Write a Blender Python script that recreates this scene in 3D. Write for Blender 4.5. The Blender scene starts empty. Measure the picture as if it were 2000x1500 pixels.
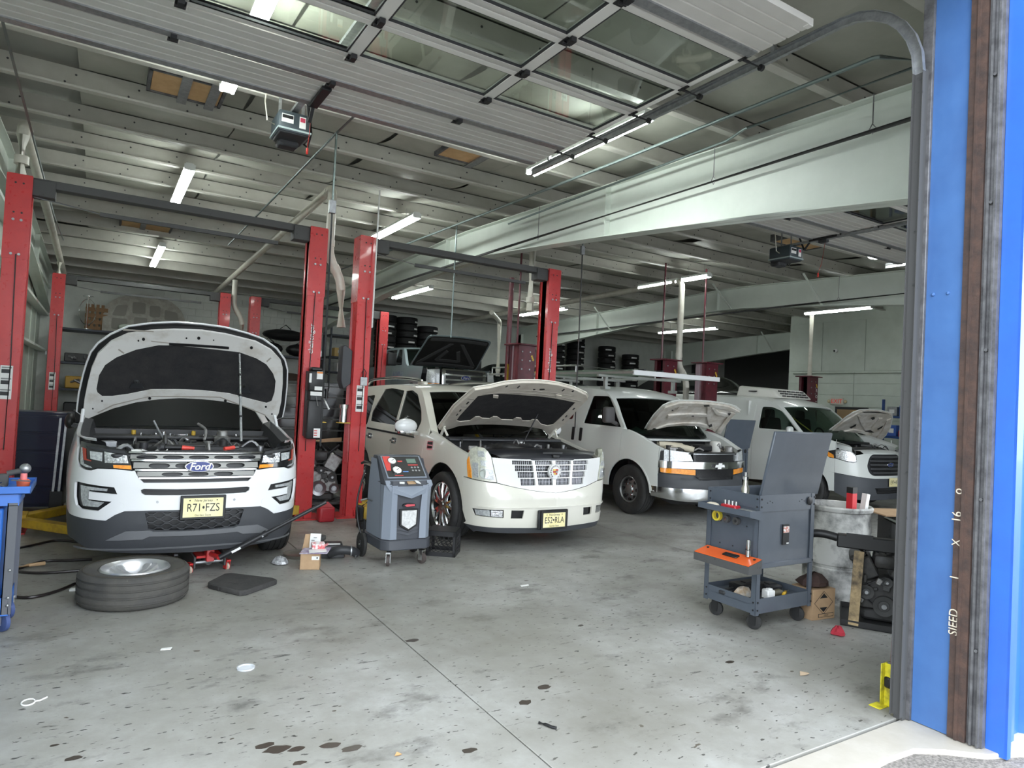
import bpy, bmesh, math, random
import numpy as np
from mathutils import Vector, Matrix, Euler
random.seed(7)
S = bpy.context.scene
COL = S.collection
PI = math.pi
# ------------------------------------------------------------------ camera
YAW, PIT, ROL, FPX, CH = 0.5513, 0.0247, 0.0510, 1312.0, 1.7
def _cam():
    f = np.array([math.sin(YAW)*math.cos(PIT), math.cos(YAW)*math.cos(PIT), math.sin(PIT)])
    r = np.array([math.cos(YAW), -math.sin(YAW), 0.0]); u = np.cross(r, f)
    c, s = math.cos(ROL), math.sin(ROL)
    return np.array([c*r+s*u, -(c*u-s*r), f])
CM = _cam(); CP = np.array([0, 0, CH])
cd = bpy.data.cameras.new('camera'); cam = bpy.data.objects.new('camera', cd); COL.objects.link(cam)
cd.sensor_fit = 'HORIZONTAL'; cd.sensor_width = 36; cd.lens = 36*FPX/2000; cd.clip_start = .05; cd.clip_end = 200
cam.matrix_world = Matrix(((CM[0][0], -CM[1][0], -CM[2][0], 0), (CM[0][1], -CM[1][1], -CM[2][1], 0), (CM[0][2], -CM[1][2], -CM[2][2], CH), (0, 0, 0, 1)))
S.camera = cam
# photo pixel (2000 x 1500) -> point on a plane of the place
def ray(u, v): return CM.T @ np.array([u-1000, v-750, FPX]) / FPX
def PZ(u, v, z=0.): d = ray(u, v); return tuple(CP+(z-CH)/d[2]*d)
def PY(u, v, y): d = ray(u, v); return tuple(CP+y/d[1]*d)
def PX(u, v, x): d = ray(u, v); return tuple(CP+x/d[0]*d)
# ------------------------------------------------------------------ world, exposure
W = bpy.data.worlds.new('world'); S.world = W; W.use_nodes = True
nt = W.node_tree; bgn = nt.nodes['Background']
bgn.inputs[0].default_value = (.86, .93, 1.0, 1); bgn.inputs[1].default_value = 3.5
S.view_settings.view_transform = 'Standard'; S.view_settings.look = 'None'
S.view_settings.exposure = 0.85; S.view_settings.gamma = 1; S.view_settings.use_curve_mapping = False
TUBE = 25.0          # strength of the fluorescent tubes
# ------------------------------------------------------------------ materials
MATS = {}
def M(name, rgb=(.5, .5, .5), rough=.5, metal=0., n=None, bump=None, coat=0., emit=0., rn=None, spec=None, trans=0.):
    """n=(scale, rgb2, lo, hi[, detail]) mottles the colour, rn=(scale, amount) the gloss, bump=(scale, strength)"""
    if name in MATS: return MATS[name]
    m = bpy.data.materials.new(name); m.use_nodes = True; MATS[name] = m
    t = m.node_tree; b = t.nodes['Principled BSDF']; L = t.links.new
    b.inputs['Base Color'].default_value = (*rgb, 1); b.inputs['Roughness'].default_value = rough
    b.inputs['Metallic'].default_value = metal; b.inputs['Coat Weight'].default_value = coat
    b.inputs['Coat Roughness'].default_value = .06
    if spec is not None: b.inputs['Specular IOR Level'].default_value = spec
    if trans: b.inputs['Transmission Weight'].default_value = trans
    if emit: b.inputs['Emission Color'].default_value = (*rgb, 1); b.inputs['Emission Strength'].default_value = emit
    tc = None
    def noise(sc, det=5.):
        nonlocal tc
        if tc is None: tc = t.nodes.new('ShaderNodeTexCoord')
        x = t.nodes.new('ShaderNodeTexNoise'); x.inputs['Scale'].default_value = sc; x.inputs['Detail'].default_value = det
        x.inputs['Roughness'].default_value = .62; L(tc.outputs['Object'], x.inputs['Vector']); return x
    if n:
        x = noise(n[0], n[4] if len(n) > 4 else 5.); r = t.nodes.new('ShaderNodeValToRGB')
        r.color_ramp.elements[0].position = n[2]; r.color_ramp.elements[1].position = n[3]
        r.color_ramp.elements[0].color = (*n[1], 1); r.color_ramp.elements[1].color = (*rgb, 1)
        L(x.outputs[0], r.inputs[0]); L(r.outputs[0], b.inputs['Base Color'])
    if rn:
        x = noise(rn[0]); mr = t.nodes.new('ShaderNodeMapRange'); mr.inputs[1].default_value = .3; mr.inputs[2].default_value = .7
        mr.inputs[3].default_value = rough-rn[1]; mr.inputs[4].default_value = rough+rn[1]
        L(x.outputs[0], mr.inputs[0]); L(mr.outputs[0], b.inputs['Roughness'])
    if bump:
        x = noise(bump[0]); bp = t.nodes.new('ShaderNodeBump'); bp.inputs['Strength'].default_value = bump[1]; bp.inputs['Distance'].default_value = .01
        L(x.outputs[0], bp.inputs['Height']); L(bp.outputs[0], b.inputs['Normal'])
    return m
def glassmat(name, tint=(.8, .85, .82), refl=.5, rough=.02):
    if name in MATS: return MATS[name]
    m = bpy.data.materials.new(name); m.use_nodes = True; MATS[name] = m
    t = m.node_tree; t.nodes.clear(); L = t.links.new
    o = t.nodes.new('ShaderNodeOutputMaterial'); mx = t.nodes.new('ShaderNodeMixShader')
    tr = t.nodes.new('ShaderNodeBsdfTransparent'); gl = t.nodes.new('ShaderNodeBsdfGlossy'); lw = t.nodes.new('ShaderNodeLayerWeight'); lw.inputs[0].default_value = .5
    pw = t.nodes.new('ShaderNodeMath'); pw.operation = 'POWER'; pw.inputs[1].default_value = 4.; ma = t.nodes.new('ShaderNodeMath'); ma.operation = 'MULTIPLY_ADD'; ma.inputs[1].default_value = .5; ma.inputs[2].default_value = .05*refl
    tr.inputs[0].default_value = (*tint, 1); gl.inputs['Roughness'].default_value = rough; gl.inputs[0].default_value = (.95, .97, .97, 1)
    L(lw.outputs['Facing'], pw.inputs[0]); L(pw.outputs[0], ma.inputs[0]); L(ma.outputs[0], mx.inputs[0]); L(tr.outputs[0], mx.inputs[1]); L(gl.outputs[0], mx.inputs[2]); L(mx.outputs[0], o.inputs[0])
    return m
BLK = M('black_plastic', (.012, .012, .013), .45)
DRK = M('dark_grey_plastic', (.028, .029, .032), .5)
CLAD = M('charcoal_cladding', (.045, .048, .054), .55, bump=(180, .15))
RUB = M('tyre_rubber', (.02, .02, .021), .75, n=(7, (.035, .034, .032), .35, .65), bump=(60, .2))
CHR = M('chrome', (.78, .79, .8), .12, 1.)
ALU = M('aluminium', (.62, .63, .64), .32, 1., rn=(30, .1))
GALV = M('galvanised_steel', (.42, .43, .44), .45, .85, n=(25, (.33, .34, .35), .4, .6))
STEEL = M('bare_steel', (.32, .32, .33), .35, .9)
RED = M('lift_red_paint', (.60, .045, .045), .33, n=(6, (.50, .035, .04), .3, .7), coat=.3, rn=(14, .1))
MAR = M('maroon_paint', (.13, .017, .028), .4, n=(8, (.08, .012, .02), .35, .65), coat=.2)
WHT = M('white_paint_metal', (.72, .73, .71), .45)
PVC = M('pvc_pipe', (.62, .60, .53), .4, n=(5, (.52, .49, .41), .3, .6))
CARD = M('cardboard', (.46, .31, .18), .8, n=(12, (.40, .26, .15), .3, .7))
PAPER = M('paper_white', (.78, .78, .76), .7)
YEL = M('yellow_paint', (.62, .40, .03), .5, n=(9, (.42, .26, .03), .35, .6))
TUBEM = M('lit_tube', (.93, 1., .97), .4, emit=TUBE)
# ------------------------------------------------------------------ objects
def tag(o, label=None, cat=None, group=None, kind=None):
    if label: o['label'] = label
    if cat: o['category'] = cat
    if group: o['group'] = group
    if kind: o['kind'] = kind
    return o
def thing(name, label, cat, loc=(0, 0, 0), rz=0., group=None, kind=None):
    o = bpy.data.objects.new(name, None); COL.objects.link(o); o.empty_display_size = .05
    o.location = loc; o.rotation_euler = (0, 0, rz); return tag(o, label, cat, group, kind)
def link(name, me, mat, parent=None, smooth=40):
    o = bpy.data.objects.new(name, me); COL.objects.link(o)
    if not me.materials: me.materials.append(mat)
    if smooth and len(me.polygons):
        me.polygons.foreach_set('use_smooth', [True]*len(me.polygons))
        me.set_sharp_from_angle(angle=math.radians(smooth))
    if parent: o.parent = parent
    return o
def fix(me):
    b = bmesh.new(); b.from_mesh(me); bmesh.ops.recalc_face_normals(b, faces=b.faces); b.to_mesh(me); b.free()
class B:
    """collects shapes for ONE mesh"""
    def __init__(s): s.v = []; s.f = []
    def raw(s, v, f, mat=None):
        n = len(s.v)
        s.v += [tuple(mat @ Vector(p)) if mat else tuple(p) for p in v]; s.f += [tuple(i+n for i in q) for q in f]; return s
    def box(s, c, d, rot=None):
        x, y, z = d[0]/2, d[1]/2, d[2]/2
        v = [(-x, -y, -z), (x, -y, -z), (x, y, -z), (-x, y, -z), (-x, -y, z), (x, -y, z), (x, y, z), (-x, y, z)]
        m = Matrix.Translation(c) @ (Euler(rot).to_matrix().to_4x4() if rot else Matrix())
        return s.raw(v, [(0, 3, 2, 1), (4, 5, 6, 7), (0, 1, 5, 4), (1, 2, 6, 5), (2, 3, 7, 6), (3, 0, 4, 7)], m)
    def bb(s, a, b): return s.box([(a[i]+b[i])/2 for i in range(3)], [abs(b[i]-a[i]) for i in range(3)])
    def frame(s, d):
        d = Vector(d).normalized(); a = Vector((0, 0, 1)) if abs(d.z) < .9 else Vector((1, 0, 0))
        x = d.cross(a).normalized(); return x, x.cross(d).normalized(), d
    def cyl(s, p, q, r, n=12, r2=None, caps=True):
        p, q = Vector(p), Vector(q); x, y, d = s.frame(q-p); r2 = r if r2 is None else r2; v = []
        for c, rr in ((p, r), (q, r2)):
            for i in range(n): t = 2*PI*i/n; v.append(c+x*math.cos(t)*rr+y*math.sin(t)*rr)
        f = [(i, (i+1) % n, n+(i+1) % n, n+i) for i in range(n)]
        if caps: f += [tuple(range(n-1, -1, -1)), tuple(range(n, 2*n))]
        return s.raw(v, f)
    def tube(s, pts, r, n=8, closed=False):
        P = [Vector(p) for p in pts]; k = len(P); v = []; up = None
        for i, p in enumerate(P):
            if closed: d = P[(i+1) % k]-P[i-1]
            else: d = P[min(i+1, k-1)]-P[max(i-1, 0)]
            d.normalize()
            if up is None: x, y, _ = s.frame(d)
            else: x = pd.rotation_difference(d) @ up; x = (x-d*x.dot(d)).normalized(); y = d.cross(x)
            up = x; pd = d.copy(); rr = r[i] if isinstance(r, (list, tuple)) else r
            for j in range(n): t = 2*PI*j/n; v.append(p+x*math.cos(t)*rr+y*math.sin(t)*rr)
        f = []
        for i in range(k if closed else k-1):
            a, b = i*n, ((i+1) % k)*n
            for j in range(n): f.append((a+j, a+(j+1) % n, b+(j+1) % n, b+j))
        if not closed: f += [tuple(range(n-1, -1, -1)), tuple(range((k-1)*n, k*n))]
        return s.raw(v, f)
    def bar(s, p, q, w, h, up=(0, 0, 1)):
        p, q = Vector(p), Vector(q); d = (q-p).normalized(); up = Vector(up); x = d.cross(up).normalized(); y = x.cross(d)
        v = [c+x*a*w/2+y*b*h/2 for c in (p, q) for a, b in ((-1, -1), (1, -1), (1, 1), (-1, 1))]
        return s.raw(v, [(0, 1, 2, 3), (7, 6, 5, 4), (0, 4, 5, 1), (1, 5, 6, 2), (2, 6, 7, 3), (3, 7, 4, 0)])
    def prism(s, poly, axis, a, b):
        """poly of 2D points, pushed along axis from a to b"""
        n = len(poly); ix = {'x': lambda p, t: (t, p[0], p[1]), 'y': lambda p, t: (p[0], t, p[1]), 'z': lambda p, t: (p[0], p[1], t)}[axis]
        v = [ix(p, a) for p in poly]+[ix(p, b) for p in poly]
        f = [tuple(range(n-1, -1, -1)), tuple(range(n, 2*n))]+[(i, (i+1) % n, n+(i+1) % n, n+i) for i in range(n)]
        return s.raw(v, f)
    def lathe(s, prof, c=(0, 0, 0), axis='z', n=32, a0=0., a1=2*PI):
        """prof of (r, h)"""
        full = abs(a1-a0-2*PI) < 1e-6; m = n if full else n+1; v = []; k = len(prof)
        for i in range(m):
            t = a0+(a1-a0)*i/n
            for r, h in prof:
                p = (r*math.cos(t), r*math.sin(t), h)
                if axis == 'x': p = (h, p[0], p[1])
                elif axis == 'y': p = (p[0], h, p[1])
                v.append((p[0]+c[0], p[1]+c[1], p[2]+c[2]))
        f = []
        for i in range(n):
            a, b = i*k, ((i+1) % m)*k
            for j in range(k-1): f.append((a+j, b+j, b+j+1, a+j+1))
        return s.raw(v, f)
    def loft(s, rows, cu=False, cv=False):
        r, c = len(rows), len(rows[0]); v = [p for row in rows for p in row]; f = []
        for i in range(r if cv else r-1):
            for j in range(c if cu else c-1):
                a, b = i*c, ((i+1) % r)*c; f.append((a+j, a+(j+1) % c, b+(j+1) % c, b+j))
        return s.raw(v, f)
    def ball(s, c, r, n=12, k=8):
        r = (r, r, r) if not isinstance(r, (tuple, list)) else r
        rows = [[(c[0]+r[0]*math.sin(PI*i/k)*math.cos(2*PI*j/n), c[1]+r[1]*math.sin(PI*i/k)*math.sin(2*PI*j/n), c[2]+r[2]*math.cos(PI*i/k)) for j in range(n)] for i in range(k+1)]
        return s.loft(rows, cu=True)
    def mesh(s, name='m', bevel=0., seg=1):
        me = bpy.data.meshes.new(name); me.from_pydata(s.v, [], s.f); b = bmesh.new(); b.from_mesh(me)
        bmesh.ops.remove_doubles(b, verts=b.verts, dist=1e-6); bmesh.ops.recalc_face_normals(b, faces=b.faces)
        if bevel:
            e = [x for x in b.edges if len(x.link_faces) == 2 and x.calc_face_angle() > .6]
            bmesh.ops.bevel(b, geom=e, offset=bevel, segments=seg, affect='EDGES', profile=.5, clamp_overlap=True)
        b.to_mesh(me); b.free(); return me
    def build(s, name, mat, parent=None, bevel=0., smooth=40, seg=1):
        return link(name, s.mesh(name, bevel, seg), mat, parent, smooth)
def clone(o, parent=None):
    c = o.copy(); COL.objects.link(c); c.parent = parent
    for ch in o.children: clone(ch, c)
    return c
def smooth_pts(p, n=6, closed=False):
    """Catmull-Rom through points of any dimension"""
    P = [np.array(q, float) for q in p]; k = len(P); out = []
    for i in range(k if closed else k-1):
        g = lambda j: P[j % k] if closed else P[min(max(j, 0), k-1)]
        a, b, c, d = g(i-1), g(i), g(i+1), g(i+2)
        for j in range(n):
            t = j/n; out.append(tuple(.5*((2*b)+(c-a)*t+(2*a-5*b+4*c-d)*t*t+(3*b-a-3*c+d)*t**3)))
    if not closed: out.append(tuple(P[-1]))
    return out
def textmesh(name, s, size, mat, parent, loc, rot=(PI/2, 0, 0), ext=.002, sx=1., font_shear=0., bold=0.):
    c = bpy.data.curves.new(name, 'FONT'); c.body = s; c.size = size; c.extrude = ext; c.align_x = 'CENTER'; c.align_y = 'CENTER'; c.shear = font_shear; c.offset = bold
    c.resolution_u = 3
    o = bpy.data.objects.new(name, c); COL.objects.link(o)
    dg = bpy.context.evaluated_depsgraph_get(); me = bpy.data.meshes.new_from_object(o.evaluated_get(dg))
    bpy.data.objects.remove(o); bpy.data.curves.remove(c)
    t = link(name, me, mat, parent, 0); t.location = loc; t.rotation_euler = rot; t.scale = (sx, 1, 1); return t
# patch of a curved surface F(a,b)->xyz, cut to an outline, with thickness
def patch(name, outline, F, mat, parent, th=.012, off=0., res=.07, holes=(), n_out=None, bev=0.):
    bm = bmesh.new(); allp = []
    for loop in [outline]+list(holes):
        vs = [bm.verts.new((p[0], p[1], 0)) for p in loop]
        for i in range(len(vs)):
            try: bm.edges.new((vs[i], vs[(i+1) % len(vs)]))
            except ValueError: pass
        allp += list(loop)
    bmesh.ops.triangle_fill(bm, use_beauty=True, use_dissolve=False, edges=bm.edges[:])
    A = np.array(allp)
    ra = res if not isinstance(res, tuple) else res[0]; rb = res if not isinstance(res, tuple) else res[1]
    for ax, lo, hi, st in ((0, A[:, 0].min(), A[:, 0].max(), ra), (1, A[:, 1].min(), A[:, 1].max(), rb)):
        k = int((hi-lo)/st)
        for i in range(1, k+1):
            c = lo+(hi-lo)*i/(k+1)
            bmesh.ops.bisect_plane(bm, geom=bm.verts[:]+bm.edges[:]+bm.faces[:], dist=1e-5, plane_co=(c, 0, 0) if ax == 0 else (0, c, 0), plane_no=(1, 0, 0) if ax == 0 else (0, 1, 0))
    bm.verts.index_update(); bm.faces.ensure_lookup_table()
    uv = [(v.co.x, v.co.y) for v in bm.verts]; fs = [tuple(v.index for v in f.verts) for f in bm.faces if f.calc_area() > 1e-10]
    bd = [(e.verts[0].index, e.verts[1].index) for e in bm.edges if len(e.link_faces) == 1]
    bm.free()
    h = 1e-3; top = []; bot = []
    for a, b in uv:
        p = np.array(F(a, b)); nn = np.cross(np.array(F(a+h, b))-np.array(F(a-h, b)), np.array(F(a, b+h))-np.array(F(a, b-h)))
        l = np.linalg.norm(nn); nn = nn/l if l > 1e-12 else np.array((0, -1, 0))
        if n_out is not None: nn = nn*n_out
        top.append(tuple(p+nn*off)); bot.append(tuple(p+nn*(off-th)))
    N = len(uv)
    faces = fs+[tuple(i+N for i in reversed(f)) for f in fs]+[(a, b, b+N, a+N) for a, b in bd]
    me = bpy.data.meshes.new(name); me.from_pydata(top+bot, [], faces)
    bm = bmesh.new(); bm.from_mesh(me); bmesh.ops.recalc_face_normals(bm, faces=bm.faces); bm.to_mesh(me); bm.free()
    return link(name, me, mat, parent, 38)
# photo pixels -> coordinates (a,b) on a surface placed at world offset
class Inv:
    def __init__(s, F, org, ar, br, na=60, nb=16, side=None):
        s.F = F; s.o = np.array(org, float); s.g = []
        for a in np.linspace(*ar, na):
            for b in np.linspace(*br, nb):
                q = s.pr(a, b)
                if q is not None: s.g.append((a, b, q[0], q[1], q[2]))
        s.G = np.array(s.g)
    def pr(s, a, b):
        q = CM @ (np.array(s.F(a, b))+s.o-CP)
        if q[2] < .1: return None
        return 1000+FPX*q[0]/q[2], 750+FPX*q[1]/q[2], q[2]
    def __call__(s, u, v):
        d = np.hypot(s.G[:, 2]-u, s.G[:, 3]-v); m = d.min(); ok = np.where(d < m+25)[0]
        i = ok[np.argmin(s.G[ok, 4]*40+d[ok])]
        x = np.array(s.G[i, :2]); h = 1e-4
        for _ in range(12):
            q = np.array(s.pr(*x)[:2]); e = np.array((u, v))-q
            if np.hypot(*e) < .02: break
            J = np.array([(np.array(s.pr(x[0]+h, x[1])[:2])-q)/h, (np.array(s.pr(x[0], x[1]+h)[:2])-q)/h]).T
            try: dx = np.linalg.lstsq(J, e, rcond=1e-3)[0]
            except Exception: break
            x = x+np.clip(dx, -.12, .12)
        return float(x[0]), float(x[1])
    def poly(s, pts): return [s(*p) for p in pts]
# ================================================================== the building
YB = 20.8; XL = -1.35; XR = 24.; RIDGE = 11.
def zr(y): return 4.40+.034*(y-3) if y < RIDGE else 4.40+.034*(RIDGE-3)-.034*(y-RIDGE)     # underside of the purlins
def concrete(name, base, dirt, spots=True, sc=1.):
    m = bpy.data.materials.new(name); m.use_nodes = True; t = m.node_tree; L = t.links.new; b = t.nodes['Principled BSDF']
    tc = t.nodes.new('ShaderNodeTexCoord')
    def nz(s, d, r=.6, off=(0, 0, 0), sx=(1, 1, 1)):
        mp = t.nodes.new('ShaderNodeMapping'); mp.inputs['Location'].default_value = off; mp.inputs['Scale'].default_value = sx; L(tc.outputs['Object'], mp.inputs[0])
        x = t.nodes.new('ShaderNodeTexNoise'); x.inputs['Scale'].default_value = s; x.inputs['Detail'].default_value = d; x.inputs['Roughness'].default_value = r; L(mp.outputs[0], x.inputs['Vector']); return x.outputs[0]
    def ramp(src, lo, hi, a=(0, 0, 0), c=(1, 1, 1)):
        r = t.nodes.new('ShaderNodeValToRGB'); r.color_ramp.elements[0].position = lo; r.color_ramp.elements[1].position = hi
        r.color_ramp.elements[0].color = (*a, 1); r.color_ramp.elements[1].color = (*c, 1); L(src, r.inputs[0]); return r.outputs[0]
    def mix(fac, a, c, mode='MIX'):
        x = t.nodes.new('ShaderNodeMix'); x.data_type = 'RGBA'; x.blend_type = mode
        if isinstance(fac, float): x.inputs[0].default_value = fac
        else: L(fac, x.inputs[0])
        for s, i in ((a, 6), (c, 7)):
            if isinstance(s, tuple): x.inputs[i].default_value = (*s, 1)
            else: L(s, x.inputs[i])
        return x.outputs[2]
    c = mix(ramp(nz(.9*sc, 8, .65), .35, .68), dirt, base)
    c = mix(ramp(nz(5*sc, 9, .72, (3, 1, 0)), .40, .62), mix(.55, c, dirt), c)
    if spots:
        # scuffs drawn out along x, drops of oil, broad oily areas
        c = mix(ramp(nz(7, 6, .7, (5, 2, 0), (.6, 2.8, 1)), .62, .67), c, (.085, .083, .078))
        c = mix(ramp(nz(2.1, 7, .66, (1, 7, 0), (.8, 1.2, 1)), .565, .70), c, (.12, .117, .108))
        c = mix(ramp(nz(26, 3, .5, (9, 4, 0), (.6, 1.4, 1)), .655, .68), c, (.05, .048, .045))
        c = mix(ramp(nz(11, 2, .45, (2, 9, 0), (.8, 1.3, 1)), .735, .75), c, (.075, .06, .045))
        c = mix(ramp(nz(.55, 5, .6, (4, 3, 0)), .44, .66), c, mix(.55, c, (.15, .14, .115)))
    L(c, b.inputs['Base Color'])
    rr = t.nodes.new('ShaderNodeMapRange'); rr.inputs[1].default_value = .35; rr.inputs[2].default_value = .65; rr.inputs[3].default_value = .38; rr.inputs[4].default_value = .62
    L(nz(3, 5), rr.inputs[0]); L(rr.outputs[0], b.inputs['Roughness'])
    bp = t.nodes.new('ShaderNodeBump'); bp.inputs['Strength'].default_value = .12; bp.inputs['Distance'].default_value = .004; L(nz(70, 5), bp.inputs['Height']); L(bp.outputs[0], b.inputs['Normal'])
    return m
FLOORM = concrete('shop_concrete', (.41, .41, .395), (.26, .255, .228))
APRON = concrete('apron_concrete', (.52, .50, .46), (.40, .37, .32), False, 2.)
ASPH = M('asphalt', (.26, .24, .22), .9, n=(60, (.13, .12, .11), .4, .6), bump=(90, .7))
WALLG = M('pale_green_wall', (.62, .67, .60), .6, n=(2.5, (.54, .59, .52), .3, .7))
BLOCK = M('painted_block', (.72, .74, .69), .7, n=(3, (.60, .62, .57), .3, .7), bump=(50, .25))
SIDE = M('blue_siding', (.03, .14, .62), .35, n=(4, (.03, .12, .52), .3, .7), coat=.2)
BLUEP = M('blue_column_paint', (.06, .155, .38), .45, n=(5, (.05, .125, .32), .3, .7), rn=(20, .1))
RUST = M('rusty_steel', (.085, .048, .036), .75, n=(14, (.045, .03, .026), .35, .65), bump=(40, .4))
GREYST = M('weathered_steel', (.20, .20, .21), .55, .5, n=(12, (.10, .10, .105), .35, .65))
BLKST = M('black_steel', (.02, .02, .022), .7, n=(18, (.07, .07, .07), .62, .75))
PURL = M('painted_purlin', (.54, .53, .48), .5, n=(4, (.46, .45, .40), .3, .7))
INSU = M('insulation_facing', (.44, .44, .385), .55, n=(1.6, (.33, .33, .28), .3, .7), bump=(3.5, .5))
RAFT = M('painted_rafter', (.70, .75, .69), .45, n=(3, (.64, .69, .63), .3, .7))
PLY = M('plywood', (.62, .40, .20), .7, n=(9, (.52, .32, .15), .35, .65))

floor = B().bb((XL-.2, 2.1, -.2), (XR, YB+.2, -.02)).build('floor', GREYST); tag(floor, kind='structure')
xs = [XL-.2, 1.9, 6.13, 10.4, 14.6, 19., XR]; ys = [2.105, 11., YB+.2]
for i in range(len(xs)-1):
    for j in range(2):
        B().bb((xs[i]+.004, ys[j]+.004, -.15), (xs[i+1]-.004, ys[j+1]-.004, 0)).build('slab', FLOORM, floor, bevel=.003)
# apron strip with its broken outer edge, then asphalt
ap = [(XL-3, 2.095), (12, 2.095), (12, 1.5), (4.9, 1.5), (4.3, 1.56), (4.02, 1.66), (3.86, 1.79), (3.72, 1.87), (3.5, 1.88), (3.2, 1.86), (2.4, 1.9), (1.2, 1.88), (XL-3, 1.9)]
tag(B().prism(ap, 'z', -.16, -.004).build('apron_slab', APRON, bevel=.006), kind='structure')
tag(B().bb((-30, -30, -.3), (40, 2.0, -.03)).build('asphalt_ground', ASPH), kind='structure')

# ---- roof: ceiling deck, purlins, rafters, insulation sheets
ceil = B()
for a, b in ((1.6, RIDGE), (RIDGE, YB+.3)):
    ceil.prism([(a, zr(a)+.27), (b, zr(b)+.27), (b, zr(b)+.33), (a, zr(a)+.33)], 'x', XL-.3, XR)
ceil = tag(ceil.build('ceiling', M('roof_deck', (.34, .34, .31), .7)), kind='structure')
py_ = [2.35+1.13*i for i in range(17)]
zprof = [(-.075, 0), (.006, 0), (.006, .212), (.075, .212), (.075, .218), (0, .218), (0, .006), (-.069, .006), (-.069, .022), (-.075, .022)]
pme = B().prism(zprof, 'x', XL, XR).mesh('purlin')
hole = []
for i, y in enumerate(py_):
    o = link('purlin', pme, PURL, ceil, 0); o.location = (0, y, zr(y))
# rows of bolt heads on the purlin webs
bb = B()
for k in range(44):
    x = XL+.35+k*.55
    for dx, dz in ((0, .06), (.09, .15)): bb.cyl((x+dx, -.004, dz), (x+dx, .004, dz), .011, 6)
bme = bb.mesh('bolts')
for i, y in enumerate(py_[:13]):
    o = link('purlin_bolts', bme, BLKST, ceil, 0); o.location = (0, y, zr(y)); tag(o, kind='stuff')
# sagging insulation sheets between the purlins
def sheet(x0, x1, y0, y1, sag, seed):
    rnd = random.Random(seed); rows = []; nx, ny = 7, 5; e = [rnd.uniform(-.02, .02) for _ in range(nx+1)]
    for i in range(nx+1):
        row = []
        for j in range(ny+1):
            y = y0+(y1-y0)*j/ny; s = math.sin(PI*j/ny); q = math.sin(PI*i/nx)
            row.append((x0+(x1-x0)*i/nx, y, zr(y)+.225-sag*s*(.55+.45*q)+e[i]*s))
        rows.append(row)
    return B().loft(rows).build('insulation_sheet', INSU, ceil, smooth=60)
holes_at = {(5, 0): 1, (9, 0): 1}
for i in range(len(py_)-1):
    y0, y1 = py_[i]+.012, py_[i+1]-.012
    if i < 12:
        x = -.35; k = 0
        while x < XR-.2:
            w = 1.56; sheet(x+.012, min(x+w, XR)-.012, y0, y1, random.choice((.03, .06, .1, .13)), i*40+k); x += w; k += 1
    else:
        for k in range(5): sheet(XL+k*5.1, XL+(k+1)*5.1-.03, y0, y1, .06, i*40+k)
# skylight wells boarded with plywood, each with its steel brackets
def well(u, v, wx, wy, strips):
    y = PZ(u, v, 4.62); c = (y[0], y[1], zr(y[1])+.1)
    b = B().box(c, (wx, wy, .015)).build('plywood_board', PLY, ceil)
    f = B()
    for s in (-1, 1): f.box((c[0]+s*(wx/2+.02), c[1], c[2]+.06), (.03, wy+.06, .16)); f.box((c[0], c[1]+s*(wy/2+.02), c[2]+.06), (wx+.06, .03, .16))
    f.build('skylight_curb', GREYST, ceil)
    for k in strips: B().box((c[0]+k, c[1]-.05, c[2]-.02), (.09, wy+.35, .02)).build('strap', GALV, ceil)
well(365, 178, .62, .5, (-.02, .24)); well(905, 305, .5, .4, (.22,)); well(285, 445, .8, .6, (-.05,)); well(1560, 478, .9, .35, ())
# tapered steel rafters (haunched at both eaves)
def rafter(X, y0=2.05, y1=YB):
    n = 24; web = []; top = []; bot = []
    for i in range(n+1):
        y = y0+(y1-y0)*i/n; t = abs(y-(y0+y1)/2)/((y1-y0)/2); d = .50+.50*t**1.6
        top.append((y, zr(y)-.006)); bot.append((y, zr(y)-d))
    w = B()
    w.prism(top+bot[::-1], 'x', X-.006, X+.006)
    r = w.build('rafter', RAFT, ceil)
    for pts in (top, bot):
        f = B()
        for a, c in zip(pts, pts[1:]): f.prism([(a[0], a[1]), (c[0], c[1]), (c[0], c[1]+.014), (a[0], a[1]+.014)], 'x', X-.1, X+.1)
        f.build('flange', RAFT, r)
    for i in (6, 12, 18):
        B().bb((X-.09, top[i][0]-.006, bot[i][1]), (X+.09, top[i][0]+.006, top[i][1])).build('stiffener', RAFT, r)
    for y in (() if X < 6 else (6.4, 8.6, 11., 15.4)):          # flange braces up to the purlins
        for s in (-1,):
            t = abs(y-11.4)/9.4; B().bar((X+s*.08, y, zr(y)-.5-.5*t**1.6), (X+s*.75, y, zr(y)+.02), .05, .012).build('flange_brace', RAFT, r)
    return r
for X in (-1.22, 5.5, 12.9, 20.3): rafter(X)
# interior columns of the frames, at front and back walls
for X in (5.5, 12.9, 20.3):
    b = B(); b.bb((X-.1, YB-.45, 0), (X+.1, YB-.43, 4.1)); b.bb((X-.1, YB-.05, 0), (X+.1, YB-.03, 4.1)); b.bb((X-.006, YB-.45, 0), (X+.006, YB-.03, 4.1)); b.build('column', RAFT, ceil)

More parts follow.
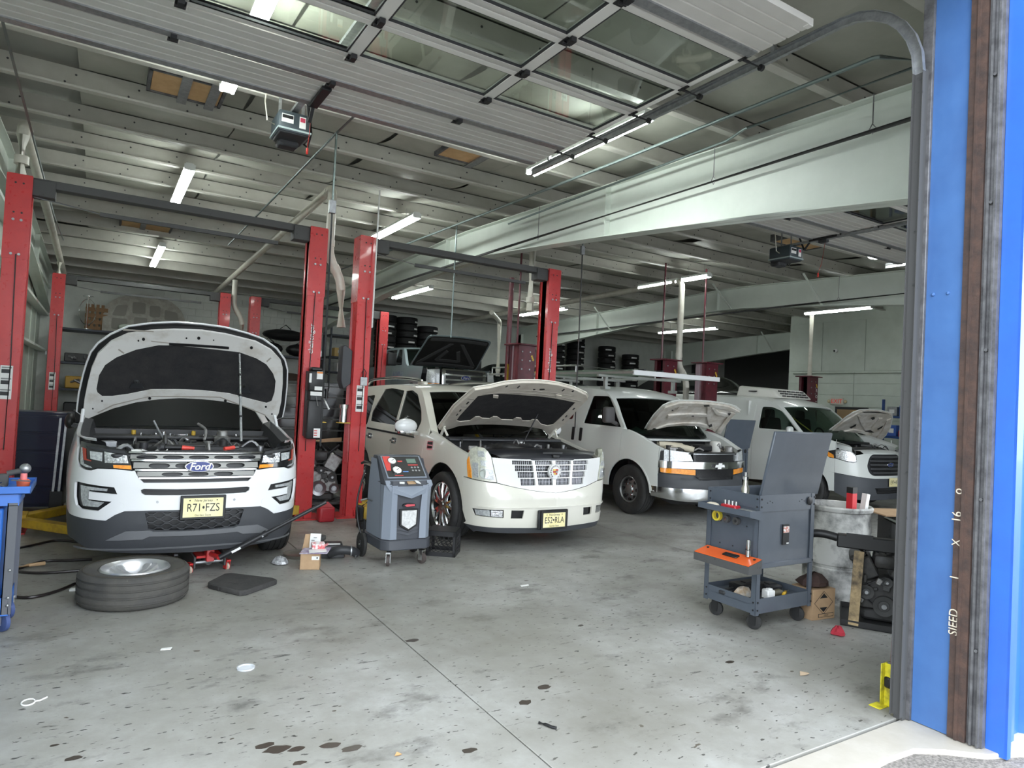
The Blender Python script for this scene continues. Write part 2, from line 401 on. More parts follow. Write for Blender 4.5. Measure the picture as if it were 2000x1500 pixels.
# ---- walls
wl = tag(B().bb((XL-.15, 2.0, 0), (XL, YB+.15, 5.0)).build('wall_left', WALLG), kind='structure')
for k in range(14):        # ribbed sheet seams
    B().bb((XL, 2.6+k*1.3, 0), (XL+.012, 2.62+k*1.3, 4.3)).build('seam', WALLG, wl)
for z in (2.35, 3.25, 3.95):
    B().prism([(XL, z), (XL+.18, z), (XL+.18, z+.05), (XL+.165, z+.05), (XL+.165, z+.015), (XL, z+.015)], 'y', 2.2, YB).build('girt', RAFT, wl)
wb = tag(B().bb((XL, YB, 0), (XR, YB+.15, 5.0)).build('wall_back', BLOCK), kind='structure')
bl = B().bb((.005, -.02, .005), (.4, .01, .198)).mesh('block', .004); k = 0
for r in range(8):          # block courses as far as they show above the shelves
    for c in range(18):
        o = link('block', bl, BLOCK, wb, 0); o.location = (1.6+c*.405-(.2 if r % 2 else 0), YB, 2.6+r*.203)
wr = tag(B().bb((18., 2.0, 0), (18.15, 13.1, 5.0)).build('wall_right', WALLG), kind='structure')
y = 4.2
for k, w in enumerate((1.3, 1.3, 1.3, 1.3, 1.3, 1.3, 1.1)):
    B().bb((17.975, y+.01, 3.02), (18.0, y+w-.01, 4.45)).build('panel', WALLG, wr, bevel=.004); y += w
for r in range(8):
    y = 4.2
    for k, w in enumerate((2.2, 2.4, 2.2, 2.1)):
        B().bb((17.98, y+.006, .36+r*.33), (18.0, y+w-.006, .36+(r+1)*.33-.012)).build('board', WALLG, wr, bevel=.003); y += w
tag(B().bb((18.15, 12.95, 0), (XR, 13.1, 5.0)).build('wall_partition', WALLG), kind='structure')
tag(B().bb((XR, 12.95, 0), (XR+.15, YB+.15, 5.0)).build('wall_far_right', M('dark_wall', (.10, .10, .10), .8)), kind='structure')
# the front wall: piers and header round the two door openings
D1 = (-.85, 3.77); D2 = (6.2, 10.82); HD = 4.28
wf = B()
wf.bb((XL-.15, 1.72, 0), (D1[0]-.1, 2.0, 5)); wf.bb((4.09, 1.74, 0), (D2[0]-.15, 2.02, 5)); wf.bb((D2[1]+.15, 1.72, 0), (18.15, 2.0, 5))
wf.bb((D1[0]-.1, 1.72, HD), (4.09, 2.0, 5)); wf.bb((D2[0]-.15, 1.72, HD), (D2[1]+.15, 2.0, 5))
tag(wf.build('wall_front', WALLG), kind='structure')
# ---- right jamb of the near opening
jb = tag(B().bb((4.045, 1.86, 0), (4.085, 2.07, 4.28)).build('trim_1', BLUEP), kind='structure')
B().bb((4.02, 2.055, 0), (4.045, 2.115, 4.2)).build('jamb_angle', GREYST, jb, bevel=.003)
b = B(); b.bb((3.985, 2.075, 0), (4.02, 2.125, 3.75)); b.build('track_angle', BLKST, jb)
b = B(); b.bb((4.03, 1.775, 0), (4.085, 1.862, 4.28)); b.bb((4.02, 1.81, 0), (4.035, 1.825, 4.28)); b.build('rusted_angle', RUST, jb)
b = B(); b.bb((4.05, 1.70, 0), (4.085, 1.775, 4.28)); b.bb((4.03, 1.745, 0), (4.06, 1.757, 4.28)); b.bb((4.03, 1.712, 0), (4.06, 1.722, 4.28)); b.build('old_channel', GREYST, jb)
for z in (.5, 1.3, 2.1, 2.9, 3.6): B().cyl((4.03, 1.735, z), (4.05, 1.735, z), .009, 8).build('rivet', GREYST, jb)
for dy in (.04, .12):
    B().ball((4.045, 1.9+dy, 2.43), .011, 8, 6).build('bolt_head', BLUEP, jb)
CHALK = M('chalk_marks', (.62, .56, .45), .9)
for s, z, h in (('o', 1.33, .07), ('16', 1.19, .07), ('X', 1.05, .06), ('1', .86, .07), ('SIEED', .62, .065)):
    textmesh('chalk_mark', s, h, CHALK, jb, (4.028, 1.845, z), (PI/2, -PI/2, -PI/2), .0008, .9)
# blue corrugated siding outside
sd = tag(B().bb((4.088, 1.60, -.02), (4.10, 1.70, 4.4)).build('trim_2', SIDE), kind='structure')
B().bb((4.088, 1.60, -.02), (4.13, 1.612, 4.4)).build('flashing', SIDE, sd)
x = 4.13; pts = []
for k in range(10): pts += [(x, 1.70), (x+.10, 1.70), (x+.125, 1.665), (x+.20, 1.665), (x+.225, 1.70)]; x += .24
B().prism(pts+[(p[0], p[1]+.004) for p in pts[::-1]], 'z', -.01, 5.).build('siding_sheet', SIDE, sd)
# ================================================================== overhead doors
DOORM = M('door_section_paint', (.60, .59, .56), .45, n=(3, (.53, .52, .49), .3, .7))
DALU = M('door_stile_paint', (.66, .65, .62), .42)
PANE = glassmat('door_pane', (.93, .96, .94), .6, .015)
HINGE = M('hinge_black', (.02, .02, .022), .45, .3)
def overhead_door(x0, x1, zt, label, rows, full=True):
    t = thing('overhead_door', label, 'garage door', (x0, 0, 0))
    w = x1-x0; n = 4; st = [w*i/n for i in range(n+1)]
    for k, (y0, y1, kind) in enumerate(rows):
        if kind == 's':                # ribbed solid section
            pts = []; m = 5; h = (y1-y0-.02)/m
            for i in range(m): a = y0+.01+i*h; pts += [(a, zt), (a+h*.82, zt), (a+h*.88, zt+.008), (a+h*.94, zt+.008)]
            pts.append((y1-.01, zt))
            s = B().prism(pts+[(p[0], zt+.045) for p in pts[::-1]], 'x', 0, w).build('section', DOORM, t)
            B().prism([(y1-.11, zt-.012), (y1-.03, zt-.012), (y1-.03, zt), (y1-.11, zt)], 'x', .02, w-.02).build('strut', GALV, s)
            for x in st: B().bb((max(0, x-.045), y0+.01, zt-.006), (min(w, x+.045), y0+.05, zt)).build('end_stile', DALU, s)
        else:
            b = B(); b.bb((0, y0+.004, zt), (w, y0+.062, zt+.045)); b.bb((0, y1-.062, zt), (w, y1-.004, zt+.045))
            for x in st: b.bb((max(0, x-.045), y0+.062, zt), (min(w, x+.045), y1-.062, zt+.045))
            s = b.build('section', DALU, t, bevel=.004)
            for i in range(n):
                B().bb((st[i]+.045, y0+.062, zt+.02), (st[i+1]-.045, y1-.062, zt+.026)).build('pane', PANE, s)
                g = B()
                a, c, d, e = st[i]+.045, st[i+1]-.045, y0+.062, y1-.062
                g.bb((a, d, zt+.004), (c, d+.012, zt+.02)); g.bb((a, e-.012, zt+.004), (c, e, zt+.02)); g.bb((a, d, zt+.004), (a+.012, e, zt+.02)); g.bb((c-.012, d, zt+.004), (c, e, zt+.02))
                g.build('glazing_bead', DRK, s)
    for k, (y0, y1, kind) in enumerate(rows[1:]):
        for x in st:
            h = B(); h.bb((max(.01, x-.035), y0-.05, zt-.008), (min(w-.01, x+.035), y0+.05, zt)); h.cyl((x-.03, y0, zt-.018), (x+.03, y0, zt-.018), .011, 8)
            if x in (0, w): h.cyl((x, y0, zt-.018), (x+(.17 if x else -.07), y0, zt-.018), .006, 6); h.cyl((x+(.145 if x else -.05), y0, zt-.018), (x+(.17 if x else -.075), y0, zt-.018), .024, 10)
            elif full: h.bb((x-.02, y0-.09, zt-.04), (x+.02, y0-.03, zt-.006))
            h.build('hinge', HINGE, t)
    # tracks: vertical, bend, horizontal
    for sx in (-.075, w+.19):
        path = [(sx, 2.09, .03), (sx, 2.09, 1.8), (sx, 2.09, 3.55)]+[(sx, 2.09+.5*(1-math.cos(a)), 3.72+.52*math.sin(a)) for a in np.linspace(0, PI/2, 8)]+[(sx, 4., zt+.02), (sx, 6.25, zt+.03)]
        rows_ = []
        for i, p in enumerate(path):
            q = Vector(path[min(i+1, len(path)-1)])-Vector(path[max(i-1, 0)]); q.normalize(); nn = Vector((0, -q.z, q.y))
            P = Vector(p); s_ = 1 if sx < 0 else -1
            rows_.append([tuple(P+nn*.03), tuple(P+nn*.03+Vector((s_*.03, 0, 0))), tuple(P+nn*.027+Vector((s_*.03, 0, 0))), tuple(P+nn*.027+Vector((s_*.003, 0, 0))), tuple(P-nn*.027+Vector((s_*.003, 0, 0))), tuple(P-nn*.027+Vector((s_*.03, 0, 0))), tuple(P-nn*.03+Vector((s_*.03, 0, 0))), tuple(P-nn*.03)])
        B().loft(rows_[:4], cu=True).build('vertical_track', BLKST, t); B().loft(rows_[3:], cu=True).build('track', GALV, t)
        a = B(); a.bb((sx-.02 if sx < 0 else sx, 2.7, zt+.05), (sx if sx < 0 else sx+.02, 6.25, zt+.09)); a.build('track_angle', GREYST, t)
        for y in (3.1, 5.9): B().bb((sx-.015, y, zt+.06), (sx+.015, y+.03, zr(y)+.02)).build('track_hanger', GALV, t)
    sp = B().cyl((-.1, 2.3, 4.47), (w+.1, 2.3, 4.47), .015, 10).build('torsion_shaft', STEEL, t)
    for a, c in ((.5, 1.5), (w-1.5, w-.5)):
        pts = [(a+(c-a)*i/120, 2.3+.035*math.cos(i*1.2), 4.47+.035*math.sin(i*1.2)) for i in range(121)]
        B().tube(pts, .008, 5).build('torsion_spring', BLKST, sp)
    return t
rows = [(2.66, 3.19, 's'), (3.19, 3.77, 'g'), (3.77, 4.35, 'g'), (4.35, 4.93, 'g'), (4.93, 5.45, 's'), (5.45, 5.97, 's')]
d1 = overhead_door(D1[0]+.02, D1[1], 4.2, 'raised sectional door with three rows of glass panes over the near opening', rows)
d2 = overhead_door(D2[0], D2[1]-.02, 4.2, 'raised sectional door with glazed rows over the white vans', rows, False)
def opener(loc, label, red):
    t = thing('door_opener', label, 'door opener', loc)
    BODY = M('opener_body', (.045, .06, .07), .4); GRN = M('opener_trim', (.35, .42, .42), .4)
    b = B().box((0, 0, .2), (.30, .36, .2)).build('housing', BODY, t, bevel=.02, seg=2)
    B().box((0, 0, .105), (.27, .33, .03)).build('base_cover', DRK, t, bevel=.01)
    B().box((0, .12, .10), (.2, .16, .12)).build('light_cover', DRK, t, bevel=.02)
    B().box((0, 0, .125), (.312, .372, .018)).build('trim_band', GRN, t)
    B().box((-.07, -.182, .22), (.11, .004, .08)).build('label_plate', PAPER, b); B().box((-.07, -.185, .235), (.10, .003, .03)).build('label_print', BLK, b)
    B().box((.07, -.182, .21), (.06, .004, .11)).build('label_plate', PAPER, b); B().box((.07, -.185, .235), (.045, .003, .04)).build('label_print', M('label_red', (.5, .05, .1), .5), b)
    B().cyl((.155, .02, .17), (.155, .14, .17), .05, 12).build('motor_side', BLK, t)
    B().tube([(.17, -.05, .3), (.2, 0, .2), (.19, .08, .08), (.16, .12, .12)], .012, 6).build('cable', BLK, t)
    B().tube([(-.15, 0, .2), (-.22, 0, .22), (-.25, .0, .4), (-.24, .02, .5)], .007, 6).build('power_cord', PVC, t)
    z2 = zr(loc[1])+.03-loc[2]
    for s in (-.11, .11):
        h = B().bar((s, 0, .28), (s, 0, z2), .03, .004, (0, 1, 0)); h.build('hanger', GALV, t)
    r = B(); r.bb((-.03, -4.2, .31), (.03, .05, .34)); r.build('rail', GALV, t)
    B().box((0, -.6, .30), (.06, .12, .05)).build('trolley', DRK, t)
    B().tube([(.04, -.6, .3), (.05, -.55, .0), (.05, -.5, -.13)], .003, 5).build('release_cord', M('red_cord', (.4, .03, .02), .6), t)
    B().box((.05, -.5, -.16), (.02, .02, .06)).build('release_handle', M('red_handle', (.6, .03, .02), .5), t, bevel=.005)
    return t
opener((1.46, 6.75, 4.05), 'boxy dark door opener with paper labels over the near bay', 1)
opener((8.5, 6.32, 3.85), 'dark door opener hanging on two straps above the white vans', 1)
# bent black door arms screwed to the last sections
for dt, x in ((d1, 1.46-D1[0]-.02), (d2, 8.5-D2[0])):
    B().bb((x-.04, 5.5, 4.165), (x+.04, 5.93, 4.197)).build('arm_bracket', HINGE, dt, bevel=.006)
    b = B(); b.bar((x, 5.93, 4.17), (x, 6.02, 4.07), .03, .012); b.bar((x, 6.02, 4.07), (x, 6.12, 4.30), .03, .012); b.build('arm', HINGE, dt)

# ================================================================== light fixtures
FIXM = M('fixture_enamel', (.72, .74, .72), .4)
def fixture(a, b, label, two=True):
    a, b = Vector(a), Vector(b); L = (b-a).length; rz = math.atan2(b.y-a.y, b.x-a.x)
    t = thing('fluorescent_light', label, 'ceiling light', a, rz, 'fluorescent lights under the roof')
    h = B().prism([(-.06, .03), (.06, .03), (.045, .075), (-.045, .075)], 'x', 0, L).build('housing', FIXM, t)
    for e in (0, L): B().box((e, 0, .02), (.02, .13, .07)).build('lamp_holder', FIXM, t)
    for s in ((-.045, .045) if two else (0,)):
        B().cyl((.012, s, -.005), (L-.012, s, -.005), .019, 10).build('tube', TUBEM, t)
    for e in (L*.2, L*.8):
        z = zr(a.y+(b.y-a.y)*e/L)-a.z
        if z > .09: B().cyl((e, 0, .07), (e, 0, z+.01), .003, 5).build('hanger_wire', STEEL, t)
    return t
def fx(p, q, z, label, L=None, two=True):
    a, b = Vector(PZ(*p, z)), Vector(PZ(*q, z)); x = (a.x+b.x)/2
    y0, y1 = sorted((a.y, b.y))
    if L: y1 = y0+L
    return fixture((x, y0, z), (x, y1, z), label, two)
fx((1275, 232), (1030, 338), 4.38, 'long twin-tube light beside the near door track')
fixture((.86, 4.35, 4.43), (.86, 6.7, 4.43), 'twin-tube light seen through glass panes of the near door')
fx((372, 330), (345, 387), 4.42, 'twin-tube light above the overhead bar of the first red lift', 2.2)
fx((315, 480), (300, 520), 4.42, 'twin-tube light near the back wall shelves', None)
fx((817, 424), (740, 460), 4.42, 'tube light over the cream luxury suv', 2.2)
fx((838, 562), (773, 583), 4.30, 'tube light over the silver pickup', None)
fx((1390, 540), (1330, 547), 4.36, 'tube light end to end with another over the cargo van', None)
fx((1325, 550), (1250, 563), 4.36, 'tube light touching the white exhaust drop pipe', None)
fx((1390, 640), (1298, 652), 4.22, 'tube light low over the maroon lift posts', None)
fx((1100, 602), (1023, 617), 4.3, 'tube light behind the fourth red lift post', None)
fx((1712, 603), (1565, 612), 4.25, 'tube light in front of pale green side wall', None, False)
l = thing('bulb_light', 'short round-ended lamp under door above the vans', 'ceiling light', PZ(1712, 504, 4.32))
B().lathe([(0, .0), (.10, .0), (.13, .03), (.10, .06), (0, .06)], n=20).build('diffuser', TUBEM, l); B().lathe([(.14, .04), (.14, .09), (.02, .1), (.02, .14), (0, .14)], n=20).build('cap', FIXM, l)
B().cyl((0, 0, .12), (0, 0, zr(6)-4.31), .01, 6).build('stem', STEEL, l)

# ================================================================== pipes and conduits
def pipe(name, pts, r, mat, label, cat='pipe', n=12, coup=()):
    t = thing(name, label, cat, pts[0]); o = Vector(pts[0])
    # round the corners
    P = [Vector(p)-o for p in pts]; out = [P[0]]
    for a, b, c in zip(P, P[1:], P[2:]):
        k = min(r*2.2, (b-a).length*.45, (c-b).length*.45); s, e = b+(a-b).normalized()*k, b+(c-b).normalized()*k
        for i in range(6): q = i/5; out.append(s*(1-q)**2+b*2*q*(1-q)+e*q*q)
    out.append(P[-1]); B().tube(out, r, n).build('pipe_run', mat, t)
    for i in coup:
        a, b = P[i], P[i+1]; d = (b-a).normalized(); B().cyl(a+d*r*2.2, a+d*(r*2.2+.09), r*1.13, n).build('coupling', mat, t)
    return t
pipe('exhaust_pipe', [(-.85, 9.08, 3.87), (-.85, 9.08, 4.46), (-.86, 20., 4.22)], .062, PVC, 'white plastic exhaust pipe rising from first red post along left wall', coup=(0, 1))
pipe('exhaust_pipe', [(-.84, 17.1, 3.87), (-.84, 17.1, 4.13)], .055, PVC, 'short white plastic drop above rear left red post')
pipe('exhaust_pipe', [(2.84, 9.25, 2.6), (2.8, 9.25, 3.25), (2.6, 9.2, 3.55), (2.6, 9.2, 4.50), (2.57, 20., 4.22)], .062, PVC, 'white plastic exhaust pipe dropping between the two near red posts', coup=(1, 2, 3))
pipe('exhaust_pipe', [(2.85, 17.0, 2.7), (2.82, 17.0, 3.3), (2.62, 17.0, 3.6), (2.62, 17., 4.22)], .058, PVC, 'white plastic drop pipe between the two rear red posts', coup=(1, 2))
pipe('exhaust_pipe', [(6.02, 9.35, 3.2), (6.02, 9.35, 4.36), (6.0, 20., 4.26)], .062, PVC, 'white plastic exhaust pipe rising behind the fourth red post', coup=(0, 1))
pipe('exhaust_pipe', [(10.45, 10.05, .3), (10.45, 10.05, 2.3), (10.2, 10.05, 2.62), (10.2, 10.05, 4.36), (10.2, 20., 4.26)], .065, PVC, 'white plastic exhaust pipe dropping beside maroon posts by the vans', coup=(1, 2, 3))
pipe('exhaust_pipe', [PY(972, 735, 16.), PY(976, 628, 16.), PY(960, 610, 15.), ], .06, PVC, 'short white plastic drop pipe beside the silver pickup', coup=(0,))
pipe('gas_pipe', [(5.36, 2.3, 4.09), (5.36, 9.5, 4.12), (5.36, 19.5, 4.10)], .022, BLKST, 'thin black pipe run along the first steel rafter', n=8)
pipe('gas_pipe', [(12.76, 2.3, 4.09), (12.76, 9.5, 4.08), (12.76, 19.3, 3.95)], .022, BLKST, 'thin black pipe run along the rafter above the vans', n=8)
for X, lab in ((5.38, 'wire hanger on first rafter pipe'), (12.78, 'wire hanger on the vans rafter pipe')):
    for y, wh in ((3.2, 'near the front wall'), (4.9, 'at the near door end'), (8.2, 'past the near door end')):
        b = B(); b.tube([(X-.02, y, zr(y)), (X-.02, y, 4.16), (X-.02, y+.03, 4.11), (X-.02, y, 4.07), (X-.02, y-.03, 4.11), (X-.02, y, 4.15)], .005, 5); tag(b.build('pipe_hanger', STEEL), lab+' '+wh, 'hanger', 'wire pipe hangers')
CONM = M('conduit', (.20, .245, .24), .4, .7)
pipe('conduit', [(4.62, 2.25, 4.05), (4.62, 2.75, 4.30), (4.62, 5.6, 4.33), (4.62, 9.4, 4.40), (4.4, 15., 4.40)], .017, CONM, 'steel conduit run between near door track and first rafter', n=8)
pipe('conduit', [(5.1, 2.4, 4.36), (5.1, 4.3, 4.40), (5.2, 4.6, 4.40), (5.32, 9., 4.46)], .014, CONM, 'thin pale conduit along the top of first rafter', n=8)
pipe('conduit', [(2.0, 6.3, 4.42), (2.0, 7.06, 4.44), (2.0, 14., 4.44)], .014, CONM, 'thin steel conduit under roof between the two near lifts', n=8)
def drop(p, l, box, label, w=.012, m=CONM, tail=0.):
    t = thing('cord_drop', label, 'cord drop', p); B().cyl((0, 0, 0), (0, 0, -l), w, 8).build('drop_pipe', m, t)
    if box: B().box((0, 0, -l-.07), (.07, .05, .14)).build('outlet_box', GALV, t, bevel=.005)
    if tail: B().cyl((0, 0, -l-.14), (.02, 0, -l-tail), .01, 6).build('cord', BLK, t)
drop((2.0, 7.06, 4.44), .72, True, 'steel drop with outlet box between the two near lifts', tail=2.6)
drop((6.45, 8.55, 4.52), .3, True, 'steel drop with outlet box below first rafter', tail=2.9)
drop((4.72, 9.6, 4.45), 1.8, False, 'thin twin drop beside the first rafter', .012)
drop((3.15, 8.86, 4.5), 1.9, False, 'white conduit strapped to front of third red post', .012, WHT)
pipe('hanging_cable', [(-.75, 6.1, 4.3), (-.72, 8.5, 4.18), (-.7, 12.0, 4.1), (-.7, 15., 4.25)], .011, CONM, 'grey cable strung along left side under the roof', 'cable', 6)

# ================================================================== two-post lifts
STK = M('sticker_white', (.80, .80, .78), .5)
def sticker(parent, c, w, h, rows_=3, ax='y'):
    s = B().box(c, (w, .003, h)).build('warning_sticker', STK, parent)
    for i in range(rows_):
        zc = c[2]+h/2-(i+.5)*h/rows_
        B().box((c[0]-w*.05, c[1]-.002, zc), (w*.7, .003, h/rows_*.35)).build('print', BLK, s); B().box((c[0], c[1]-.002, zc+h/rows_*.32), (w*.8, .003, h/rows_*.12)).build('print', M('print_grey', (.25, .25, .25), .6), s)
def post(t, x, y, h, op, mat, w=.22, d=.27, joint=2.95, name='column'):
    """C-section column, open towards op (+1/-1 in x)"""
    b = B(); th = .012; a, c = (x-w/2, x+w/2)
    b.bb((a, y, 0), (c, y+th, h)); b.bb((a, y+d-th, 0), (c, y+d, h))
    bx = a if op > 0 else c-th; b.bb((bx, y+th, 0), (bx+th, y+d-th, h))
    for yy in (y+th, y+d-th-.06):
        lx = c-th if op > 0 else a; b.bb((lx, yy, 0), (lx+th, yy+.06, h))
    p = b.build(name, mat, t, bevel=.003)
    if joint:
        j = B(); j.bb((a-.006, y-.006, joint), (c+.006, y, h-.01)); j.bb((bx-.006 if op > 0 else bx+th, y, joint), (bx if op > 0 else bx+th+.006, y+d, h-.01)); j.build('extension_sleeve', mat, p)
        for z in (joint+.05, joint+.42):
            for dx in (-.035, .035): B().cyl((x+dx, y-.006, z), (x+dx, y-.02, z), .014, 8).build('bolt', GALV, p)
        for z in (joint+.50, joint+.82):
            for dx in (-.035, .035): B().cyl((x+dx, y-.004, z), (x+dx, y-.008, z), .011, 8).build('bolt_hole', BLK, p)
    B().bb((x-.26, y-.1, 0), (x+.26, y+d+.1, .018)).build('base_plate', mat, t, bevel=.003)
    for g in ([(y-.09, .018), (y, .018), (y, .12)], [(y+d+.09, .018), (y+d, .018), (y+d, .12)]): B().prism(g, 'x', x-.006, x+.006).build('gusset', mat, t)
    return p
def arms(t, x, y, s, zc, span=(.75, .95), mat=YEL):
    c = B(); c.bb((x-.09, y+.03, zc-.05), (x+.09, y+.24, zc+.5)); c.build('carriage', BLKST, t)
    c = B(); c.bb((x+s*.06, y-.03, zc-.05), (x+s*.26, y+.30, zc+.07)); c.build('arm_yoke', mat, t, bevel=.006)
    for dy, l, yo in ((-1, span[0], .04), (1, span[1], .23)):
        p = Vector((x+s*.2, y+yo, zc)); q = p+Vector((s*.62*l, dy*.75*l, 0)); q2 = p+(q-p)*1.35
        a = B().bar(p, q, .12, .09).build('arm', mat, t, bevel=.006); B().bar(p+(q-p)*.7, q2, .085, .065).build('arm_extension', mat, a)
        B().cyl(q2+Vector((0, 0, .02)), q2+Vector((0, 0, .11)), .06, 16).build('lift_pad', RUB, a)
def lift(name, label, xl, xr, y, h, mat, zc=.12, text=True, bar=True, stick=True, spans=((.75, .9), (.75, .9))):
    t = thing(name, label, 'car lift', ((xl+xr)/2, y, 0)); cx = (xl+xr)/2
    for x, s in ((xl-cx, 1), (xr-cx, -1)):
        p = post(t, x, 0, h, s, mat)
        if stick: sticker(p, (x+.0, -.009, 1.62), .11, .36, 3)
        arms(t, x, 0, s, zc, spans[0] if s > 0 else spans[1])
        B().tube([(x+s*.02, -.012, .9), (x+s*.03, -.014, 1.8), (x+s*.01, -.014, 3.)], .006, 5).build('hose', BLK, t)
        B().box((x-s*.14, .13, 2.2), (.02, .05, .08)).build('cable_clip', GALV, t)
    if bar:
        b = B(); b.bb((xl-cx+.1, .06, h-.09), (xr-cx-.1, .2, h)); b.build('overhead_beam', BLKST, t, bevel=.005)
        for x, s in ((xl-cx, 1), (xr-cx, -1)): b = B(); b.bb((x+s*.11, .03, h-.2), (x+s*.32, .22, h-.02)); b.build('beam_bracket', BLKST, t, bevel=.006)
        B().bb((xl-cx+.75, .09, h-.30), (xr-cx-.5, .13, h-.255)).build('shutoff_bar', BLKST, t); B().cyl((xl-cx+.12, .1, h-.2), (xl-cx+.8, .1, h-.28), .008, 6).build('shutoff_rod', STEEL, t)
    if text:
        textmesh('brand_lettering', 'challenger', .085, PAPER, t, (xr-cx-.025, -.004, 2.38), (PI/2, -PI/2, 0), .001, 1.15, bold=.001)
    return t
lf1 = lift('two_post_lift', 'red two-post lift around the white suv with the long open hood', -.84, 2.385, 8.95, 3.87, RED, spans=((1.0, .7), (.8, .8)))
lf2 = lift('two_post_lift', 'red two-post lift around the cream luxury suv', 3.065, 6.22, 8.95, 3.87, RED)
lf3 = lift('two_post_lift', 'red two-post lift in back row by the left wall', -.82, 2.42, 16.9, 3.87, RED, text=False)
lf4 = lift('two_post_lift', 'red two-post lift in back row beside the silver pickup', 3.1, 6.34, 16.9, 3.87, RED, text=False)
# power unit on the second near post
px_ = 2.385; ox = px_+.03-lf1.location.x; pu = B().box((0, -.09, .62), (.20, .18, .27)).build('power_unit_motor', BLK, lf1, bevel=.03, seg=2); pu.location = (ox, -.02, 1.2)
B().box((0, -.08, .78), (.15, .14, .05)).build('motor_cap', BLK, pu, bevel=.015)
B().box((0, -.09, .43), (.15, .14, .12)).build('valve_block', DRK, pu, bevel=.008)
B().box((0, -.09, .12), (.19, .17, .50)).build('oil_tank', BLK, pu, bevel=.02, seg=2)
for c, w, h, m in (((.03, -.183, .70), .08, .10, STK), ((-.09, -.183, .66), .03, .12, STK), ((.02, -.183, .53), .10, .05, STK), ((.0, -.165, .46), .15, .05, STK), ((.04, -.178, -.05), .10, .12, STK)):
    B().box(c, (w, .004, h)).build('sticker', m, pu)
B().box((.03, -.186, .735), (.075, .003, .022)).build('sticker_band', M('orange_print', (.75, .25, .05), .5), pu)
for i in range(3): B().box((.015, -.181, -.02-.03*i), (.04, .003, .012)).build('sticker_print', M('red_print', (.6, .05, .04), .5), pu)
B().cyl((0, -.17, .42), (.02, -.2, .30), .007, 6).build('release_lever', STEEL, pu)
B().tube([(.08, -.05, .45), (.15, -.08, .36), (.20, -.1, .26)], .012, 6).build('lever_grip', PAPER, pu)
B().tube([(.08, -.05, .76), (.18, -.06, .72), (.19, -.06, .55), (.17, -.06, .45)], .01, 6).build('power_cord', BLK, pu)
B().lathe([(0, 0), (.022, 0), (.022, .1), (.03, .1), (.03, .13), (0, .13)], c=(.165, -.06, .40), n=12).build('plug', BLK, pu)
b = B(); b.bb((-.10, -.02, -.1), (.10, .02, .75)); b.build('mount_plate', BLKST, pu)
# pad holders of silver cups on the near posts
for xx, lab in ((2.385+.16, 'silver lift adapter cup on yellow ring of second red post'), (3.065-.19, 'silver lift adapter cup on yellow ring of third red post')):
    t = thing('adapter_cup', lab, 'lift adapter', (xx, 9.02, 1.28), 0, 'adapter cups on lift posts')
    s = .035 if xx < 2.7 else .06
    B().lathe([(0, 0), (s, 0), (s, .2), (s*1.2, .2), (s*1.2, .25), (0, .25)], n=16).build('cup', CHR, t); B().bb((-.08, -.06, -.005), (.08, .06, .008)).build('ring', YEL, t)
t = thing('control_cover', 'dark angular cable cover on side of third red post', 'cover', (2.94, 8.99, 1.72))
B().prism([(-.10, .02), (0, .1), (0, .55), (-.10, .62), (-.14, .60), (-.14, .14)], 'y', 0, .18).build('cover_shell', CLAD, t, bevel=.008)
t = thing('key_tag', 'small padlock tag hanging on third red post', 'tag', (3.1, 8.93, 1.86)); B().box((0, 0, 0), (.10, .01, .12)).build('tag_plate', GALV, t, bevel=.004); B().tube([(-.02, 0, .06), (-.03, 0, .12), (0, 0, .17), (.03, 0, .12), (.02, 0, .06)], .006, 6).build('shackle', BLK, t)
# short maroon posts
def mpost(x, y, s, label, pole=True, mast=False):
    t = thing('maroon_lift_post', label, 'lift post', (x, y, 0))
    p = post(t, 0, -.13, 2.66, s, MAR, .34, .3, 0)
    B().bb((-.26, -.2, 2.66), (.24, .22, 2.685)).build('top_plate', MAR, t, bevel=.003)
    for z in (2.25, 2.4, 2.55):
        for dx in (-.1, .06): B().cyl((dx, -.13, z), (dx, -.142, z), .014, 8).build('bolt', GALV, p)
    B().cyl((-s*.05, 0, .1), (-s*.05, 0, 2.5), .05, 14).build('cylinder', BLKST, t); arms(t, 0, -.13, s, .12)
    for c, z, h in ((('R', 2.33, .11), ('O', 2.18, .11), ('T', 2.03, .11)) if x > 14 else ()): textmesh('lettering', c, h, PAPER, t, (.115, -.1315, z), (PI/2, 0, 0), .001)
    e = B()
    for k in range(3): e.box((.115+.015*(k-1), -.132, 2.48-.03*k), (.03, .003, .035), (0, .6, 0))
    e.build('emblem', M('emblem_yellow', (.75, .5, .05), .5), t)
    if pole: B().cyl((-.1, .05, 2.685), (-.1, .05, zr(y)), .018, 8).build('conduit_pole', MAR, t)
    if mast: B().cyl((-.05, .42, 0), (-.05, .42, 3.9), .045, 12).build('mast', MAR, t); B().cyl((.3, .42, 0), (.3, .42, 2.68), .13, 14).build('cylinder_body', MAR, t); B().box((-.05, .37, 2.2), (.07, .01, .3)).build('mast_sticker', YEL, t)
    return t
mpost(6.25, 9.85, 1, 'short maroon lift post half hidden by fourth red post', mast=True); mpost(9.72, 9.9, -1, 'short maroon lift post right beside the cargo van')
mpost(10.68, 9.7, 1, 'short maroon lift post nearest the refrigerated van'); mpost(15.1, 10.4, -1, 'short maroon lift post in front of pale green wall', False); pipe('exhaust_pipe', [(15.32, 10.55, 2.7), (15.32, 10.55, 4.3)], .055, PVC, 'white plastic pole above the maroon post by pale wall')
